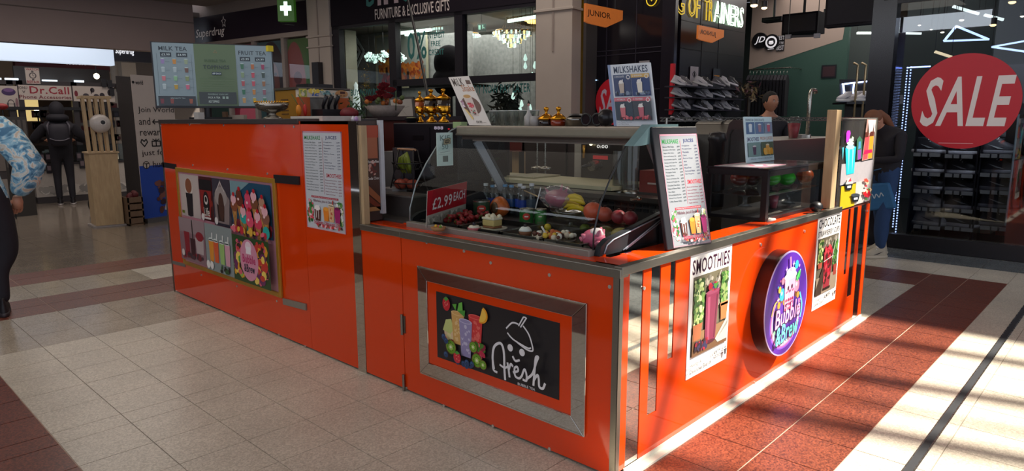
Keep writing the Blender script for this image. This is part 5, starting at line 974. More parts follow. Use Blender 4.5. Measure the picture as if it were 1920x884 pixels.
# mirror frame with orange and black inner panel
t = T('mirror_framed_sign', 'black fresh bubble tea sign in an orange panel and wide mirror frame', 'sign', (KX, 2.29, .46))
oy0_, oy1_, oz0, oz1 = 1.715, 2.868, .150, .767; iy0, iy1, iz0, iz1 = 1.794, 2.79, .228, .692; d = .014
O4 = [(oy0_, oz0), (oy1_, oz0), (oy1_, oz1), (oy0_, oz1)]; I4 = [(iy0, iz0), (iy1, iz0), (iy1, iz1), (iy0, iz1)]
for i in range(4):
    j = (i+1) % 4; w = MB(); q = [V((KX-d, *O4[i])), V((KX-d, *O4[j])), V((KX-d, *I4[j])), V((KX-d, *I4[i]))]
    c_ = sum(q, V())/4; q = [c_+(p-c_)*.998 for p in q]
    w.hexa(q, [p+V((d-.001, 0, 0)) for p in q], MIRROR); w.build('mirror_bar', t, bevel=.002)
w = MB(); w.box(KX-.008, KX-.001, iy0+.001, iy1-.001, iz0+.001, iz1-.001, ORANGE); w.build('orange_field', t)
sy0, sy1, sz0, sz1 = 1.865, 2.715, .282, .648
w = MB(); w.box(KX-.011, KX-.008, sy0, sy1, sz0, sz1, mt('1c1a1f', .35, noise=.04)); w.build('black_board', t)
a = Art(V((KX-.0112, sy1, sz0)), V((0, -(sy1-sy0), 0)), V((0, 0, sz1-sz0)), .4, 0, .0004)
a.blobs(.05, .30, .20, .5, ['e8c8a0', 'd8404a', 'f0e0a0', 'b83a48'], 16, .02, .035); a.poly([(.06, .45), (.09, .62), (.14, .65), (.16, .5), (.13, .42)], 'c8d080').up()
def glassc(x, y, w_, h, c, c2):
    a.poly([(x-w_*.36, y), (x+w_*.36, y), (x+w_*.5, y+h), (x-w_*.5, y+h)], c).up(); a.blobs(x-w_*.36, y+.03, x+w_*.36, y+h*.93, [c, c2], 34, .008, .014); a.ell(x, y+h, w_*.5, .035, c2, 20).up().ell(x, y+h, w_*.42, .024, c, 20).up()
glassc(.20, .30, .115, .46, 'd8a860', 'e8c488'); glassc(.36, .36, .12, .42, 'd83a3a', 'e86a60'); glassc(.275, .16, .115, .52, '9a90b8', 'c8c0d8')
a.poly([(.19, .80), (.16, .88), (.20, .90)], '5aa83a').poly([(.205, .80), (.255, .82), (.25, .95), (.22, .92)], '6ab848').poly([(.21, .8), (.27, .74), (.275, .84)], '4a983a').up()
a.ell(.105, .86, .035, .10, 'c81e2e', 16).up().poly([(.08, .93), (.105, .97), (.13, .94), (.105, .9)], '4a983a'); a.blobs(.085, .8, .125, .9, ['f0a090'], 10, .003, .004)
a.ell(.415, .84, .055, .12, 'f0a020', 24, -1.9, 1.25).up().ell(.412, .84, .045, .10, 'f8c850', 24, -1.9, 1.25).up()
a.blobs(.33, .18, .46, .45, ['c02848', 'e05a70', '8a1c3a', '4a7a2a'], 26, .014, .03)
for x, y, r_ in ((.145, .24, .048), (.38, .17, .045), (.35, .35, .035), (.435, .14, .03)): a.circ(x, y, r_, '7a5a30').up().circ(x, y, r_*.88, '6aa028').up().circ(x, y, r_*.45, 'a8c860').up().circ(x, y, r_*.2, 'e8ecc8'); [a.circ(x+r_*.55*math.cos(q), y+r_*.55*a.asp*math.sin(q), r_*.07, '141410', 6) for q in [PI/4*k_ for k_ in range(8)]]; a.up()
for x, y in ((.265, .06), (.295, .05), (.325, .07), (.345, .10), (.2, .10), (.22, .07), (.115, .12), (.12, .33), (.1, .38), (.31, .11)): a.circ(x, y, .020, '24406a', 12).up().circ(x-.003, y+.012, .011, '3a5e8a', 10).up().circ(x, y, .005, '141a2a', 6).up()
a.ell(.225, .14, .033, .085, 'd02838', 14).up().poly([(.2, .2), (.225, .24), (.25, .21), (.225, .18)], '4a983a').up(); a.blobs(.2, .08, .25, .18, ['f0a090'], 8, .003, .004)
LW = 'e4e2e4'
def curve(pts, w_, c, n=8):
    w_ *= 1.55 if c == LW else 1
    out = []
    P_ = [pts[0]]+list(pts)+[pts[-1]]
    for i in range(1, len(P_)-2):
        for k_ in range(n):
            s_ = k_/n; p0, p1, p2, p3 = P_[i-1:i+3]
            out.append(tuple(.5*((2*p1[q])+(-p0[q]+p2[q])*s_+(2*p0[q]-5*p1[q]+4*p2[q]-p3[q])*s_*s_+(-p0[q]+3*p1[q]-3*p2[q]+p3[q])*s_**3) for q in (0, 1)))
    out.append(pts[-1]); a.line(out, w_, c)
curve([(.645, .78), (.69, .875), (.735, .88)], .014, LW); curve([(.775, .87), (.815, .78), (.84, .65), (.842, .58), (.80, .575), (.73, .63)], .014, LW); curve([(.655, .72), (.70, .655), (.80, .60), (.83, .61)], .014, LW)
a.line([(.74, .86), (.775, .99)], .020, LW).line([(.755, .85), (.798, .99)], .020, LW).line([(.775, .99), (.787, 1.0 - .005), (.798, .985)], .018, LW)
a.circ(.675, .53, .021, LW).circ(.765, .515, .021, LW); curve([(.695, .42), (.715, .375), (.745, .40)], .02, LW)
curve([(.545, .17), (.535, .32), (.55, .48), (.60, .55), (.625, .45), (.63, .2), (.635, .07)], .024, LW); curve([(.535, .33), (.54, .16), (.57, .13)], .02, LW); curve([(.595, .25), (.63, .23), (.655, .26)], .018, LW)
curve([(.655, .31), (.665, .2), (.67, .13)], .022, LW); curve([(.665, .22), (.68, .31), (.695, .29)], .02, LW); curve([(.70, .21), (.735, .25), (.73, .30), (.71, .27), (.715, .17), (.745, .155), (.765, .2)], .02, LW); curve([(.765, .2), (.785, .30), (.80, .24), (.80, .16), (.775, .155)], .02, LW)
curve([(.80, .18), (.845, .28), (.87, .44), (.885, .52), (.868, .50), (.86, .33), (.852, .13)], .022, LW); curve([(.855, .2), (.88, .28), (.89, .24), (.895, .14), (.92, .13), (.935, .2)], .022, LW)
a.text('BUBBLE TEA', .735, .06, .865, .095, LW, .01, rot=-.0); a.done('fresh_print', t)
# ---- posters on the right face
def foliage(a, x0, y0, x1, y1, cols, n, r0=.02, r1=.05): a.blobs(x0, y0, x1, y1, cols, n, r0, r1, 6)
t, a = sheet('smoothies_poster', 'white smoothies poster with tall purple smoothie glass on the sunlit orange panel', 'poster', (2.885, KY-.003, .288), (.432, 0, 0), (0, 0, .625), 'ece8e4', .002)
a.text('SMOOTHIES', .05, .835, .95, .955, '3a1430', .05); a.rect(.08, .17, .94, .815, '6a6450').up()
a.blobs(.3, .5, .94, .81, ['8a8478', 'a89e90', '6a6458', '565040'], 110, .025, .045); foliage(a, .08, .4, .36, .8, ['3f6a30', '6a8f48', '2c4a24', '9aae6a', 'c8d49a'], 130); foliage(a, .72, .45, .94, .8, ['3a6a2c', '5a8a40', '2c4a24', '8aa060'], 90)
a.rect(.08, .17, .94, .36, '8a6a4a').up().poly([(.08, .17), (.94, .17), (.94, .22), (.08, .3)], '6a4c34').up(); a.poly([(.1, .3), (.26, .3), (.3, .43), (.08, .43)], 'a8603c').poly([(.76, .38), (.9, .38), (.93, .52), (.74, .52)], 'c0703f').rect(.73, .5, .94, .53, 'd08450').up()
a.poly([(.63, .24), (.94, .4), (.94, .2), (.7, .2)], 'b8b4ac').up().poly([(.7, .24), (.94, .33), (.94, .36)], '8a867e').up()
a.poly([(.37, .24), (.62, .24), (.68, .66), (.36, .66)], '7c2848').up().poly([(.42, .26), (.47, .26), (.46, .62), (.40, .62)], '9a4664').poly([(.58, .26), (.6, .26), (.65, .62), (.62, .62)], '5c1c34').ell(.52, .655, .165, .02, '8a3a58').ell(.5, .24, .12, .015, '4a1428').up()
a.line([(.6, .68), (.7, .81)], .008, 'c8b8b8').blobs(.38, .655, .66, .74, ['1c2450', '2a3468', 'c82438', '8f1428', '3f7a30'], 26, .025, .045)
a.blobs(.1, .19, .45, .3, ['1c1a38', '2a2a50', 'b81c34', '7a1028', '241018'], 34, .025, .045)
a.text('Healthy &', .03, .095, .30, .125, '2a2a30', .01).text('Delicious Blends.', .03, .045, .56, .078, '2a2a30', .01).text('£4.99', .60, .115, .76, .142, '1a1a20', .04).text('REGULAR', .78, .12, .88, .13, '1a1a20', .01).text('£5.50', .60, .073, .76, .10, '1a1a20', .04).text('LARGE', .78, .078, .85, .088, '1a1a20', .01)
a.poly([(.88, .06), (.92, .06), (.94, .11), (.86, .11)], '4a4a50').line([(.9, .11), (.91, .155)], .008, '4a4a50').rect(.87, .12, .93, .126, '4a4a50'); a.done('print', t)
t, a = sheet('chocolate_cups_poster', 'white chocolate strawberry cups poster near the right end of the orange panel', 'poster', (4.553, KY-.003, .285), (.452, 0, 0), (0, 0, .638), 'ece8e4', .002)
a.text('CHOCOLATE', .05, .865, .95, .96, '1c1a1e', .05).text('STRAWBERRY CUPS', .05, .775, .95, .835, '2a2628', .03); a.rect(.06, .15, .94, .755, '5a5244').up()
a.blobs(.3, .4, .94, .75, ['7a7468', '988e80', '5a5448'], 80, .025, .045); foliage(a, .06, .45, .32, .75, ['3f6a30', '8a9a50', '2c4a24', 'c0c888'], 70); foliage(a, .68, .4, .94, .7, ['3a6a2c', '5a8a40', '2c4a24'], 60); a.rect(.06, .15, .94, .34, '8a7a68').up().poly([(.06, .15), (.3, .15), (.4, .42), (.3, .44), (.06, .22)], '3a2c24').up()
a.poly([(.1, .44), (.24, .44), (.26, .5), (.08, .5)], '9a4a38').poly([(.78, .3), (.9, .3), (.92, .42), (.76, .42)], '8f3a30').up()
a.poly([(.36, .2), (.62, .2), (.7, .6), (.3, .6)], '8a2a34').up(); a.blobs(.32, .2, .68, .68, ['a01c2c', 'c83a44', '3a1410', '4a1c18', '8f1424'], 70, .03, .06); a.line([(.3, .5), (.7, .53)], .008, 'c8b8b8').rect(.35, .18, .65, .205, '2a1a16').line([(.66, .5), (.8, .75)], .01, 'c8c4c0')
a.text('Indulgent', .04, .095, .32, .12, '2a2a30', .01).text('Sweet Treats.', .04, .05, .42, .078, '2a2a30', .01).text('£4.99', .46, .085, .68, .135, '1a1a20', .05).text('REGULAR', .7, .1, .84, .112, '1a1a20', .01).poly([(.88, .07), (.92, .07), (.94, .11), (.86, .11)], '4a4a50').line([(.9, .11), (.91, .145)], .008, '4a4a50'); a.done('print', t)
# ---- round bubble tea sign
sc_c = V((3.905, KY-.08, .487)); sr = .312
t = T('round_logo_sign', 'round purple light box sign with smiling bubble tea cup and dark rim', 'sign', sc_c)
w = MB(); w.cyl((sc_c.x, KY-.0005, sc_c.z), (sc_c.x, KY-.078, sc_c.z), sr, mt('2a1214', .18), n=72); w.build('rim', t)
w = MB(); w.cyl((sc_c.x, KY-.078, sc_c.z), (sc_c.x, KY-.081, sc_c.z), sr, mt('b8a8d8', .3), n=72); w.build('face_plate', t)
a = Art(V((sc_c.x-sr, KY-.0813, sc_c.z-sr)), V((2*sr, 0, 0)), V((0, 0, 2*sr)), .35, .06, .0005)
a.ell(.5, .5, .485, .485, '5a2aa0', 72).up()
for i, c in enumerate(('8a5ae0', 'e070c0', 'f0b8e0', 'f8f0ff')): a.ell(.49, .365, .365-.018*i, .30-.016*i, c, 48, PI*.78, PI*2.14).up()
a.ell(.49, .39, .30, .25, '5a2aa0', 48).up()
curve([(.85, .30), (.87, .42), (.80, .55)], .025, '6ae0f0'); curve([(.15, .45), (.2, .54), (.3, .58)], .02, 'f0e070')
for x, y, r_, c in ((.30, .52, .035, 'e0a030'), (.36, .56, .03, '8a4a20'), (.42, .53, .03, 'e0b050'), (.69, .56, .03, '7a4a20'), (.75, .54, .035, 'd0a040'), (.24, .46, .03, '6a3a20'), (.74, .42, .02, 'f060b0'), (.80, .40, .016, '8a3020'), (.81, .48, .014, 'f080c0')): a.circ(x, y, r_, c, 12)
a.up(); a.circ(.36, .61, .06, '38b0e8').up().circ(.345, .625, .02, 'c0ecff').up().circ(.70, .64, .062, 'f08aa8').up().circ(.69, .655, .02, 'ffd8e0').up().circ(.29, .67, .032, 'f0d050').circ(.355, .74, .034, 'f090a8').circ(.66, .85, .042, '38c0e8').circ(.73, .83, .014, 'f0a0d0').circ(.25, .70, .012, '60d0f0').circ(.30, .75, .012, 'f070b0').circ(.76, .78, .012, '8ae0f0').up()
a.poly([(.66, .72), (.72, .78), (.77, .78), (.76, .72), (.70, .68)], '30b050').up().line([(.67, .69), (.76, .78)], .008, 'a0f0a0')
for x, y in ((.42, .84), (.58, .87), (.26, .58)): a.poly([(x, y+.035), (x+.008, y+.008), (x+.03, y), (x+.008, y-.008), (x, y-.035), (x-.008, y-.008), (x-.03, y), (x-.008, y+.008)], 'f4c8f4')
a.poly([(.42, .44), (.62, .44), (.655, .76), (.39, .76)], 'f4a0c0').up().poly([(.43, .45), (.49, .45), (.47, .74), (.41, .74)], 'f8c8dc').up(); a.ell(.52, .765, .15, .035, 'f8f0f4').up().ell(.52, .80, .11, .045, 'fdf8fa').up().poly([(.50, .81), (.53, .81), (.50, .95), (.47, .95)], 'f08ab0').up()
for i in range(4):
    for j in range(3): a.ell(.445+i*.05, .455+j*.042, .017, .017, '8a1848' if (i+j) % 2 else 'b02a60', 8)
a.up().ell(.475, .655, .014, .022, '2a1830').ell(.565, .66, .014, .022, '2a1830').ell(.45, .62, .02, .012, 'f06a90').ell(.6, .625, .02, .012, 'f06a90'); curve([(.495, .635), (.52, .615), (.54, .637)], .01, '2a1830')
def ltext(sx_, x0, y0, x1, y1, c, edge, sh=.15, r_=.06):
    a.text(sx_, x0-.012, y0-.012, x1+.012, y1+.012, edge, .10, sh, r_); a.up().text(sx_, x0, y0, x1, y1, c, .03, sh, r_).up()
ltext('Bubble', .21, .32, .80, .50, 'f4b0dc', '2a0e50'); ltext('&Brew', .24, .15, .78, .33, '6ae8d8', '1a0e40'); a.circ(.20, .28, .022, '8ae8a0'); a.done('logo_print', t)
# ---- display board at the right end with clear panel
w = MB(); w.box(4.80, 4.895, KY+.012, KY+.075, .95, 1.61, PINE); w.build('wood_post', low, bevel=.003)
t = T('clear_display_board', 'clear acrylic board with neon shake stickers above the right end of the counter', 'board', (5.27, KY, 1.25))
w = MB(); w.box(4.90, 5.635, KY+.002, KY+.008, .945, 1.555, glass('d8dcdc', 1.2, key='board', opac=.22, body='6a6460')); w.build('acrylic_panel', t)
w = MB(); w.box(4.90, 5.635, KY-.002, KY+.01, 1.548, 1.556, mt('a8a49c', .3, .6)); w.box(5.627, 5.636, KY-.002, KY+.01, .945, 1.55, mt('c8c4bc', .3, .3)); w.build('edge_strip', t)
def bp(px, py): P = on(px, py, 1, KY); return P.x, P.z
x0, _ = bp(1576, 330); x1, _ = bp(1636, 320)
a = Art(V((x0, KY-.0025, .945)), V((x1-x0, 0, 0)), V((0, 0, .61)), .35, .0)
w = MB(); w.box(x0, x1, KY-.002, KY+.001, 1.10, 1.245, mt('a49ea2', .4)); w.build('white_strip', t)
w = MB(); w.box(x0+.03, x0+.34, KY-.002, KY+.001, .93, 1.09, mt('c0a41c', .35)); w.build('yellow_sticker', t)
w = MB(); w.box(x0+.345, x1-.02, KY-.002, KY+.001, .935, 1.10, mt('beb6b2', .35)); w.build('white_sticker', t)
a.up().up()
def bpt(px, py): X_, Z_ = bp(px, py); return ((X_-x0)/(x1-x0), (Z_-.945)/.61)
def bpoly(pts, c): a.poly([bpt(*p) for p in pts], c)
a.e = .0
bpoly([(1586, 328), (1600, 325), (1604, 275), (1584, 278)], '28b8d0'); a.up(); bpoly([(1590, 325), (1592, 280), (1589, 280)], '90f0f8'); bpoly([(1596, 325), (1600, 280), (1597, 280)], '90f0f8'); bpoly([(1579, 300), (1581, 276), (1578, 277)], '60d8e8'); a.up()
for cx__, cy__, r1_, c in ((1593, 276, 8, 'a0f0f8'), (1593, 269, 6.5, 'e8f8f0'), (1594, 263, 5, 'f8f8e8')): bpoly([(cx__+r1_*math.cos(q*PI/8), cy__+r1_*.55*math.sin(q*PI/8)) for q in range(16)][::-1], c); a.up()
bpoly([(1585, 268), (1590, 264), (1593, 250), (1592, 245), (1587, 245), (1585, 250)], 'd040d8'); a.up(); bpoly([(1597, 266), (1599, 258), (1596, 256), (1594, 262)], 'c8f0c0')
bpoly([(1604, 300), (1614, 297), (1615, 262), (1610, 255), (1605, 262)], '3a6a50'); a.up(); bpoly([(1606, 300), (1612, 298), (1613, 280), (1606, 282)], '8a4a9a'); bpoly([(1607, 280), (1612, 278), (1612, 265), (1608, 266)], '4a8ab0')
bpoly([(1614, 302), (1633, 297), (1640, 224), (1624, 224)], 'b08a80'); a.up(); bpoly([(1625, 250), (1638, 248), (1640, 225), (1626, 225)], 'd8ccc8'); bpoly([(1616, 300), (1624, 298), (1628, 255), (1620, 256)], 'd84a50'); bpoly([(1625, 298), (1633, 296), (1636, 254), (1629, 255)], 'e0902a'); a.up()
bpoly([(1619, 258), (1626, 257), (1627, 248), (1621, 248)], '5a2a20'); bpoly([(1628, 256), (1636, 255), (1637, 246), (1630, 247)], '5a2a20'); bpoly([(1616, 290), (1633, 286), (1633, 280), (1620, 282)], 'c01c50'); bpoly([(1624, 248), (1626, 230), (1627, 248)], '4a2a1a'); bpoly([(1634, 246), (1637, 230), (1636, 246)], '4a2a1a')
def ice(cx__, cy__, s_):
    bpoly([(cx__-7*s_, cy__), (cx__-5*s_, cy__+12*s_), (cx__+5*s_, cy__+11*s_), (cx__+8*s_, cy__-1)], '141820'); a.up(); bpoly([(cx__+8.5*s_*math.cos(q*PI/8), cy__-1+3.4*s_*math.sin(q*PI/8)) for q in range(16)][::-1], '3a4048'); a.up(); bpoly([(cx__-3*s_, cy__+8*s_), (cx__+4*s_, cy__+7*s_), (cx__+4*s_, cy__+3*s_), (cx__-3*s_, cy__+4*s_)], 'd8dce0'); a.up()
ice(1589, 345, 1.0); bpoly([(1583, 346), (1587, 335), (1592, 333), (1597, 344)], 'f0d8c0'); a.up(); bpoly([(1587, 341), (1592, 333), (1594, 340)], 'c03a50'); ice(1601, 367, 1.0)
for i in range(16):
    px_ = R.uniform(1614, 1628); py_ = R.uniform(334, 376)-(px_-1614)*.2; r_ = R.uniform(2, 4); bpoly([(px_+r_*math.cos(q), py_+r_*math.sin(q)) for q in (0, 1.2, 2.4, 3.6, 5)][::-1], R.choice(['c01c28', 'e04a3a', 'f0c8a0', '4a8a3a', 'd83040', 'f4ece4'])); a.k += .2
a.up(); bpoly([(1616, 362), (1620, 358), (1622, 366), (1618, 370)], 'd01c28'); bpoly([(1623, 360), (1627, 356), (1628, 364), (1624, 367)], 'd01c28'); a.done('sticker_print', t)
# ================================================================== ON AND IN THE KIOSK
CG = glass('f4f8f6', 0.35, key='case'); CG2 = glass('eef2f0', 1.2, key='plastic', opac=.04, body='dfe4e4')
CY0, CY1, CX0 = 1.79, 3.10, 2.43
case = T('display_case', 'curved glass refrigerated display case standing on the low orange counter', 'display case', (2.8, 2.45, .94))
DECK = .952
w = MB(); w.box(CX0, 3.3, CY0+.02, CY1-.02, .60, DECK, mt('4a4440', .35)); w.build('deck', case)
w = MB(); w.box(CX0-.03, CX0+.012, CY0, CY1, .935, .975, mt('8e8980', .4, .3)); w.build('front_ledge', case, bevel=.004)
prof = [(CX0, .972), (CX0+.002, 1.05), (2.48, 1.184), (2.56, 1.30), (2.68, 1.44), (2.76, 1.49), (2.84, 1.515)]
def glass_strip(pr, y0, y1, m, name, parent, th=.004):
    w = MB(); vs = []
    for x, z in pr: vs += [(x, y0, z), (x, y1, z)]
    w.add(vs, [(2*i, 2*i+1, 2*i+3, 2*i+2) for i in range(len(pr)-1)], m, True); return w.build(name, parent)
glass_strip(prof, CY0+.01, CY1-.01, CG, 'curved_glass', case)
for yy, nm in ((CY0, 'end_glass'), (CY1, 'end_glass')):
    w = MB(); pts = prof+[(3.2, 1.515), (3.3, .972)]; w.add([(x, yy, z) for x, z in pts], [tuple(range(len(pts)))], glass('e8eeec', .45, key='endg')); w.build(nm, case)
    w = MB(); w.tube([(x, yy, z) for x, z in prof], .0045, mt('2a2e30', .3) if yy == CY0 else mt('9aa4a4', .2, .3), 6); w.build('edge_seal', case)
w = MB(); w.box(2.80, 3.14, CY0-.02, CY1+.0, 1.462, 1.515, mt('a89c8c', .35, .25)); w.box(2.79, 2.80, CY0-.02, CY1, 1.458, 1.47, mt('6a5e54', .4)); w.build('top_shelf', case, bevel=.006)
w = MB(); w.box(2.83, 3.1, CY0+.02, CY1-.02, 1.435, 1.462, mt('5a4a44', .5)); w.box(2.84, 2.86, CY0+.1, CY1-.1, 1.425, 1.435, mt('8a7c74', .4)); w.build('lamp_housing', case)
# sloping struts at both ends
A = on(895, 262, 1, 3.05); B = on(952, 368, 1, 3.05)
w = MB(); w.bar(A, B, .075, .012, mt('b4bcc4', .3, .5), (0, 1, 0)); w.bar(A+V((.035, 0, 0)), B+V((.035, 0, 0)), .018, .02, mt('3a3e42', .4), (0, 1, 0)); w.build('rear_strut', case)
w = MB(); w.bar(V((2.95, CY0+.05, 1.44)), V((3.2, CY0+.05, 1.1)), .05, .012, mt('b4bcc4', .3, .5), (0, 1, 0)); w.build('rear_strut', case)
# dark moulded end cheek panels
ck = [(2.435, .945), (2.452, .99), (2.50, 1.015), (2.70, 1.045), (2.95, 1.09), (3.02, 1.10), (3.12, .945)]
for yy, s_ in ((CY0-.03, 1), (CY1+.0, 1)):
    w = MB(); w.prism(ck, (0, yy, 0), (1, 0, 0), (0, 0, 1), (0, .03, 0), mt('202328', .5, spec=.3)); w.build('end_cheek', case, bevel=.004)
w = MB(); y_ = CY0-.033
w.tube([(2.47, y_, .955), (2.49, y_, .99), (2.54, y_, 1.01), (2.72, y_, 1.04), (2.93, y_, 1.073)], .0035, mt('a8b4c0', .3), 5); w.tube([(2.62, y_, .95), (2.95, y_, 1.06)], .0035, mt('c8d4e0', .3), 5); w.tube([(2.64, y_, .95), (2.97, y_, 1.055)], .0035, mt('a8b4c0', .3), 5); w.build('cheek_line', case)
# teal top bracket
w = MB(); w.prism([(2.655, 1.43), (2.80, 1.527), (3.05, 1.527), (3.05, 1.46), (2.72, 1.43)], (0, CY0-.05, 0), (1, 0, 0), (0, 0, 1), (0, .05, 0), mt('7a9a9c', .4)); w.build('top_bracket', case, bevel=.003)
# back wall of the well with louvres
w = MB(); w.box(3.28, 3.30, CY0+.02, CY1-.02, .95, 1.10, mt('3a302c', .5)); w.box(3.2, 3.34, CY0, CY1, 1.10, 1.125, mt('4a4440', .3, .3)); w.build('back_wall', case)
w = MB()
for i in range(26): w.box(3.272, 3.28, 1.85+i*.047, 1.882+i*.047, 1.035, 1.052, BLACK); w.box(3.272, 3.28, 1.85+i*.047, 1.882+i*.047, 1.062, 1.078, BLACK)
o = w.build('louvre_slot', case); o['kind'] = 'stuff'
w = MB(); w.tube([(3.2, 3.0, 1.13), (3.0, 2.6, 1.10), (2.95, 2.2, 1.075), (2.9, 1.95, 1.06)], .004, mt('c8a878', .5), 6); tag(w.build('twisted_cord'), 'pale twisted cord strung across the back of the display case', 'cord')
w = MB(); P = on(1198, 372, 1, CY0+.03); w.cyl(P, P+V((-.07, 0, .0)), .006, STEEL, n=8); w.sph(P, .014, STEEL, 10, 6); w.build('latch', case)
# trays
TRAY = mt('2a2826', .3, .4)
tr = T('food_tray', 'shallow dark tray at the left end of the display case holding strawberries', 'tray', (2.62, 2.87, DECK))
def tray(x0, x1, y0, y1, root, m=TRAY, h=.03):
    w = MB(); w.box(x0, x1, y0, y1, DECK, DECK+.004, m); w.build('base', root)
    w = MB(); w.box(x0, x0+.006, y0, y1, DECK, DECK+h, m); w.box(x1-.006, x1, y0, y1, DECK, DECK+h, m); w.box(x0, x1, y0, y0+.006, DECK, DECK+h, m); w.box(x0, x1, y1-.006, y1, DECK, DECK+h, m)
    w.box(x0-.006, x1+.006, y0-.006, y0+.004, DECK+h, DECK+h+.003, mt('6a6662', .25, .7)); w.box(x0-.006, x1+.006, y1-.004, y1+.006, DECK+h, DECK+h+.003, mt('6a6662', .25, .7)); w.build('rim', root)
tray(2.47, 2.80, 2.73, 3.04, tr)
tr = T('food_tray', 'shallow dark tray with the slice of cream cake near the glass front', 'tray', (2.62, 2.56, DECK)); tray(2.47, 2.80, 2.42, 2.71, tr)
tr = T('food_tray', 'steel tray carrying the single cupcake', 'tray', (2.62, 2.25, DECK)); tray(2.47, 2.85, 2.14, 2.40, tr, mt('7a7670', .22, .8))
tr = T('food_tray', 'steel tray with mixed desserts next to the pink fruit', 'tray', (2.62, 1.99, DECK)); tray(2.47, 2.82, 1.88, 2.12, tr, mt('7a7670', .22, .8))
# price sign
A = on(797, 398, 2, 0) if False else None
pl = on(797, 400, 0, 2.53); pr_ = on(873, 380, 0, 2.66)
bl = G(799, 418, DECK+.035); br = G(873, 397, DECK+.035)
hgt = .145
t, a = sheet('price_card', 'red price card reading 2.99 each leaning inside the left end of the case', 'sign', bl+V((0, 0, -.03)), (br-bl)+V((0, 0, .012)), V((.015, 0, hgt+.06)), 'b8b4a8', .003)
a.rect(0, .33, 1, 1, 'b81828').up(); a.blobs(.02, .04, .98, .30, ['d8d4c8', 'a8a498', '8a887c'], 50, .02, .05); a.text('£2.99', .12, .44, .60, .76, 'f4eeee', .05).text('EACH', .64, .52, .95, .78, 'f4eeee', .01); a.done('print', t)
# strawberries (individuals)
def berry_proto(name, label, cat, grp, r_, m, leaf=True):
    t = T(name, label, cat, (0, 0, 0), 0, grp); w = MB(); w.lathe([(0, -r_*1.25), (r_*.5, -r_*.7), (r_*.95, .1*r_), (r_*.8, .6*r_), (0, .8*r_)], m, (0, 0, 0), 10); w.build('flesh', t, True)
    if leaf: w = MB(); [w.add([(0, 0, r_*.8), (r_*.7*math.cos(q), r_*.7*math.sin(q), r_*.75), (r_*.4*math.cos(q+.5), r_*.4*math.sin(q+.5), r_*.95)], [(0, 1, 2)], mt('4a7a2a', .6)) for q in [k_*1.05 for k_ in range(6)]]; w.build('leaf', t, True)
    return t
st = berry_proto('strawberry', 'whole strawberry in the heap on the leftmost dark tray', 'fruit', 'strawberries heaped on the left tray', .017, mt('8f1a1e', .35, noise=.2))
for i in range(34):
    P = V((R.uniform(2.56, 2.78), R.uniform(2.76, 3.0), DECK+.018+R.uniform(0, .045)))
    o = st if i == 0 else dup(st, P); o.location = P; o.rotation_euler = (R.uniform(1, 2.2), R.uniform(-.5, .5), R.uniform(0, 6))
def pt_on(px, py, z): return G(px, py, z)
P = pt_on(822, 433, DECK+.01); t = T('fruit_tart', 'small mixed fruit tart behind the price card at the left front', 'cake', P); w = MB(); w.lathe([(.03, 0), (.042, .02), (.036, .02)], mt('a8784a', .6), P, 14); w.build('pastry', t)
w = MB(); [w.sph(P+V((R.uniform(-.025, .025), R.uniform(-.025, .025), .025)), .009, mt(c, .4), 6, 5) for c in ('c82838', '5a8a30', 'e0b030', 'd8d0b0', '6a9a30', 'c82838')]; w.build('fruit_topping', t)
P = pt_on(889, 435, DECK+.008); t = T('cream_tartlet', 'small pink cased tartlet with cream and dark berry in front of the cake slice', 'cake', P); w = MB(); w.lathe([(.026, 0), (.038, .022), (.03, .024)], mt('c05a60', .5), P, 14); w.build('case', t); w = MB(); w.lathe([(.034, .022), (.026, .034), (0, .036)], mt('e8dcc8', .5), P, 12); w.sph(P+V((0, 0, .042)), .011, mt('201428', .3), 8, 6); w.sph(P+V((.014, .012, .038)), .008, mt('e0c050', .4), 8, 6); w.build('cream_topping', t)
P = pt_on(923, 430, DECK+.008); t = T('cake_slice', 'cut piece of cream topped sponge cake on a pale plate', 'cake', P)
w = MB(); w.lathe([(.075, .0), (.085, .008), (.08, .008)], mt('c8c8b8', .3), P, 24); w.build('plate', t); w = MB(); w.box(P.x-.035, P.x+.035, P.y-.045, P.y+.045, P.z+.008, P.z+.02, mt('8a5a38', .7)); w.box(P.x-.034, P.x+.034, P.y-.044, P.y+.044, P.z+.02, P.z+.055, mt('c8b070', .7)); w.build('sponge', t, bevel=.006)
w = MB(); w.box(P.x-.036, P.x+.036, P.y-.046, P.y+.046, P.z+.055, P.z+.068, mt('e8dcc0', .5)); [w.sph(P+V((R.uniform(-.03, .03), R.uniform(-.04, .04), .07)), .014, mt('e8dcc0', .5), 8, 6) for i in range(8)]; w.build('cream', t, bevel=.004)
P = pt_on(985, 446, DECK+.008); t = T('cupcake', 'single chocolate cupcake with white cream top on the steel tray', 'cake', P); w = MB(); w.lathe([(.024, 0), (.034, .035), (.03, .035)], mt('7a4a2c', .7, noise=.2), P, 16); w.build('case', t); w = MB(); w.lathe([(.034, .035), (.03, .045), (.02, .055), (0, .058)], mt('e8e8e0', .5), P, 14); w.sph(P+V((0, 0, .062)), .010, mt('241418', .4), 8, 6); w.build('cream_topping', t)
P = pt_on(1040, 452, DECK+.008); t = T('mixed_dessert', 'open dessert plate of cream, nuts and fruit in the right steel tray', 'cake', P)
w = MB(); w.lathe([(.10, 0), (.11, .01), (.1, .01)], mt('8a8680', .3, .6), P, 20); w.build('dish', t)
w = MB(); [w.sph(P+V((R.uniform(-.08, .08), R.uniform(-.08, .08), .02+R.uniform(0, .02))), R.uniform(.008, .017), mt(R.choice(['e8e0c8', 'e0b840', '5a3020', '8a1c24', 'd8c8b0', '3a2018', 'f0ece0', 'c86a3a']), .5), 7, 5) for i in range(60)]; o = w.build('topping', t); o['kind'] = 'stuff'
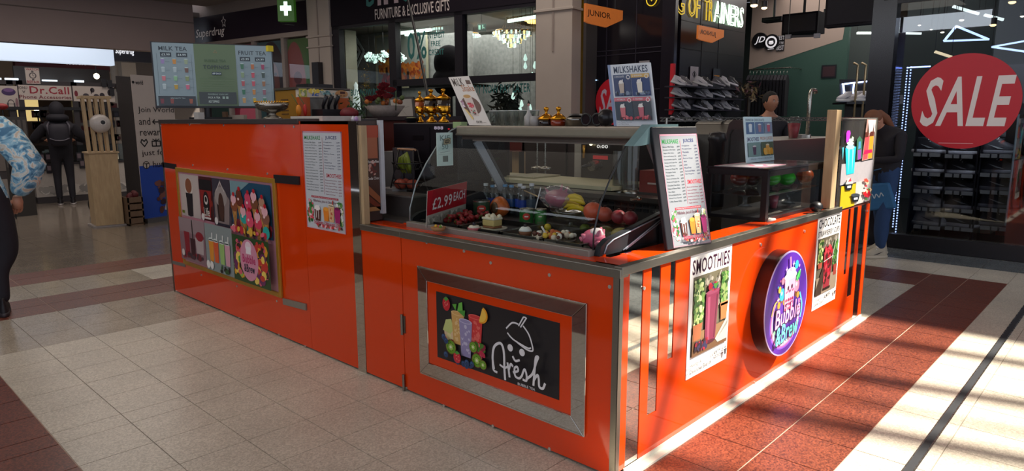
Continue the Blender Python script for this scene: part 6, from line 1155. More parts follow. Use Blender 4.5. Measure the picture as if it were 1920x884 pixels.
w = MB(); w.tube([P+V((-.02, .03, .02)), P+V((-.03, .06, .07))], .005, mt('e0dcd8'), 6); w.build('spoon_handle', t)
# tins and bottles
def tin(px, pb, z, r_, h, c, label, badge='c83020'):
    P = pt_on(px, pb, z); t = T('fruit_tin', label, 'tin', P); w = MB(); w.cyl(P, P+V((0, 0, h)), r_, mt(c, .3, .2), n=24); w.build('can', t); w = MB(); w.cyl(P+V((0, 0, h)), P+V((0, 0, h+.006)), r_*1.02, STEEL, n=24); w.cyl(P+V((0, 0, -.002)), P+V((0, 0, .005)), r_*1.02, STEEL, n=24); w.build('rim', t)
    n_ = (CAMP-P); n_.z = 0; n_.normalize(); sd = V((-n_.y, n_.x, 0)); w = MB()
    for k_ in range(8):
        a0 = -.55+k_*.1375; a1 = a0+.1375; d0 = n_*math.cos(a0)+sd*math.sin(a0); d1 = n_*math.cos(a1)+sd*math.sin(a1); e0 = math.sqrt(max(0, 1-(a0/.56)**2)); e1 = math.sqrt(max(0, 1-(a1/.56)**2)); c_ = P+V((0, 0, h*.62))
        w.add([c_+d0*r_*1.006-V((0, 0, e0*h*.2)), c_+d1*r_*1.006-V((0, 0, e1*h*.2)), c_+d1*r_*1.006+V((0, 0, e1*h*.2)), c_+d0*r_*1.006+V((0, 0, e0*h*.2))], [(0, 1, 2, 3)], mt(badge, .4))
        if 1 < k_ < 6: w.add([c_+d0*r_*1.01-V((0, 0, h*.04)), c_+d1*r_*1.01-V((0, 0, h*.04)), c_+d1*r_*1.01+V((0, 0, h*.04)), c_+d0*r_*1.01+V((0, 0, h*.04))], [(0, 1, 2, 3)], mt('f0d8c8', .4))
        w.add([c_+d0*r_*1.006-V((0, 0, h*.45)), c_+d1*r_*1.006-V((0, 0, h*.45)), c_+d1*r_*1.006-V((0, 0, h*.32)), c_+d0*r_*1.006-V((0, 0, h*.32))], [(0, 1, 2, 3)], mt('6a7a50', .4))
    w.build('label_band', t)
    return t
tin(903, 408, DECK, .052, .10, '2a4a30', 'dark green fruit tin with oval red badge at the left of the water bottles')
tin(987, 424, DECK, .040, .095, '2a6a30', 'green fruit tin with red badge standing behind the cupcake'); tin(1013, 423, DECK, .036, .09, '4a8a48', 'paler green fruit tin beside the red badged one', '5a9a50')
def bottle(px, ptop, P=None, cap='d8d8dc', lab='1c3f8a', label=''):
    A = on(px, ptop, 0, 3.12); z0 = DECK; P = V((A.x, A.y, z0)); h = A.z-z0
    t = T('water_bottle', label, 'bottle', P); w = MB(); w.lathe([(.030, 0), (.032, .02), (.032, h*.55), (.030, h*.65), (.022, h*.78), (.012, h*.88), (.012, h*.93)], glass('a8b4b8', 1.3, .02, 'bottle', .12, '8a9498'), P, 16); w.build('body', t)
    w = MB(); w.cyl(P+V((0, 0, h*.92)), P+V((0, 0, h)), .0155, mt(cap, .4), n=14); w.build('cap', t); w = MB(); w.cyl(P+V((0, 0, h*.3)), P+V((0, 0, h*.55)), .0328, mt(lab, .4), n=20, cap=False); w.build('label_band', t)
for px, pt_, cp, lb, nm in ((911, 344, 'd8d8dc', '8a949c', 'water bottle at the far left of the row with white cap'), (924, 347, '4a90c0', '1c3f9a', 'water bottle with blue cap, second in the row'), (932, 346, 'd8d8dc', '1c3f9a', 'water bottle with bold blue label in the row'), (947, 346, '4a90c0', '24508a', 'blue capped bottle behind the orange fruit'), (959, 347, '5a9ac8', '24508a', 'second blue capped bottle behind the orange fruit'), (975, 345, 'd8d8dc', '1c3f9a', 'white capped bottle right of the orange fruit'), (981, 349, 'd8d8dc', '1c3f9a', 'front white capped bottle right of the orange fruit'), (997, 344, 'd8d8dc', '3a4a5a', 'rightmost water bottle in the row')):
    bottle(px, pt_, None, cp, lb, nm)
P = pt_on(937, 406, DECK); t = T('papaya_half', 'cut orange papaya wrapped in film between the bottles and the cake', 'fruit', P); w = MB(); w.sph(P+V((0, 0, .062)), (.05, .075, .065), mt('d06a30', .3, noise=.35, scale=60), 20, 12, lambda p: V((p.x, p.y*(1-.35*max(0, p.z)), p.z))); w.build('flesh', t); w = MB(); w.sph(P+V((-.045, .0, .06)), (.012, .03, .035), mt('6a5038', .4, noise=.4, scale=90), 10, 8); w.build('seed_hollow', t)
P = on(1046, 372, 0, 2.95); t = T('dragon_fruit_bag', 'pink dragon fruit wrapped in a clear plastic bag', 'fruit', V((P.x, P.y, DECK))); w = MB(); w.sph(P, (.055, .085, .05), mt('b8385a', .4, noise=.3), 16, 10)
for i in range(12): v_ = V((R.gauss(0, 1), R.gauss(0, 1), R.gauss(0, 1))).normalized(); b_ = P+V((v_.x*.05, v_.y*.08, v_.z*.045)); w.cyl(b_, b_+v_*.03+V((0, 0, .01)), .012, mt('d05a80', .4), .001, 6)
w.build('flesh', t); w = MB(); w.sph(P+V((0, .0, .005)), (.075, .12, .068), glass('f0f0f4', 1.6, .15, 'film', .14, 'e0dce4'), 18, 12, lambda p: p*(1+.07*math.sin(9*p.x+7*p.y)*math.cos(11*p.z))); w.build('bag_film', t)
P0 = P
cb = V((2.97, P.y-.08, DECK)); t = T('glass_fruit_bowl', 'clear footed glass bowl carrying the bagged fruit and bananas', 'bowl', cb); w = MB(); w.lathe([(.05, 0), (.045, .01), (.012, .02), (.012, .045), (.09, .075), (.12, .10), (.115, .10), (.085, .08)], glass('e0e4d0', 1.8, .05, 'bowl', .12, 'a89c70'), cb, 24); w.build('bowl', t)
for i, (px, py, lb) in enumerate(((1078, 372, 'top'), (1081, 379, 'middle'), (1076, 388, 'lower'), (1082, 392, 'lowest'), (1073, 382, 'hidden'))):
    P = on(px, py, 0, 2.93); w = MB(); w.tube([P+V((0, .07, -.012)), P+V((0, .035, .006)), P+V((.0, 0, .010)), P+V((0, -.035, .004)), P+V((0, -.055, -.008))], [.006, .015, .017, .015, .007], mt('d8b81c' if i != 4 else 'b8901c', .45), 8); tag(w.build('banana'), '%s yellow banana in the bunch in the glass bowl' % lb, 'fruit')
for px, py, r_, c, lb in ((1112, 402, .052, 'c8583a', 'large orange red pomegranate near the glass post'), (1134, 396, .042, 'b8503c', 'second orange red pomegranate behind the edge seal'), (1160, 398, .038, '8a3038', 'dark red round fruit, left of two at the back right'), (1182, 402, .038, '8a2c34', 'dark red round fruit, right of two at the back right'), (1097, 418, .028, '6a7a2c', 'small green mango below the pomegranate'), (1115, 423, .026, '7a5a30', 'brown kiwi fruit beside the green mango')):
    P = on(px, py, 0, 2.86); z_ = max(P.z, DECK+r_*.9); P.z = z_ = (DECK+.075+r_*.95 if r_ > .035 else DECK+r_); t = T('round_fruit', lb, 'fruit', P); w = MB(); w.sph(P, (r_, r_, r_*.95), mt(c, .4, noise=.25, scale=25), 18, 12); w.build('flesh', t); w = MB(); w.cyl(P+V((0, 0, r_*.85)), P+V((0, 0, r_*1.1)), r_*.12, mt('3a2418'), r_*.22, 6); w.build('calyx', t)
w = MB(); w.box(2.79, 2.98, 1.86, 2.36, DECK+.068, DECK+.074, glass('d8d4d0', 1, key='riser', opac=.15, body='6a625c')); [w.box(x_, x_+.01, y_, y_+.01, DECK, DECK+.068, CLEAR) for x_ in (2.8, 2.96) for y_ in (1.87, 2.34)]; tag(w.build('glass_riser'), 'low clear riser holding the row of red fruit at the back right of the case', 'stand')
for px, py, lb in ((1165, 411, 'yellow green mango lying behind the right end cheek'), (1136, 413, 'flat green brown mango left of the yellow green one')):
    P = on(px, py, 0, 2.75); P.z = DECK+.04; w = MB(); w.sph(P, (.04, .055, .038), mt('9a8c30' if px > 1140 else '5a5428', .4, noise=.3), 16, 10); tag(w.build('mango'), lb, 'fruit')
P = G(1113, 452, DECK+.04); P = V((2.52, 1.90, DECK+.045)); P = on(1113, 447, 1, 1.885); P.z = DECK+.045
t = T('pink_dragon_fruit', 'pink dragon fruit with pale bag at the right front corner of the case', 'fruit', P); w = MB(); w.sph(P, (.05, .06, .045), mt('d06080', .4, noise=.25), 18, 12)
for i in range(16): v_ = V((R.gauss(0, 1), R.gauss(0, 1), R.gauss(0, .8))).normalized(); b_ = P+V((v_.x*.045, v_.y*.055, v_.z*.04)); w.cyl(b_, b_+v_*.016+V((0, 0, .008)), .017, mt('e07a94', .4), .004, 6)
w.build('flesh', t); w = MB(); w.sph(P+V((.005, -.012, .022)), (.042, .04, .03), mt('e0d0d4', .5), 12, 8); w.build('pale_bag', t)
w = MB(); P = on(1005, 377, 0, 2.9); w.tube([on(1001, 404, 0, 2.9), on(1014, 352, 0, 2.9)], .0035, mt('e0e0e0'), 6); tag(w.build('paper_straw'), 'white straw leaning behind the green tins', 'straw')
P = on(1027, 418, 0, 2.8); P.z = DECK+.02; w = MB(); w.sph(P, .02, mt('c8b030', .4), 12, 8); tag(w.build('lemon'), 'small yellow lemon beside the paler green tin', 'fruit')
# hygiene rating card and octagonal sticker on the case end glass
t, a = sheet('food_rating_card', 'pale translucent card with wording hanging inside the left end of the case', 'card', on(820, 312, 1, CY1-.03), V((.125, 0, 0)), V((0, 0, .195)), 'cfe6de', .004)
a.text('KIF', .2, .76, .8, .92, '7a9490', .02).text('50', .3, .5, .7, .66, '7a9490', .0).line([(.2, .4), (.8, .44)], .015, '8aa49e').rect(.35, .12, .68, .3, '5a6a64').rect(.1, .35, .9, .355, '8aa49e'); a.done('print', t)
t, a = sheet('round_sticker', 'small octagonal gold edged sticker near the top left of the case', 'sticker', on(832, 272, 1, CY1-.04), V((.055, 0, .006)), V((0, 0, .035)), '8a8474', .001); a.poly([(.0, .3), (.3, 0), (.8, .1), (1, .6), (.7, 1), (.2, .9)], 'c8b890').up().poly([(.12, .35), (.33, .15), (.75, .2), (.88, .6), (.65, .85), (.25, .8)], '5a5040').up().text('OPEN', .25, .4, .75, .6, 'c8b890'); a.done('print', t)
# ---- on top of the case
TOP = 1.516
def topP(px, x_=2.95): P = on(px, 238, 0, x_); P.z = TOP; return P
bl = on(880, 239, 0, 2.93); br = on(921, 239, 0, 2.93); tl = on(847, 143, 0, 3.06); 
bl.z = br.z = TOP+.002; hz_ = on(890, 143, 0, 3.05).z-TOP
t, a = sheet('milkshake_card', 'white milk shake card with drink picture at the left end of the case top', 'sign', bl, br-bl, V((.10, tl.y-bl.y, hz_)), 'e4ded8', .003)
a.text('MiLK', .10, .80, .62, .965, '3a2828', .05).poly([(.74, .83), (.95, .83), (.96, .91), (.75, .92)], '5a3c38').up().text('Shake', .42, .68, .98, .82, 'b87850', .04); a.circ(.52, .40, .42, '6a4a42').up(); a.cup(.50, .18, .40, .40, 'd8c8c0', 'e8d8c8', False).ell(.5, .58, .20, .045, 'e8dccc', 24).up().ell(.5, .58, .17, .035, 'c89858', 24).up().blobs(.36, .34, .66, .46, ['d84858', 'e8808a', 'b83040'], 26, .03, .06).blobs(.36, .2, .62, .32, ['8aa890', '5a3a34', 'd8c8c0', 'c83848'], 20, .02, .05)
a.poly([(.12, .34), (.24, .3), (.36, .14), (.30, .10)], 'e8c878').up().blobs(.08, .35, .26, .52, ['c8a8c0', 'f0e0e8', 'a87890'], 16, .03, .06); a.text('£4.99', .42, .035, .68, .085, '2a2428', .05).text('regular', .70, .04, .88, .06, '4a4448', .0); a.done('print', t)
w = MB(); P = on(859, 238, 0, 2.98); P.z = TOP; w.box(P.x, P.x+.05, P.y-.03, P.y+.05, 1.50, TOP+.022, mt('a8c088', .4)); tag(w.build('green_box'), 'small pale green box left of the milk shake card', 'box')
pc = T('plastic_cup', 'leftmost clear empty plastic cup in the row on top of the case', 'cup', (0, 0, 0), 0, 'clear cups on the case top')
w = MB(); w.lathe([(.024, 0), (.034, .085), (.035, .088), (.033, .085), (.023, .004)], CG2, (0, 0, 0), 16); w.build('cup_wall', pc, True); w = MB(); w.tube([(.0345*math.cos(q*PI/8), .0345*math.sin(q*PI/8), .088) for q in range(16)], .002, mt('d8d8d4', .3), 5, True); w.build('rim', pc, True)
for i in range(9):
    P = topP(928+i*9, 3.0+.05*(i % 2)); (pc if i == 0 else dup(pc, P, '%s clear empty plastic cup from the left on top of the case' % ('x second third fourth fifth sixth seventh eighth ninth'.split()[i]))).location = P
P = topP(991, 2.93); t = T('sauce_bottle', 'frosted squeeze bottle with pink tip on top of the case', 'bottle', P); w = MB(); w.lathe([(.024, 0), (.026, .05), (.012, .07), (.006, .09), (.004, .115)], mt('b8b4b0', .4), P, 14); w.build('body', t); w = MB(); w.sph(P+V((0, 0, .118)), .008, mt('c88a80', .4), 8, 6); w.build('tip', t)
P = topP(1003, 2.93); w = MB(); w.lathe([(.028, 0), (.03, .055), (.027, .055)], mt('a8a4a0', .4), P, 14); tag(w.build('frosted_cup'), 'short frosted tub beside the squeeze bottle', 'cup')
def gold_jar(P, r_, h, c, label, base=False):
    t = T('gold_lid_jar', label, 'jar', P); z0 = 0
    if base:
        w = MB(); w.lathe([(r_*.75, 0), (r_*.8, .01), (r_*.35, .03), (r_*.3, .05), (r_*.8, .075)], GOLD, P, 20); w.build('foot', t); z0 = .07
        w = MB(); w.lathe([(r_*.95, z0), (r_*1.02, z0+.01), (r_*1.02, z0+.045), (r_*.95, z0+.05)], GOLD, P, 20); w.build('band', t)
        w = MB(); w.tube([P+V((0, -r_*.9, .06)), P+V((0, -r_*1.4, .05)), P+V((0, -r_*1.4, .035))], .008, GOLD, 6); w.build('tap', t)
    w = MB(); w.lathe([(r_*.9, z0), (r_, z0+.01), (r_, z0+h)], mt(c, .12, noise=.02, coat=.6), P, 22); w.build('jar_body', t)
    w = MB(); w.lathe([(r_*1.08, z0+h), (r_*1.08, z0+h+.008), (r_*.5, z0+h+.028), (r_*.18, z0+h+.034), (r_*.18, z0+h+.045), (r_*.33, z0+h+.055), (r_*.33, z0+h+.066), (0, z0+h+.072)], GOLD, P, 20); w.build('lid', t); return t
gold_jar(topP(1024, 2.95), .044, .035, '1c0e10', 'low jar of dark syrup with gold lid on the case top'); gold_jar(topP(1047, 2.95), .044, .035, '8a2c10', 'low jar of red brown syrup with gold lid on the case top')
P = topP(1081, 2.95); t = T('steel_pan', 'low round lidded steel pan on the case top', 'pan', P); w = MB(); w.lathe([(.062, 0), (.064, .03), (.068, .034), (.05, .05), (.03, .056), (0, .058)], steel('pan_steel', '8a8680', .2), P, 28); w.build('pan', t); w = MB(); w.cyl(P+V((0, 0, .056)), P+V((0, 0, .066)), .05, mt('2a2628', .3), .03, 20); w.build('lid_rim', t)
P = topP(1109, 2.9); t = T('round_sunglasses', 'pair of dark round goggles lying on the case top', 'goggles', P); w = MB()
for yy in (-.036, .036): w.tube([(P.x, P.y+yy+.03*math.cos(q*PI/8), P.z+.034+.03*math.sin(q*PI/8)) for q in range(16)], .006, BLACK, 6, True)
w.build('rim', t); w = MB(); [w.cyl((P.x, P.y+yy, P.z+.034), (P.x+.004, P.y+yy, P.z+.034), .028, mt('2a2024', .1), n=16) for yy in (-.036, .036)]; w.build('lens', t)
for px, r_, c, lb in ((1122, .02, 'c88a80', 'small pink ornament between the goggles and the black ball'), (1136, .045, '141014', 'black ball shaped tub just left of the milkshakes board')):
    P = topP(px, 2.92); w = MB(); w.sph(P+V((0, 0, r_)), r_, mt(c, .3), 14, 10); tag(w.build('counter_ornament'), lb, 'ornament')
bl = on(1151, 241, 0, 2.86); br = on(1231, 235, 0, 2.92); bl.z = br.z = TOP+.002; 
tl = on(1139, 123, 0, 2.99); hz_ = tl.z-TOP
u_ = br-bl; u_ = V((0.0, on(1231, 236, 0, bl.x).y-bl.y, 0)); tl = on(1139, 123, 0, bl.x+.03); hz_ = tl.z-TOP
t, a = sheet('milkshakes_board', 'white milkshakes board with four drink pictures at the right end of the case top', 'sign', bl+V((0, 0, 0)), u_, V((.03, tl.y-bl.y, hz_)), 'dfe4ea', .012)
a.rect(0, 0, .07, 1, '8a9cc0').up(); a.text('MILKSHAKES', .14, .855, .94, .965, '3a4660', .045)
for i, (x0, y0, x1, y1, c, hc, cc_, nm) in enumerate(((.11, .48, .53, .83, '3c4a72', '4a5878', 'c8b8a8', '1. CHOCOLATE'), (.55, .48, .97, .83, '2c4278', 'd8b060', 'f0e8d8', '2. BANANA'), (.11, .09, .53, .455, '3c4a58', 'd86a78', 'd87880', '3. WATERMELON'), (.55, .09, .97, .455, '444a54', 'd86a78', 'c86a78', '4. STRAWBERRY'))):
    a.rect(x0, y0, x1, y1, c).up(); a.rect(x0, y1-.06, x1, y1, hc).up(); a.text(nm, x0+.03, y1-.045, x0+.26, y1-.015, 'e8e8ec', .01); a.circ(x1-.06, y1-.045, .045, 'f0ece8').up().circ(x1-.06, y1-.045, .03, hc).up(); a.blobs(x0, y0, x1, y0+.09, ['5a6a8a', '8a9ab0', '2a3040'] if i < 2 else ['c84a58', 'e07880', '5a3a40'], 18, .02, .045); a.cup(x0+.19, y0+.05, .13, .16, cc_, 'f4f0ea', True, 'f0f0f0').ell(x0+.19, y0+.23, .05, .03, 'f4f0ea'); a.up()
a.text('Regular Banana Chocolate', .14, .05, .5, .065, '4a5060').text('Fresh Milk Shakes', .14, .02, .42, .035, '4a5060'); a.done('print', t)
# ---- menu stand on the right counter
A0 = G(1252, 470, .950); A1 = G(1335, 457, .950); TLp = on(1222, 238, 1, A0.y+.13); TRp = on(1318, 228, 1, A1.y+.13)
u_ = A1-A0; u_.z = 0; v_ = TLp-A0
t = T('menu_stand', 'black framed leaning menu board with printed price list, lit by the sun', 'menu', (A0+A1)/2)
nn = u_.cross(v_).normalized(); w = MB(); w.hexa([A0-nn*.022, A0+u_-nn*.022, A0+u_+v_-nn*.022, A0+v_-nn*.022], [A0, A0+u_, A0+u_+v_, A0+v_], mt('1c1a1e', .35)); w.build('frame', t, bevel=.004)
w = MB(); w.bar(A0+u_*.5+v_*.8-nn*.03, A0+u_*.5-nn*.20-V((0, 0, .0)), .03, .012, mt('1c1a1e', .4)); w.build('rear_leg', t)
o_ = A0+u_*.13+v_*.012+nn*.0008; a = Art(o_, u_*.84, v_*.925, .35); w = MB(); w.hexa([o_-nn*.0005, o_+u_*.84-nn*.0005, o_+u_*.84+v_*.925-nn*.0005, o_+v_*.925-nn*.0005], [p for p in (o_, o_+u_*.84, o_+u_*.84+v_*.925, o_+v_*.925)], mt('a08890', .4)); w.build('sheet', t); menu_art(a, '8f9298'); a.done('print', t)
# ---- black glass cabinet on the right counter
BX0 = 3.96; BY0 = 1.665; zb = .947; ztp = 1.25; BX1 = on(1543, 300, 1, BY0).x; BY1 = min(on(1333, 315, 0, BX0).y, 2.25)
t = T('glass_snack_cabinet', 'black framed glass snack cabinet standing behind the round sign', 'cabinet', ((BX0+BX1)/2, (BY0+BY1)/2, zb)); bm_ = mt('18161a', .35)
for x_, y_ in ((BX0, BY0), (BX1, BY0), (BX0, BY1), (BX1, BY1)): w = MB(); q = .035 if (x_, y_) == (BX0, BY0) else .018; w.box(x_-q/2, x_+q/2, y_-q/2, y_+q/2, zb, ztp, bm_); w.build('post', t)
w = MB(); w.box(BX0-.02, BX1+.02, BY0-.02, BY1+.02, ztp-.0, ztp+.012, mt('242226', .12)); w.box(BX0-.018, BX0+.0, BY0-.0, BY1, ztp-.035, ztp, bm_); w.box(BX0, BX1, BY0-.018, BY0, ztp-.035, ztp, glass('6a6a6e', 1.2, key='cabtop', opac=.5, body='2a2628')); w.build('top', t)
w = MB(); w.box(BX0-.015, BX1+.015, BY0-.015, BY1+.015, zb, zb+.02, bm_); w.box(BX0, BX1, BY0+.01, BY1, zb+.145, zb+.15, glass('c8c8c8', 1, key='cabshelf', opac=.1, body='aaaaaa')); w.build('shelf', t)
for q in ([(BX0, BY0), (BX1, BY0)], [(BX0, BY0), (BX0, BY1)], [(BX1, BY0), (BX1, BY1)]):
    w = MB(); (xa_, ya_), (xb_, yb_) = q; w.add([(xa_, ya_, zb+.02), (xb_, yb_, zb+.02), (xb_, yb_, ztp-.01), (xa_, ya_, ztp-.01)], [(0, 1, 2, 3)], glass('e4e8e8', 1.1, key='cabg')); w.build('glass_panel', t)
def dome(px, py, x_, r_, c, label, y_=None):
    P = on(px, py, 1, y_ or 1.85); P.z = max(P.z, zb+.155)
    t = T('dessert_cup', label, 'cup', P); w = MB(); w.lathe([(r_*.6, 0), (r_, r_*.9), (r_*.95, r_*.9)], CG2, P, 16); w.build('cup', t); w = MB(); w.sph(P+V((0, 0, r_*.9)), (r_*.92, r_*.92, r_*.8), mt(c, .35, noise=.25), 16, 10); w.build('scoop', t)
for i, (px, py, c, y_, lb) in enumerate(((1385, 350, '8a2c20', 2.0, 'red brown dessert cup at the left of the snack cabinet'), (1408, 350, '6a1c18', 1.98, 'dark red dessert cup beside the red brown one'), (1446, 350, '4ac82a', 1.83, 'pale green dessert cup behind the corner post'), (1474, 352, '3ad028', 1.80, 'bright green dessert cup in the middle of the cabinet'), (1508, 350, 'd8582a', 1.79, 'orange dessert cup at the right of the snack cabinet'))):
    dome(px, py, 0, .062, c, lb, y_)
for px, y_, lb in ((1397, 1.99, 'left shallow glass dish under the brown cups'), (1478, 1.84, 'right shallow glass dish under the green cups')):
    P = on(px, 372, 1, y_); P.z = zb+.022; w = MB(); w.lathe([(.05, 0), (.015, .02), (.015, .06), (.095, .10), (.10, .115), (.092, .105)], glass('e4e8ea', 2, .03, 'dish', .12, 'd8dcdc'), P, 20); tag(w.build('footed_dish'), lb, 'dish')
P = on(1450, 392, 1, 1.80); P.z = zb+.02; t = T('drink_cup', 'pink filled clear drink cup inside the cabinet near the corner post', 'cup', P); w = MB(); w.lathe([(.025, 0), (.036, .10), (.033, .10)], CG2, P, 14); w.build('cup', t); w = MB(); w.lathe([(.022, .004), (.031, .085), (0, .09)], mt('c0405a', .4, noise=.4), P, 14); w.build('drink', t)
w = MB(); P = V((BX0-.01, BY0-.03, zb)); w.tube([P, P+V((.05, -.02, .012)), P+V((.11, .0, .004)), P+V((.02, .03, .014))], .010, mt('a8a49c', .4), 6); tag(w.build('cloth_scrap'), 'crumpled grey tape at the foot of the cabinet corner post', 'tape')
P = G(1545, 398, .96); w = MB(); w.sph(P+V((0, .05, .03)), (.045, .04, .035), BLACK, 10, 8); tag(w.build('corner_clamp'), 'black rounded clamp by the right foot of the snack cabinet', 'clamp')
o_ = V((BX0+.0, BY0+.03, ztp+.013)); t = T('pink_leaflet', 'pink and white leaflet lying on top of the snack cabinet', 'leaflet', o_+V((.2, .2, 0))); w = MB(); w.box(BX0-.0, BX0+.42, BY0+.05, BY1-.02, ztp+.0125, ztp+.015, mt('a89aa0', .4)); w.build('sheet', t); a = Art(V((BX0, BY0+.05, ztp+.0152)), V((.42, 0, 0)), V((0, BY1-BY0-.07, 0)), .4); a.rect(0, 0, 1, .05, 'd06080').rect(0, .95, 1, 1, 'd06080').poly([(.3, .3), (.5, .6), (.7, .3), (.5, .1)], 'd06080').up().poly([(.4, .3), (.5, .5), (.6, .3), (.5, .2)], 'f0e0e4'); a.done('print', t)
# juice poster on the cabinet
yP = 1.95; bl = on(1401, 297, 1, yP); br = on(1452, 296, 1, yP); tl = on(1395, 219, 1, yP+.05); bl.z = ztp+.016; br.z = bl.z
t, a = sheet('drinks_card', 'pale blue drinks card with four pictures standing on the snack cabinet', 'sign', bl, V((br.x-bl.x, 0, 0)), V((tl.x-bl.x, .05, tl.z-bl.z)), 'd4eef4', .008)
a.text('DRINKS & CHOCOLATE', .04, .90, .70, .955, '5a6a80', .02).text('SMOOTHIES', .05, .46, .47, .55, '4a4a78', .04).text('FRESH JUICES', .52, .46, .97, .55, 'c89078', .04)
for x0, x1, c, g_ in ((.04, .34, '5a7aa0', 'd8e8f0'), (.36, .66, '6a84a8', 'a88a9a'), (.68, .97, '8a9ab4', 'c86a80')): a.up().rect(x0, .62, x1, .88, c).up().cup(x0+.15, .66, .12, .16, g_, 'e8f0f0', True)
a.up().rect(.04, .12, .47, .43, '7a9a98').rect(.51, .12, .96, .43, '5a6a58').up().cup(.26, .16, .13, .18, '5a4a60', 'd8d8d8', True); a.up().cup(.73, .16, .13, .2, 'e0a858', 'f0e0c0', True); a.blobs(.55, .14, .95, .3, ['e0a03a', 'e8b860'], 14, .04, .07); a.text('FRESH AND HEALTHY', .1, .05, .9, .085, '7a8aa0'); a.done('print', t)
# wooden shelf bar and mesh rail behind
w = MB(); A = V((3.55, 3.0, 1.552)); A = D(1238, 229, 5.2); B = D(1640, 222, 7.4); A.z = B.z = 1.55; w.bar(A+V((0, 0, .012)), B+V((0, 0, .012)), .012, .010, STEEL); w.bar(A-V((0, 0, .012)), B-V((0, 0, .012)), .012, .010, STEEL)
n = 70
for i in range(n): w.bar(A.lerp(B, i/n)+V((0, 0, .012 if i % 2 else -.012)), A.lerp(B, (i+1)/n)+V((0, 0, -.012 if i % 2 else .012)), .005, .005, mt('8a8680', .4, .5))
for q in (.02, .98): P = A.lerp(B, q); w.cyl((P.x, P.y, 0), (P.x, P.y, 1.56), .012, STEEL, n=8)
tag(w.build('wire_shelf'), 'steel lattice shelf edge running behind the right half of the kiosk', 'shelf')
# ---- steel equipment
def steelbox(name, label, cat, x0, x1, y0, y1, z0, z1, m, extra=None, bevel=.006):
    t = T(name, label, cat, ((x0+x1)/2, (y0+y1)/2, z0)); w = MB(); w.box(x0, x1, y0, y1, z0, z1, m); w.build('housing', t, bevel=bevel); return t
EZ = on(1455, 262, 1, 2.55).z
ex0 = on(1420, 262, 1, 2.55).x; ex1 = on(1560, 262, 1, 2.55).x; SF = steel('equip_steel', 'a8a29a', .3)
t = steelbox('steel_cooler', 'brushed steel cooler box behind the snack cabinet with a cup on top', 'cooler', ex0+.05, ex1-.02, 2.45, 3.0, .0, EZ, SF)
w = MB(); w.box(ex1-.30, ex1-.02, 2.44, 2.45, .3, EZ-.03, steel('equip_steel2', '7a7672', .3)); w.build('door', t); w = MB(); w.box(ex1-.12, ex1-.05, 2.425, 2.44, EZ-.13, EZ-.10, mt('c8c4c0', .3, .5)); w.build('latch', t)
w = MB(); [w.box(ex1-.20+.025*i, ex1-.185+.025*i, 2.432, 2.44, EZ-.38+.03*j, EZ-.365+.03*j, BLACK) for i in range(6) for j in range(7)]; o = w.build('vent_hole', t); o['kind'] = 'stuff'
P = on(1487, 262, 1, 2.6); P.z = EZ; t = T('red_drink_cup', 'clear domed cup of red drink standing on the steel cooler', 'cup', P); w = MB(); w.lathe([(.042, 0), (.064, .15), (.066, .152)], CG2, P, 20); w.lathe([(.066, .152), (.06, .185), (.035, .21), (.03, .212)], CG2, P, 20, False); w.build('cup', t); w = MB(); w.lathe([(.039, .004), (.06, .145), (0, .15)], mt('a82438', .35, noise=.6, scale=40), P, 18); w.build('drink', t)
P = on(1513, 262, 1, 2.55); P.z = EZ; hz_ = on(1513, 168, 1, 2.55).z
t = T('steel_spout', 'tall bent steel pipe spout rising from the steel cooler', 'pipe', P); w = MB(); w.tube([P, V((P.x, P.y, hz_-.05)), V((P.x+.02, P.y, hz_-.01)), V((P.x+.06, P.y, hz_)), V((P.x+.13, P.y, hz_)), V((P.x+.145, P.y, hz_-.03))], .019, STEEL, 12); w.build('pipe', t); w = MB(); w.cyl(P, P+V((0, 0, .03)), .035, STEEL, n=16); w.box(P.x-.14, P.x+.1, P.y, P.y+.1, P.z, P.z+.035, mt('a8a49c', .4)); w.build('foot', t)
cx0 = on(1358, 300, 1, 2.6).x; cx1 = on(1402, 300, 1, 2.6).x; cz = on(1380, 225, 1, 2.6).z
t = T('steel_machine', 'rounded steel machine with dark door left of the drinks card', 'machine', (cx0, 2.7, 1.0)); w = MB()
w.prism([(cx0, .5), (cx0+.01, cz-.12), (cx0+.05, cz-.03), (cx0+.12, cz), (cx1+.15, cz), (cx1+.15, .5)], (0, 2.6, 0), (1, 0, 0), (0, 0, 1), (0, .3, 0), steel('machine_steel', '7a7670', .3)); w.build('housing', t, bevel=.008)
w = MB(); w.prism([(cx0+.07, 1.1), (cx0+.09, cz-.12), (cx0+.14, cz-.08), (cx1+.05, cz-.08), (cx1+.05, 1.1)], (0, 2.592, 0), (1, 0, 0), (0, 0, 1), (0, .008, 0), mt('3a3634', .2)); w.build('door', t)
P = on(1345, 262, 1, 2.4); t = T('black_grinder', 'dark rounded grinder between the menu stand and the steel machine', 'grinder', P); w = MB(); w.lathe([(.06, -.25), (.06, -.02), (.07, 0), (.06, .05), (.0, .06)], mt('2a2628', .3), P, 16); w.cyl((P.x, P.y, .9), (P.x, P.y, P.z-.25), .07, BLACK); w.build('body', t)
# interior counters of the kiosk
w = MB(); w.box(3.45, 5.6, 1.68, 1.80, .0, .80, mt('3a2a26', .5)); w.box(3.92, 4.45, 2.36, 6.3, .0, .90, mt('4a423e', .5)); w.box(3.91, 4.46, 2.36, 6.32, .90, .93, mt('8f8a80', .3, .3)); tag(w.build('inner_counter'), 'dark inner work counter with grey top behind the display case', 'counter')
w = MB(); w.box(2.48, 3.03, 3.12, 3.9, .0, .93, mt('5a544e', .5)); w.box(2.48, 3.04, 3.12, 3.9, .93, .955, mt('4c4844', .4)); tag(w.build('side_worktop'), 'grey side worktop under the fruit rack beside the display case', 'worktop')
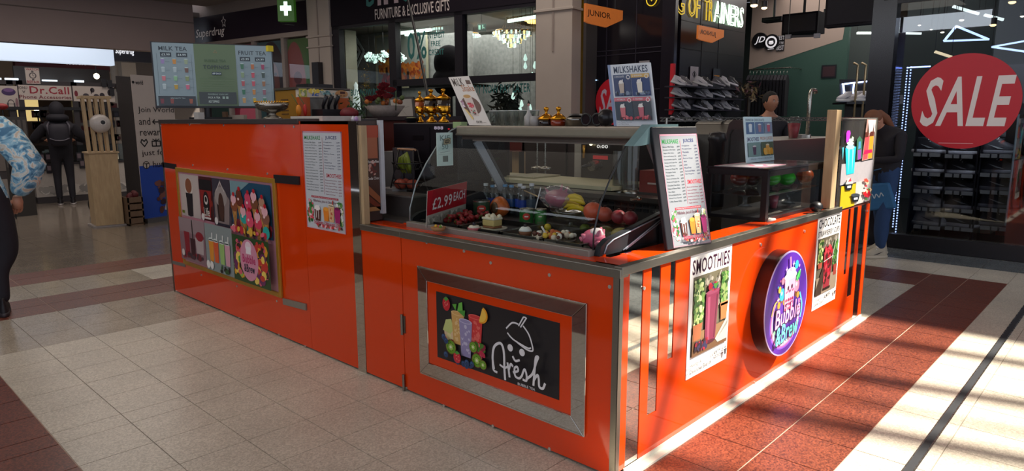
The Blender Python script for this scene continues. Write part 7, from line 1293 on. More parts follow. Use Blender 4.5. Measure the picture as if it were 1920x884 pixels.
# cream boards lying behind the case
w = MB(); w.hexa([(3.36, 2.35, 1.128), (3.81, 2.35, 1.128), (3.81, 3.6, 1.128), (3.36, 3.6, 1.128)], [(3.36, 2.35, 1.15), (3.81, 2.35, 1.15), (3.81, 3.6, 1.15), (3.36, 3.6, 1.15)], mt('c8c09a', .5)); w.box(3.45, 3.8, 2.4, 3.55, 0, 1.128, mt('3a3432')); tag(w.build('cream_worktop'), 'pale cream worktop seen through the glass behind the display case', 'worktop')
w = MB(); w.hexa([(3.50, 3.1, 1.152), (3.8, 3.1, 1.152), (3.8, 3.35, 1.152), (3.5, 3.35, 1.152)], [(3.50, 3.1, 1.16), (3.8, 3.1, 1.16), (3.8, 3.35, 1.16), (3.5, 3.35, 1.16)], mt('b0a888', .5)); tag(w.build('chopping_board'), 'thin pale board lying on the cream worktop', 'board')
# back equipment line (seen through the case)
YB = 4.3
t = T('back_cabinet', 'long dark brown equipment cabinet along the rear of the kiosk', 'cabinet', (5.0, 3.6, 0)); w = MB(); w.box(5.0, 5.5, 2.9, 6.3, 0, 1.42, mt('3c322f', .4)); w.build('body', t)
w = MB(); w.box(4.99, 5.0, 2.9, 6.3, 1.0, 1.04, mt('2a2422')); [w.box(4.985, 5.0, y_, y_+.01, .2, 1.42, mt('1c1816')) for y_ in (3.4, 4.0, 4.6, 5.2, 5.8)]; w.build('door_gap', t)
P = on(1003, 290, 0, 4.9); w = MB(); A = on(984, 300, 0, 4.5); B = on(976, 300, 0, 4.5)
w = MB(); w.box(4.5, 4.55, on(978, 300, 0, 4.5).y, on(960, 300, 0, 4.5).y, .9, on(970, 285, 0, 4.5).z, PINE); tag(w.build('wooden_post'), 'pale wooden post seen through the display case glass', 'post')
w = MB(); w.box(4.4, 4.45, on(976, 270, 0, 4.4).y, on(905, 270, 0, 4.4).y, on(950, 284, 0, 4.4).z, on(950, 262, 0, 4.4).z, mt('6a2c26', .5)); w.box(4.42, 4.45, on(976, 270, 0, 4.4).y, on(970, 270, 0, 4.4).y, .9, 1.4, BLACK); tag(w.build('maroon_board'), 'maroon board beside the wooden post behind the display case', 'board')
for i, px in enumerate((1007, 1022)): P = on(px, 322, 0, 4.2); w = MB(); w.cyl((P.x, P.y, .93), (P.x, P.y, 1.49), .010, STEEL, n=8); w.lathe([(.05, 0), (.05, .02), (.0, .03)], STEEL, (P.x, P.y, 1.15), 12); tag(w.build('steel_rod'), '%s thin steel rod behind the display case' % ('left', 'right')[i], 'rod')
P = on(1085, 300, 0, 4.0); w = MB(); w.box(4.0, 4.05, P.y-.07, P.y+.04, 1.12, 1.46, mt('a8a094', .5)); tag(w.build('pale_panel'), 'narrow pale upright panel left of the coffee machine', 'panel')
P = on(1120, 300, 0, 3.8); t = T('coffee_machine', 'black coffee machine with red stripe and white digits behind the case', 'machine', (3.9, P.y, .93)); w = MB(); w.box(3.82, 4.2, P.y-.20, P.y+.16, .93, 1.47, mt('2c2624', .3)); w.build('housing', t, bevel=.01)
w = MB(); w.box(3.812, 3.82, on(1140, 296, 0, 3.82).y, on(1113, 296, 0, 3.82).y, on(1125, 299, 0, 3.82).z, on(1125, 292, 0, 3.82).z, mt('a82c2c', .4, 0, .2)); w.build('red_stripe', t)
q0 = on(1119, 278, 0, 3.81); q1 = on(1140, 272, 0, 3.81); a = Art(q0, V((0, q1.y-q0.y, 0)), V((0, 0, q1.z-q0.z)), .4, .6, .0005); a.text('0:00', 0, 0, 1, 1, 'd8d4d0', .03); a.done('digits', t)
w = MB(); q = on(1115, 308, 0, 3.78); w.cyl((3.74, q.y, q.z-.01), (3.82, q.y, q.z-.01), .035, STEEL, n=16); w.tube([(3.75, q.y, q.z), (3.70, q.y+.05, q.z-.02)], .012, BLACK, 8); w.build('group_head', t)
w = MB(); q = on(1095, 272, 0, 3.8); w.tube([q, q-V((0, 0, .09))], .010, mt('b88a40', .3, .7), 6); w.build('warm_tap', t)
w = MB(); q = on(1108, 270, 0, 3.8); w.sph(q, .012, mt('fff0c0', .3, 0, 5, noise=0), 8, 6); w.build('indicator_lamp', t)
# clear stacked tubes with cups near the right end
for px, r_, lb in ((1162, .045, 'shorter clear cup dispenser tube right of the coffee machine'), (1182, .05, 'taller clear cup dispenser tube right of the coffee machine')):
    P = on(px, 340, 0, 3.5); zt_ = 1.36 if px < 1170 else 1.46; t = T('cup_dispenser', lb, 'dispenser', (P.x, P.y, 1.12)); w = MB(); w.cyl((P.x, P.y, 1.13), (P.x, P.y, zt_), r_, glass('c8ccc8', 1.5, .05, 'tube', .3, '9a9894'), n=18, cap=False); w.build('tube', t)
    w = MB(); w.lathe([(r_*1.1, 1.10), (r_*1.2, 1.11), (r_*.9, 1.135)], STEEL, (P.x, P.y, 0), 18); w.cyl((P.x, P.y, .93), (P.x, P.y, 1.10), r_*.6, mt('5a5652', .4)); w.build('base', t)
P = on(1215, 340, 0, 3.5); w = MB(); w.box(3.5, 3.7, P.y-.12, P.y+.06, 1.12, 1.25, mt('8a3c34', .5)); w.box(3.495, 3.5, P.y-.10, P.y+.0, 1.17, 1.18, mt('c8b8b0')); w.box(3.5, 3.7, P.y-.14, P.y+.1, .93, 1.12, mt('4a423e')); tag(w.build('red_carton'), 'dull red carton on the inner counter at the right of the case', 'carton')
# inner counter under these
w = MB(); w.box(3.36, 3.85, 1.95, 2.34, .0, .93, mt('3a3230')); w.box(3.36, 3.85, 1.95, 2.34, .93, .95, mt('6a625c', .4)); tag(w.build('inner_shelf'), 'short inner shelf holding the clear cup tubes', 'shelf')
# ---- behind the left part of the case: black fridge with gold dispensers
fx0, fy0 = 3.05, on(737, 230, 0, 3.05).y; fy1 = on(858, 230, 0, 3.05).y
t = T('black_fridge', 'tall black cabinet fridge behind the fruit rack carrying gold drink dispensers', 'fridge', (fx0, fy0, 0)); w = MB(); w.box(fx0, fx0+.5, fy1, fy0, 0, 1.53, mt('17121a', .35)); w.build('housing', t, bevel=.006)
w = MB(); q = on(784, 258, 0, fx0); w.box(fx0-.004, fx0, q.y-.06, q.y+.06, q.z-.015, q.z+.015, mt('0c080e', .3)); w.box(fx0-.004, fx0, fy1+.28, fy1+.286, .3, 1.5, mt('0c080e', .3)); w.build('handle_recess', t)
q0 = on(814, 243, 0, fx0-.003); q1 = on(831, 237, 0, fx0-.003); a = Art(q0, V((0, q1.y-q0.y, 0)), V((0, 0, q1.z-q0.z)), .4, .5, .0005); a.text('888', 0, 0, 1, 1, '9a90a0', .03); q2 = on(838, 244, 0, fx0-.003); a.ell(1.6, .2, .12, .2, 'c02030', 8); a.done('digits', t)
for px, r_, h, c, lb in ((788, .036, .085, 'a84a14', 'small gold dispenser with amber drink on the black fridge'), (809, .052, .095, '1c0c0c', 'largest gold dispenser with dark drink in the middle of the black fridge'), (832, .048, .095, '200e0c', 'right gold dispenser with dark drink on the black fridge')):
    P = on(px, 228, 0, 3.2); P.z = 1.531; gold_jar(P, r_, h, c, lb, True)
P = on(771, 228, 0, 3.15); P.z = 1.531; t = T('black_bowl', 'small black bowl with pale green contents on the black fridge', 'bowl', P); w = MB(); w.lathe([(.03, 0), (.05, .03), (.053, .035), (.045, .032)], BLACK, P, 18); w.build('bowl', t); w = MB(); w.lathe([(.046, .03), (.03, .038), (0, .04)], mt('a0a878', .6), P, 14); w.build('contents', t)
# fruit rack with bananas
P = G(762, 394, .957); t = T('fruit_rack', 'black wire fruit rack with wooden rail standing beside the case', 'rack', P); bw = mt('141014', .4); zt_ = on(772, 281, 0, P.x).z
w = MB(); yl = on(742, 385, 0, P.x).y; yr = on(792, 385, 0, P.x).y
for y_, yt_ in ((yl, on(752, 282, 0, P.x).y), (yr, on(779, 282, 0, P.x).y)):
    for xo in (-.08, .08): w.tube([(P.x+xo, y_, .957), (P.x+xo*.2, yt_, zt_)], .005, bw, 6)
w.build('frame', t)
w = MB(); w.cyl((P.x, on(746, 281, 0, P.x).y, zt_), (P.x, on(779, 281, 0, P.x).y, zt_), .008, mt('c09070', .5), n=8); w.build('wooden_rail', t)
for z_ in (on(770, 306, 0, P.x).z, on(770, 343, 0, P.x).z, on(770, 374, 0, P.x).z):
    w = MB(); w.tube([(P.x+.09*math.cos(q*PI/8), (yl+yr)/2+abs(yl-yr)*.42*math.sin(q*PI/8), z_) for q in range(16)], .004, bw, 6, True); w.tube([(P.x+.06*math.cos(q*PI/8), (yl+yr)/2+abs(yl-yr)*.33*math.sin(q*PI/8), z_-.04) for q in range(16)], .003, bw, 6, True)
    [w.tube([(P.x+.09*math.cos(q*PI/5), (yl+yr)/2+abs(yl-yr)*.42*math.sin(q*PI/5), z_), (P.x+.06*math.cos(q*PI/5), (yl+yr)/2+abs(yl-yr)*.33*math.sin(q*PI/5), z_-.04), (P.x, (yl+yr)/2, z_-.045)], .0025, bw, 5) for q in range(10)]; w.build('wire_basket', t)
for i, px in enumerate((755, 760, 765, 769)):
    A = on(px, 286, 0, P.x-.03); w = MB(); yy = A.y; w.tube([(A.x, on(763, 284, 0, A.x).y, A.z), (A.x-.02, yy, A.z-.04), (A.x-.02, yy+(.012 if i < 2 else -.012), A.z-.09), (A.x, yy, A.z-.135)], [.005, .014, .015, .005], mt('7a8a28', .45), 8); tag(w.build('banana'), 'green banana in the hanging bunch of the wire rack, %s from the left' % ('first', 'second', 'third', 'fourth')[i], 'fruit', None)
for i in range(7):
    A = V((P.x+R.uniform(-.05, .05), (yl+yr)/2+R.uniform(-.08, .08), on(770, 347, 0, P.x).z+.005)); w = MB(); w.sph(A, .032, mt('b0503a', .45, noise=.2), 12, 8); tag(w.build('red_apple'), 'dull red apple in the middle basket of the wire rack', 'fruit', 'apples in the wire rack')
A = V((P.x, (yl+yr)/2, .99)); w = MB(); w.sph(A, (.06, .10, .05), glass('c8c8cc', 1.8, .2, 'bag2', .35, '8a868c'), 14, 10, lambda p: p*(1+.1*math.sin(8*p.x+9*p.y))); tag(w.build('plastic_bag'), 'crumpled clear bag at the bottom of the wire rack', 'bag')
t = T('steel_tray', 'wide dull steel tray standing between the tall counter and the display case', 'tray', (2.6, 3.2, .93)); A = on(716, 372, 0, 2.62); B = on(776, 372, 0, 2.62)
w = MB(); w.box(2.6, 2.75, B.y, A.y, .955, on(740, 367, 0, 2.62).z, mt('6a6460', .35, .5)); w.box(2.59, 2.76, B.y-.01, A.y+.01, on(740, 367, 0, 2.62).z, on(740, 364, 0, 2.62).z, mt('8a8680', .3, .5)); w.build('body', t)
for (x0_, x1_, y0_, y1_), c, m, lb, nm in (((717, 738, 285, 372), 2.85, '8a8a8c', 'pale grey appliance panel left of the fruit rack', 'grey_appliance'), ((738, 750, 278, 336), 2.85, '5a565c', 'dark grey upright box beside the fruit rack', 'grey_box'), ((710, 735, 355, 372), 2.7, 'b0aeb0', 'white folded pack behind the steel tray', 'white_pack')):
    A = on(x0_, y1_, 0, c); B = on(x1_, y0_, 0, c); w = MB(); w.box(c, c+.12, B.y, A.y, A.z, B.z, mt(m, .4)); w.box(c+.01, c+.11, B.y+.01, A.y-.01, .93, A.z, mt('3a3432')); tag(w.build(nm), lb, 'box')
# dark red panel / basket and flowers, tablet
P = D(745, 235, 5.6); t = T('dark_red_cabinet', 'dark red brown cabinet under the flower basket', 'cabinet', V((P.x, P.y, 0))); A = on(688, 226, 0, 3.35); B = on(737, 226, 0, 3.35); w = MB(); w.box(3.35, 3.8, B.y-.3, A.y, 0, 1.55, mt('4a1c18', .4)); w.build('body', t); w = MB(); w.box(3.33, 3.82, B.y-.3, A.y+.02, 1.55, 1.58, mt('2a2024', .4)); w.build('top', t)
P = on(722, 212, 0, 3.5); P.z = 1.58; t = T('flower_basket', 'basket of dark red roses wrapped in printed paper behind the counter', 'flowers', P)
w = MB(); w.lathe([(.10, 0), (.17, .09), (.16, .09)], mt('8a7c74', .6, noise=.3, scale=60), P, 18); w.build('paper_wrap', t)
w = MB(); [w.sph(P+V((R.uniform(-.12, .12), R.uniform(-.14, .16), .13+R.uniform(-.02, .03))), .02, mt(R.choice(['a8581c', 'b86a2a', '7a3a1c', '4a5a2a']), .6), 8, 6) for i in range(18)]; o = w.build('orange_filler', t); o['kind'] = 'stuff'
def petal(w, c, k_):
    a_ = k_*2.4; r_ = .008+.0017*k_; z_ = .016-.0012*k_; o_ = V((math.cos(a_), math.sin(a_), 0)); s_ = V((-o_.y, o_.x, 0)); b_ = c+o_*r_*.4+V((0, 0, z_-.02)); h_ = .022+.0006*k_
    w.add([b_-s_*r_*.5, b_+s_*r_*.5, b_+s_*r_*.8+o_*r_*.5+V((0, 0, h_*.7)), b_+o_*r_*.85+V((0, 0, h_)), b_-s_*r_*.8+o_*r_*.5+V((0, 0, h_*.7))], [(0, 1, 2, 3, 4)], mt('8f1020' if k_ % 2 else '640a14', .7))
for i, (dy, dz) in enumerate(((.14, .16), (.10, .21), (.05, .25), (.0, .27), (-.04, .23), (.07, .17), (-.02, .18))):
    w = MB(); P2 = P+V((R.uniform(-.05, .05), dy, dz)); [petal(w, P2, k_) for k_ in range(22)]; w.build('rose', t)
w = MB(); [w.tube([P+V((0, dy_, .05)), P+V((-.05, dy_*1.5, .2))], .004, mt('3a5a2a'), 5) for dy_ in (-.15, .2, .16)]; w.build('stem', t)
P = D(672, 205, 5.6); shrub(V((P.x, P.y, P.z)), .10, .12, [mt('3a5a30', .5), mt('5a7a4a', .5), mt('2a4024', .5)], 60, 'green leafy plant between the ice cream machine and the roses')
P = D(655, 213, 5.5); w = MB(); w.sph(P, (.07, .09, .05), mt('6a0c18', .6, noise=.3), 12, 8); w.cyl(P, (P.x, P.y, .9), .012, BLACK, n=6); tag(w.build('dark_red_bloom'), 'dark red bloom low beside the ice cream machine', 'flower')
for px, c, lb in ((662, 'e0d8e0', 'tiny white candle on the shelf end right of the ice cream machine'), (668, 'c09ac8', 'tiny lilac candle on the shelf end right of the ice cream machine')): P = D(px, 223, 4.6); w = MB(); w.lathe([(.014, 0), (.014, .02), (.0, .035)], mt(c, .4), (P.x, P.y, 1.545), 8); tag(w.build('small_candle'), lb, 'candle')
bl = on(764, 215, 0, 3.6); br = on(778, 215, 0, 3.6)
o_ = on(735, 217, 0, 3.9); u_ = V((.0, on(779, 217, 0, 3.9).y-o_.y, 0)); t, a = sheet('tilted_screen', 'tilted screen with pale display and black frame behind the gold dispensers', 'screen', V((3.9, o_.y, 1.56)), u_, V((.06, .10, .20)), '141014', .02); a.rect(.0, .06, .92, .90, '9a948e').up().line([(0, .45), (.8, .55)], .01, '5a5450').line([(.2, .8), (.7, .1)], .008, '5a5450'); a.done('display', t)
w = MB(); w.box(3.88, 4.2, o_.y+u_.y-.1, o_.y+.1, .93, 1.56, mt('1c161a', .5)); tag(w.build('screen_plinth'), 'dark plinth carrying the tilted screen', 'plinth')
# ---- soft serve machine behind the tall counter
C0 = on(560, 170, 0, 2.98); mx0, my0 = 2.98, C0.y; mx1 = on(655, 172, 1, my0).x; my1 = on(515, 172, 0, mx0).y; zt_ = on(558, 163, 0, mx0).z
t = T('ice_cream_machine', 'soft serve ice cream machine with orange brown sides and three black levers', 'machine', (mx0, my0, .9)); OB = mt('a8782a', .35, .3); zm = on(560, 178, 0, mx0).z
w = MB(); w.box(mx0, mx1, my0+.045, my1, .5, zt_-.02, OB); w.build('housing', t, bevel=.006)
w = MB(); w.box(mx0-.01, mx1+.01, my0-.0, my1+.0, zt_-.02, zt_, mt('5a5048', .3, .4)); w.box(mx0+.15, mx1-.1, my0+.1, my1-.1, zt_, zt_+.035, mt('1a1418', .4)); w.build('lid', t)
q0 = V((mx0, my0-.002, on(562, 182, 1, my0).z)); HH = on(562, 166, 1, my0).z-q0.z
w = MB(); w.box(mx0, mx1, my0-.0, my0+.05, q0.z, q0.z+HH, mt('d0c4b4', .4)); w.build('front_panel', t); a = Art(q0, V((mx1-mx0, 0, 0)), V((0, 0, HH)), .35); a.rect(0, 0, .15, 1, 'c8b84a').up().blobs(.0, .05, .15, .95, ['e0d060', '8a9a50', 'd8c8b0'], 14, .02, .05).blobs(.16, .5, .5, .98, ['e0c040', 'e8d890'], 16, .02, .05).blobs(.4, .2, .75, .9, ['8ab0b0', 'c8d8c8', '5a8a90'], 18, .01, .03); a.text('ic', .24, .15, .38, .6, '2a5aa8', .06, .2).line([(.43, .5), (.46, .85), (.49, .5), (.51, .7), (.53, .5), (.55, .8), (.57, .55), (.6, .7)], .05, '3a5a58'); a.ell(.83, .5, .13, .46, 'c08a58', 20).up().rect(.80, .5, .90, .78, '4a1810').rect(.8, .2, .84, .34, '8a5a38').rect(.86, .2, .9, .34, '8a5a38'); a.done('panel_print', t)
w = MB(); OF = mt('b8541c', .35); w.box(mx0, mx0+.10, my0+.0, my0+.04, .9, q0.z, OF); w.box(mx1-.10, mx1, my0+.0, my0+.04, .9, q0.z, OF); w.box(mx0+.10, mx1-.10, my0+.03, my0+.04, .9, q0.z, mt('8a8680', .3, .5)); w.build('front_frame', t)
w = MB(); w.box(mx0+.13, mx1-.12, my0-.14, my0+.03, q0.z-.19, q0.z-.10, mt('1c1820', .35)); w.box(mx0+.2, mx0+.5, my0-.10, my0+.03, q0.z-.35, q0.z-.19, mt('8f8a86', .3, .3)); w.build('dispensing_head', t)
for i, px in enumerate((612, 622, 634)):
    A = on(px, 184, 1, my0-.15); B = on(px-6+i*0, 198, 1, my0-.10); A = on(px, 180, 1, my0-.17); w = MB(); w.tube([B-V((0, 0, .05)), B, A], [.010, .014, .020], mt('141016', .35), 8); w.build('lever', t)
w = MB(); [w.box(mx0-.003, mx0, my0+.18, my0+.30, zm-.04-.03*i, zm-.03-.03*i, mt('5a3a14')) for i in range(5)]; w.build('vent', t)
for px, py, c, lb in ((560, 207, 'e08a1c', 'hanging yellow orange fruit ornament by the ice cream machine'), (572, 207, 'c02820', 'hanging red chilli shaped ornament by the ice cream machine')):
    P = on(px, py, 1, my0-.12); w = MB(); w.sph(P, (.022, .022, .045) if px < 565 else (.016, .016, .05), mt(c, .4, noise=.2), 12, 8); w.tube([P+V((0, 0, .04)), P+V((0, .1, .13))], .003, mt('2a5a2a'), 5); tag(w.build('fruit_ornament'), lb, 'ornament')
A = on(557, 222, 0, 2.5); B = on(617, 222, 0, 2.5); w = MB(); w.box(2.45, 2.75, B.y, A.y, 1.5465, 1.578, mt('c8c0b8', .5)); tag(w.build('white_box'), 'flat white box lying on the tall counter top', 'box')
# cake stand on worktop
P = on(511, 217, 0, 2.62); P.z = 1.562; t = T('cake_stand', 'silver fluted cake stand with gold beaded rim on the tall counter', 'cake stand', P)
w = MB(); w.lathe([(.075, 0), (.07, .01), (.03, .03), (.028, .045), (.10, .07), (.118, .085), (.128, .125), (.12, .125), (.11, .085)], steel('silver', 'b0a89c', .25), P, 28); w.build('bowl', t); w = MB(); [w.sph(P+V((.125*math.cos(q*PI/20), .125*math.sin(q*PI/20), .128)), .007, GOLD, 6, 5) for q in range(40)]; o = w.build('beaded_rim', t)
P = on(368, 215, 0, 2.42); w = MB(); w.box(2.42, 2.47, P.y-.04, P.y+.05, 1.562, 1.62, mt('b8b4b0', .4)); tag(w.build('white_tag'), 'small white price tag box under the screen', 'box')
w = MB(); P = on(430, 217, 0, 2.8); w.box(2.8, 2.83, P.y-.28, P.y+.02, 1.562, 1.60, mt('9a8f84', .5)); w.box(2.78, 2.80, P.y+.02, P.y+.1, 1.562, 1.63, mt('7a5a40', .5)); tag(w.build('worktop_ledge'), 'pale ledge strip behind the screen foot on the worktop', 'ledge')
# ---- television
TVp = [D(292, 203, 5.85), D(518, 208, 6.2), D(279, 77, 5.85), D(513, 90, 6.2)]
bl, br, tl, tr_ = TVp; u_ = br-bl; u_.z = 0; bl.z = (bl.z+br.z)/2+.012; v_ = V((0, 0, (tl.z+tr_.z)/2-bl.z-.0)); nn = u_.cross(v_).normalized()
t = T('menu_television', 'wide television showing milk tea, toppings and fruit tea menus', 'television', bl+u_*.4)
w = MB(); w.hexa([bl-nn*.03, bl+u_-nn*.03, bl+u_+v_-nn*.03, bl+v_-nn*.03], [bl, bl+u_, bl+u_+v_, bl+v_], mt('17141a', .35)); w.build('bezel', t, bevel=.003)
c_ = bl+u_*.42; w = MB(); w.cyl((c_.x, c_.y, bl.z), (c_.x, c_.y, 1.575), .03, BLACK); w.box(c_.x-.12, c_.x+.12, c_.y-.2, c_.y+.12, 1.562, 1.58, BLACK); w.build('stand', t)
o_ = bl+u_*.012+v_*.035+nn*.001; a = Art(o_, u_*.976, v_*.95, .12, .10, .0006)
BG = '7c8e96'; a.rect(0, 0, .335, 1, BG).rect(.335, 0, .685, 1, '56694a').rect(.685, 0, 1, 1, BG).up()
TD = '28323a'; a.text('MILK TEA', .05, .88, .28, .945, TD, .04).text('FRUIT TEA', .71, .845, .95, .91, TD, .04); a.rect(.06, .78, .15, .85, TD).rect(.19, .78, .28, .85, TD).rect(.72, .74, .81, .81, TD).rect(.85, .74, .94, .81, TD).up(); [a.text('£3.99' if i % 2 == 0 else '£4.99', x+.012, y, x+.078, y+.035, 'b8c8cc', .04) for i, (x, y) in enumerate(((.06, .798), (.19, .798), (.72, .758), (.85, .758)))]
a.rect(.03, .185, .033, .83, '5a6a74').rect(.31, .185, .313, .83, '5a6a74'); a.line([(.69, .04), (.69, .78)], .004, '5a6a74').line([(.985, .05), (.985, .76)], .004, '5a6a74')
cols = ['8a78a8', 'b8803a', '8a9a80', '9aaab0', '9aaab0', '6a4a40', 'b86a74', '7aa880', '7a8a60', '9aaab0', 'a88a30', 'b8607a']
for i in range(12): x = .075+.095*(i % 3); y = .67-.135*(i//3); a.cup(x, y, .032, .075, cols[i], 'b0c0c4', True).rect(x+.022, y+.03, x+.055, y+.037, '6a7a84')
cols = ['3a6a50', 'a8643a', '8f3a58', '7a9070', 'b04a58', '3a4a44', 'a04a50', 'b04a58', '8a6040', '2f6a50', 'b0783a', '8a5a68', 'b08a50', 'b09a30', '4a7a60']
for i in range(15): x = .735+.09*(i % 3); y = .63-.14*(i//3); a.cup(x, y-.02, .03, .085, cols[i], 'a8b8bc', True).rect(x+.02, y+.01, x+.05, y+.017, '6a7a84')
a.rect(.02, .0, .325, .155, '2a3036').rect(.355, .03, .67, .225, '2c3434').up(); [a.cup(x, .035, .03, .075, c, '8a5a50', False) for x, c in ((.05, '6a2a34'), (.13, '7a3a34'), (.285, '8a4a34'))]; a.text('SPECIALITY TEA', .12, .11, .24, .13, '9ab0b4').text('POWERING YOUR DAY', .43, .175, .60, .2, '8aa098', .01).text('PICK A TEA', .43, .12, .53, .15, 'b0c0bc', .02).text('ADD TOPPINGS', .43, .05, .52, .09, 'b0c0bc', .02).rect(.55, .115, .57, .155, '8aa098').rect(.58, .115, .6, .155, '8aa098')
a.text('BUBBLE TEA', .42, .715, .60, .755, '3a5038', .01).text('TOPPINGS', .405, .60, .625, .66, TD, .045).rect(.475, .50, .555, .55, '1c2a3a').up().text('60P EACH', .48, .512, .55, .538, 'b8c8cc', .02)
for y in (.44, .40, .36, .32, .28, .25): a.rect(.37, y, .665, y+.003, '4a6444')
a.text('Tapioca pearls popping boba', .44, .455, .6, .475, '4a6444').text('Fruit jelly', .47, .345, .56, .36, '4a6444'); a.line([(.5, .86), (.515, .90), (.53, .86), (.5, .86)], .004, '8a6a50')
o = a.done('screen_picture', t)
w = MB(); q = bl+u_*.965+v_*.955+nn*.002; w.box(q.x-.02, q.x+.03, q.y-.03, q.y+.01, q.z-.03, q.z+.02, mt('d8c020', .5)); w.build('yellow_tag', t)
# ================================================================== PEOPLE
def body(name, parent, nodes, edges, root, lev=2):
    """nodes: {key: ((x,y,z), r, material)}; one skin surface"""
    me = bpy.data.meshes.new(name); keys = list(nodes); ix = {k_: i for i, k_ in enumerate(keys)}
    me.from_pydata([nodes[k_][0] for k_ in keys], [(ix[a_], ix[b_]) for a_, b_ in edges], [])
    ob = bpy.data.objects.new('tmp', me); COL.objects.link(ob)
    ob.modifiers.new('s', 'SKIN')
    bm = bmesh.new(); bm.from_mesh(me); L = bm.verts.layers.skin.verify()
    for v_, k_ in zip(bm.verts, keys):
        r_ = nodes[k_][1]; v_[L].radius = r_ if isinstance(r_, tuple) else (r_, r_); v_[L].use_root = (k_ == root)
    bm.to_mesh(me); bm.free()
    m_ = ob.modifiers.new('u', 'SUBSURF'); m_.levels = lev; m_.render_levels = lev
    dg = bpy.context.evaluated_depsgraph_get(); dg.update(); nm = bpy.data.meshes.new_from_object(ob.evaluated_get(dg)); bpy.data.objects.remove(ob)
    mats = []; pts = [(V(nodes[k_][0]), nodes[k_][2], (max(nodes[k_][1]) if isinstance(nodes[k_][1], tuple) else nodes[k_][1])) for k_ in keys]
    segs = [(V(nodes[a_][0]), V(nodes[b_][0]), nodes[a_][2], nodes[b_][2]) for a_, b_ in edges]
    asg = []
    for p in nm.polygons:
        best = None
        for a_, b_, ma, mb in segs:
            d_ = b_-a_; t_ = max(0, min(1, (p.center-a_).dot(d_)/max(d_.length_squared, 1e-9))); q = (p.center-(a_+d_*t_)).length
            if best is None or q < best[0]: best = (q, ma if t_ < .5 else mb)
        if best[1] not in mats: mats.append(best[1])
        asg.append(mats.index(best[1])); p.use_smooth = True
    nm.name = name; nm.materials.clear()
    for m_ in mats: nm.materials.append(m_)
    nm.polygons.foreach_set('material_index', asg); nm.update()
    o = bpy.data.objects.new(name, nm); COL.objects.link(o); o.parent = parent; return o
def head(parent, c, s_, yaw, skin, hair, long_=False, pitch=0.0, beard=False):
    """c: head centre local, s_: head height; face looks along +x rotated by yaw"""
    M_ = Matrix.Translation(c) @ Matrix.Rotation(yaw, 4, 'Z') @ Matrix.Rotation(pitch, 4, 'Y')
    w = MB(M_); rx_, ry_, rz = s_*.40, s_*.33, s_*.5
    def fn(p):
        q = V(p)
        if q.z < -.1: q.y *= 1-.28*min(1, (-q.z-.1)/.8); q.x *= 1-.10*(-q.z-.1)
        if q.x > .3 and abs(q.y) < .6:
            n_ = math.exp(-(q.y/.16)**2)*math.exp(-((q.z+.12)/.20)**2); q.x += .26*n_
            q.x -= .09*math.exp(-((abs(q.y)-.38)/.16)**2)*math.exp(-((q.z-.05)/.10)**2)
            q.x += .05*math.exp(-((q.z-.22)/.08)**2)+.05*math.exp(-(q.y/.3)**2)*math.exp(-((q.z+.48)/.07)**2)+.06*math.exp(-(q.y/.3)**2)*math.exp(-((q.z+.82)/.12)**2)
        return q
    w.sph((0, 0, 0), (rx_, ry_, rz), skin, 36, 28, fn)
    for sg in (-1, 1): w.sph((-.01*s_, sg*ry_*1.02, -.03*s_), (.055*s_, .022*s_, .085*s_), skin, 10, 8)
    w.build('head', parent, True)
    w = MB(M_)
    for sg in (-1, 1): w.sph((rx_*.90, sg*ry_*.40, .03*s_), (.018*s_, .05*s_, .022*s_), mt('e0dcd8', .3), 10, 6); w.sph((rx_*.945, sg*ry_*.40, .03*s_), (.014*s_, .02*s_, .02*s_), mt('1a1210', .2), 8, 6); w.bar((rx_*.93, sg*ry_*.18, .085*s_), (rx_*.86, sg*ry_*.62, .095*s_), .02*s_, .022*s_, hair)
    w.build('eye', parent, True)
    w = MB(M_); w.sph((rx_*.96, 0, -.235*s_), (.022*s_, .085*s_, .016*s_), mt('8a4a44', .5), 10, 6); w.build('mouth', parent, True)
    w = MB(M_)
    def hf(p):
        q = V(p)
        if q.x > .15 and q.z < .55: q.x *= .75
        if q.z < -.25: q = q*.86
        return q
    w.sph((-.045*s_, 0, .07*s_), (rx_*1.04, ry_*1.10, rz*.94), hair, 24, 16, hf); w.build('hair', parent, True)
    if long_:
        w = MB(M_); w.tube([(-.25*s_, 0, .25*s_), (-.42*s_, 0, .10*s_), (-.50*s_, 0, -.3*s_), (-.46*s_, 0, -.8*s_), (-.42*s_, 0, -1.15*s_)], [.10*s_, .17*s_, .19*s_, .14*s_, .03*s_], hair, 12); w.build('ponytail', parent, True)
def fingers(parent, wrist, dirv, palmn, s_, skin, curl=.5, flip=1):
    d_ = V(dirv).normalized(); n_ = V(palmn).normalized(); sdv = d_.cross(n_).normalized()*flip
    w = MB(); P = V(wrist)
    w.tube([P, P+d_*.04*s_, P+d_*.085*s_], [.026*s_, .036*s_, .034*s_], skin, 10)
    for i, ln in enumerate((.068, .078, .072, .056)):
        b_ = P+d_*.085*s_+sdv*(.030-.020*i)*s_; p1 = b_+(d_*math.cos(curl*.5)+n_*math.sin(curl*.5))*ln*.45*s_; p2 = p1+(d_*math.cos(curl*1.3)+n_*math.sin(curl*1.3))*ln*.33*s_; p3 = p2+(d_*math.cos(curl*2)+n_*math.sin(curl*2))*ln*.25*s_
        w.tube([b_-d_*.02*s_, b_, p1, p2, p3], [.008*s_, .0095*s_, .009*s_, .008*s_, .005*s_], skin, 7)
    b_ = P+d_*.03*s_+sdv*.026*s_; w.tube([b_, b_+(d_*.6+sdv*.7)*.035*s_, b_+(d_*1.1+sdv*.75)*.06*s_], [.011*s_, .010*s_, .007*s_], skin, 7)
    w.build('hand', parent, True)
SKIN = mt('a8745a', .5, noise=.05); SKIN2 = mt('c08a70', .5, noise=.05)
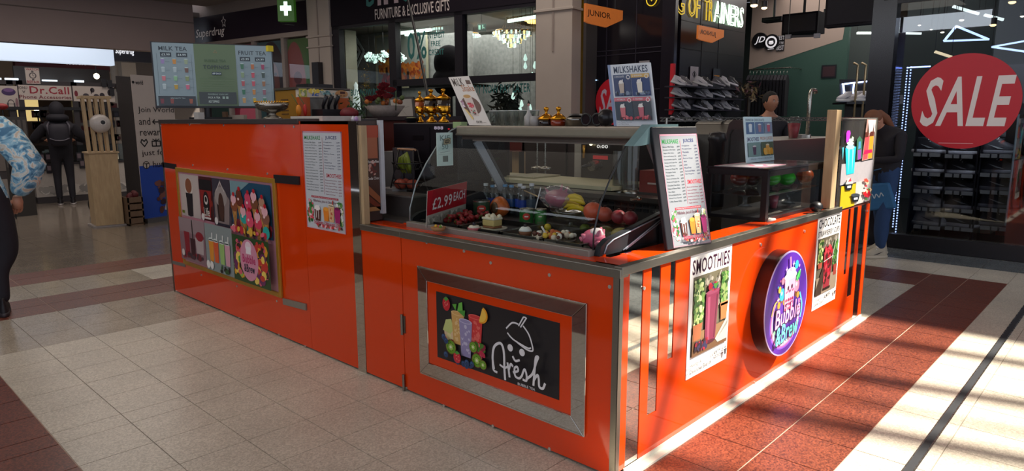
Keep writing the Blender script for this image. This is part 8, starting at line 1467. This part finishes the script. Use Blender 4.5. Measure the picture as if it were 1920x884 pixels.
def shoes(parent, pts, s_, yaw, up_, so_, acc):
    for (x, y) in pts:
        t_ = make_shoe('shoe', '', up_, so_, acc, .29*s_); kids = list(t_.children); M_ = Matrix.Translation((x, y, 0)) @ Matrix.Rotation(yaw, 4, 'Z')
        bms = MB(M_)
        for k_ in kids:
            me = k_.data; mm = me.materials[0]; bms.add([v_.co.copy() for v_ in me.vertices], [tuple(p.vertices) for p in me.polygons], mm, True); bpy.data.objects.remove(k_)
        bpy.data.objects.remove(t_); bms.build('shoe', parent, True)
def standard_pose(s_, cloth, leg, skin, stance=.12, arms='down'):
    n = {}
    n['pelvis'] = ((0, 0, .97*s_), (.125*s_, .155*s_), leg); n['waist'] = ((0, 0, 1.10*s_), (.12*s_, .145*s_), cloth); n['chest'] = ((.0, 0, 1.30*s_), (.135*s_, .175*s_), cloth); n['upper'] = ((-.01*s_, 0, 1.43*s_), (.10*s_, .15*s_), cloth); n['neck'] = ((0, 0, 1.52*s_), .058*s_, cloth); n['skull'] = ((.01, 0, 1.60*s_), .055*s_, skin)
    E_ = [('pelvis', 'waist'), ('waist', 'chest'), ('chest', 'upper'), ('upper', 'neck'), ('neck', 'skull')]
    for sd_, nm in ((1, 'l'), (-1, 'r')):
        n['hip'+nm] = ((0, sd_*.09*s_, .90*s_), .10*s_, leg); n['knee'+nm] = ((.02*s_, sd_*stance*s_, .50*s_), .068*s_, leg); n['calf'+nm] = ((0, sd_*stance*s_, .34*s_), .062*s_, leg); n['ankle'+nm] = ((-.02*s_, sd_*stance*s_, .09*s_), .048*s_, leg)
        E_ += [('pelvis', 'hip'+nm), ('hip'+nm, 'knee'+nm), ('knee'+nm, 'calf'+nm), ('calf'+nm, 'ankle'+nm)]
        n['sh'+nm] = ((-.01*s_, sd_*.19*s_, 1.42*s_), .068*s_, cloth)
        if arms == 'fwd': el = (.10*s_, sd_*.30*s_, 1.17*s_); wr = (.34*s_, sd_*.20*s_, 1.16*s_)
        elif arms == 'hold': el = (.03*s_, sd_*.27*s_, 1.14*s_); wr = (.25*s_, sd_*.10*s_, 1.12*s_)
        else: el = (-.04*s_, sd_*.27*s_, 1.13*s_); wr = (.04*s_, sd_*.27*s_, .88*s_)
        n['el'+nm] = (el, .052*s_, cloth); n['wr'+nm] = (wr, .034*s_, cloth)
        E_ += [('upper', 'sh'+nm), ('sh'+nm, 'el'+nm), ('el'+nm, 'wr'+nm)]
    return n, E_
# --- man at the phone stall seen from behind
DKC = mt('15121c', .8, noise=.1); P = G(126, 384)
s_ = 1.03; yaw = math.atan2(P.y, P.x)
t = T('person', 'person in dark hooded coat with a backpack, seen from behind at the phone stall', 'person', (P.x, P.y, 0), yaw)
n_, E_ = standard_pose(s_, DKC, DKC, SKIN, .10, 'fwd')
for k_ in ('waist', 'chest', 'upper'): n_[k_] = (n_[k_][0], (n_[k_][1][0]*1.35, n_[k_][1][1]*1.3), DKC)
n_['pelvis'] = (n_['pelvis'][0], (.16, .20), DKC)
for q in (1, -1): n_['el'+('l' if q > 0 else 'r')] = ((.08, q*.42, 1.20), .085, DKC); n_['wr'+('l' if q > 0 else 'r')] = ((.34*s_, q*.26, 1.17*s_), .036, DKC)
n_['shl'] = (n_['shl'][0], .10, DKC); n_['shr'] = (n_['shr'][0], .10, DKC)
body('body', t, n_, E_, 'pelvis')
head(t, (.03, 0, 1.70*s_), .25*s_, 0, SKIN, DKC, pitch=.15)
w = MB(); w.sph((-.03, 0, 1.70*s_), (.13, .125, .16), DKC, 18, 12); w.sph((-.05, 0, 1.56*s_), (.15, .18, .09), DKC, 16, 10); w.build('hood', t, True)
w = MB(); w.sph((-.24, 0, 1.26*s_), (.11, .17, .22), mt('1a1622', .7), 18, 12, lambda p: V((max(-1, min(1, p.x*1.2)), max(-.9, min(.9, p.y*1.25)), max(-.92, min(.92, p.z*1.15))))); w.build('backpack', t, True, bevel=0)
w = MB(); w.tube([(-.33, -.15, 1.24), (-.365, -.07, 1.205), (-.37, 0, 1.20), (-.365, .07, 1.205), (-.33, .15, 1.24)], .010, mt('5a5660', .5), 6); w.build('backpack_piping', t, True)
w = MB(); w.tube([(-.05, .12, 1.52*s_), (-.17, .17, 1.42*s_), (-.2, .15, 1.3)], .018, mt('4a4650', .6), 6); w.tube([(-.05, -.12, 1.52*s_), (-.17, -.17, 1.42*s_), (-.2, -.15, 1.3)], .018, mt('4a4650', .6), 6); w.build('backpack_strap', t, True)
for sg in (1, -1): fingers(t, (.34*s_, sg*.20*s_, 1.16*s_), (.9, -sg*.3, -.1), (0, 0, -1), 1.0, SKIN, .5, sg)
shoes(t, [(.03, .10), (.03, -.10)], s_, 0, '1a161c', 'a8a0a0', '2a2228')
# --- passer-by at the left edge in blue patterned jacket
def camo():
    m = bpy.data.materials.new('blue_swirl_cloth'); m.use_nodes = True; nt = m.node_tree; b = nt.nodes['Principled BSDF']; L = nt.links.new
    tc = nt.nodes.new('ShaderNodeTexCoord'); nz = nt.nodes.new('ShaderNodeTexNoise'); nz.inputs['Scale'].default_value = 9; nz.inputs['Detail'].default_value = 4; nz.inputs['Distortion'].default_value = 2.2
    L(tc.outputs['Object'], nz.inputs['Vector']); cr = nt.nodes.new('ShaderNodeValToRGB'); e = cr.color_ramp.elements; e[0].position = .36; e[0].color = (*lin('3f7296'), 1); e[1].position = .62; e[1].color = (*lin('c8bcae'), 1)
    for p_, c in ((.42, '6a9cbc'), (.49, '92c0d6'), (.55, 'dce0dc')): x = e.new(p_); x.color = (*lin(c), 1)
    L(nz.outputs['Fac'], cr.inputs[0]); L(cr.outputs[0], b.inputs['Base Color']); b.inputs['Roughness'].default_value = .6; return m
BLU_ = camo(); P = D(-72, 222, 5.2); P.z = 0; yaw = math.atan2(P.y, P.x)
t = T('person', 'person in pale blue swirl patterned jacket at the left picture edge, arm hanging', 'person', (P.x, P.y, 0), yaw); s_ = 1.06
n_, E_ = standard_pose(s_, BLU_, mt('1c1a24', .8), SKIN2, .10, 'down')
for k_ in ('waist', 'chest'): n_[k_] = (n_[k_][0], (n_[k_][1][0]*1.2, n_[k_][1][1]*1.15), BLU_)
n_['pelvis'] = (n_['pelvis'][0], (.16, .20), BLU_)
for q in ('l', 'r'): n_['sh'+q] = ((-.01, (1 if q == 'l' else -1)*.215, 1.50), .068, BLU_); n_['el'+q] = ((-.08, (1 if q == 'l' else -1)*.38, 1.20), .06, BLU_); n_['wr'+q] = ((.02, (1 if q == 'l' else -1)*.29, .97), .036, BLU_); n_['knee'+q] = ((.02, (1 if q == 'l' else -1)*.17, .52), .10, n_['knee'+q][2]); n_['hip'+q] = ((0, (1 if q == 'l' else -1)*.13, .9), .13, n_['hip'+q][2])
for q in ('l', 'r'):
    g_ = 1 if q == 'l' else -1; w = MB(); w.tube([(-.01, g_*.12, 1.53), (-.01, g_*.20, 1.51), (-.03, g_*.27, 1.42), (-.06, g_*.335, 1.30), (-.08, g_*.385, 1.20), (-.05, g_*.35, 1.09), (.0, g_*.305, 1.0), (.01, g_*.295, .975)], [.06, .10, .115, .11, .115, .10, .07, .05], BLU_, 16); w.build('jacket_sleeve', t, True)
body('body', t, n_, E_, 'pelvis'); head(t, (.02, 0, 1.78), .25, 0, SKIN2, mt('2a1c16', .8))
for sg in (1, -1): fingers(t, (.02, sg*.285, .95), (.25, -sg*.1, -.9), (.8, -sg*.3, 0), 1.15, SKIN2, .7, sg)
shoes(t, [(.03, .10), (.03, -.10)], s_, 0, '1c1a20', '3a3438', '2a2a2a')
# --- staff member in the sports shop
P = D(1443, 200, 8.8); tz = on(1443, 172, 0, P.x).z; s_ = tz/1.80
t = T('person', 'young man with short dark hair and black top looking right, at the sports shop', 'person', (P.x, P.y, 0), -math.atan2(1, 1.2)); BT = mt('15121a', .7)
n_, E_ = standard_pose(s_, BT, mt('1a1822', .7), SKIN, .10, 'down'); n_['neck'] = (n_['neck'][0], .058*s_, SKIN); n_['wrl'] = (n_['wrl'][0], .034*s_, SKIN); n_['wrr'] = (n_['wrr'][0], .034*s_, SKIN)
body('body', t, n_, E_, 'pelvis'); 
t.rotation_euler.z = math.atan2(-P.y, -P.x)+.35
head(t, (.03, 0, 1.675*s_), .245*s_, .45, SKIN, mt('14100e', .8))
for sg in (1, -1): fingers(t, (.04*s_, sg*.27*s_, .87*s_), (.1, 0, -.9), (.3, -sg*.9, 0), s_, SKIN, .6, sg)
shoes(t, [(.03, .10), (.03, -.10)], s_, 0, 'a8a4a8', 'c8c4c8', '2a2a2a')
# --- customer bending her head by the window
P = G(1650, 481); tl_ = math.atan2(fw.y, fw.x)+math.radians(95)
t = T('person', 'woman in dark coat and blue jeans with ponytail, head bowed, holding a blue bag', 'person', (P.x, P.y+.02, 0), tl_); s_ = .98; CO = mt('1a161e', .8); JE = mt('24406a', .8, noise=.15, scale=50)
n_, E_ = standard_pose(s_, CO, JE, SKIN2, .09, 'hold')
for k_ in ('waist', 'chest', 'upper'): n_[k_] = (n_[k_][0], (n_[k_][1][0]*1.25, n_[k_][1][1]*1.2), CO)
n_['pelvis'] = (n_['pelvis'][0], (.15, .18), CO); n_['upper'] = ((.04, 0, 1.40*s_), (.12, .17), CO); n_['neck'] = ((.09, 0, 1.47*s_), .058, CO); n_['skull'] = ((.14, 0, 1.52*s_), .055, SKIN2)
n_['kneel'] = ((.06, .11, .50*s_), .085, JE); n_['kneer'] = ((-.06, -.11, .50*s_), .085, JE); n_['calfl'] = ((.07, .11, .3), .078, JE); n_['calfr'] = ((-.10, -.11, .3), .078, JE); n_['anklel'] = ((.05, .11, .10), .05, JE); n_['ankler'] = ((-.10, -.11, .10), .05, JE)
body('body', t, n_, E_, 'pelvis'); head(t, (.19, 0, 1.56*s_), .235, 0, SKIN2, mt('7a4a30', .7), True, .75)
for sg in (1, -1): fingers(t, (.25*s_, sg*.10*s_, 1.12*s_), (.9, -sg*.2, 0), (0, 0, 1), .92, SKIN2, .9, sg)
shoes(t, [(.11, .11), (-.04, -.11)], 1.0, 0, 'b8ac98', 'c8bca8', '2a2228')
w = MB(); Pb = on(1650, 362, 0, P.x-.18)
tb = T('blue_bag', 'blue fabric bag with white print held by the woman at the window', 'bag', Pb)
w.hexa([Pb+V((0, -.17, -.16)), Pb+V((0, .15, -.22)), Pb+V((0, .18, .08)), Pb+V((0, -.08, .12))], [Pb+V((.08, -.17, -.16)), Pb+V((.08, .15, -.22)), Pb+V((.08, .18, .08)), Pb+V((.08, -.08, .12))], mt('2f6a9a', .6, noise=.15)); w.build('pouch', tb, bevel=.02)
w = MB(); w.tube([Pb+V((.04, .14, .08)), Pb+V((.04, .10, .24)), Pb+V((.04, .0, .27)), Pb+V((.04, -.06, .11))], .009, mt('2f6a9a', .6), 6); w.build('handle', tb)
a = Art(Pb+V((-.001, .10, -.08)), V((0, -.14, .03)), V((0, .01, .06)), .5); curve([(0, .2), (.2, .9), (.35, .1), (.5, .8), (.7, .2), (.85, .9), (1, .3)], .16, 'c8d4dc'); a.done('print', tb)
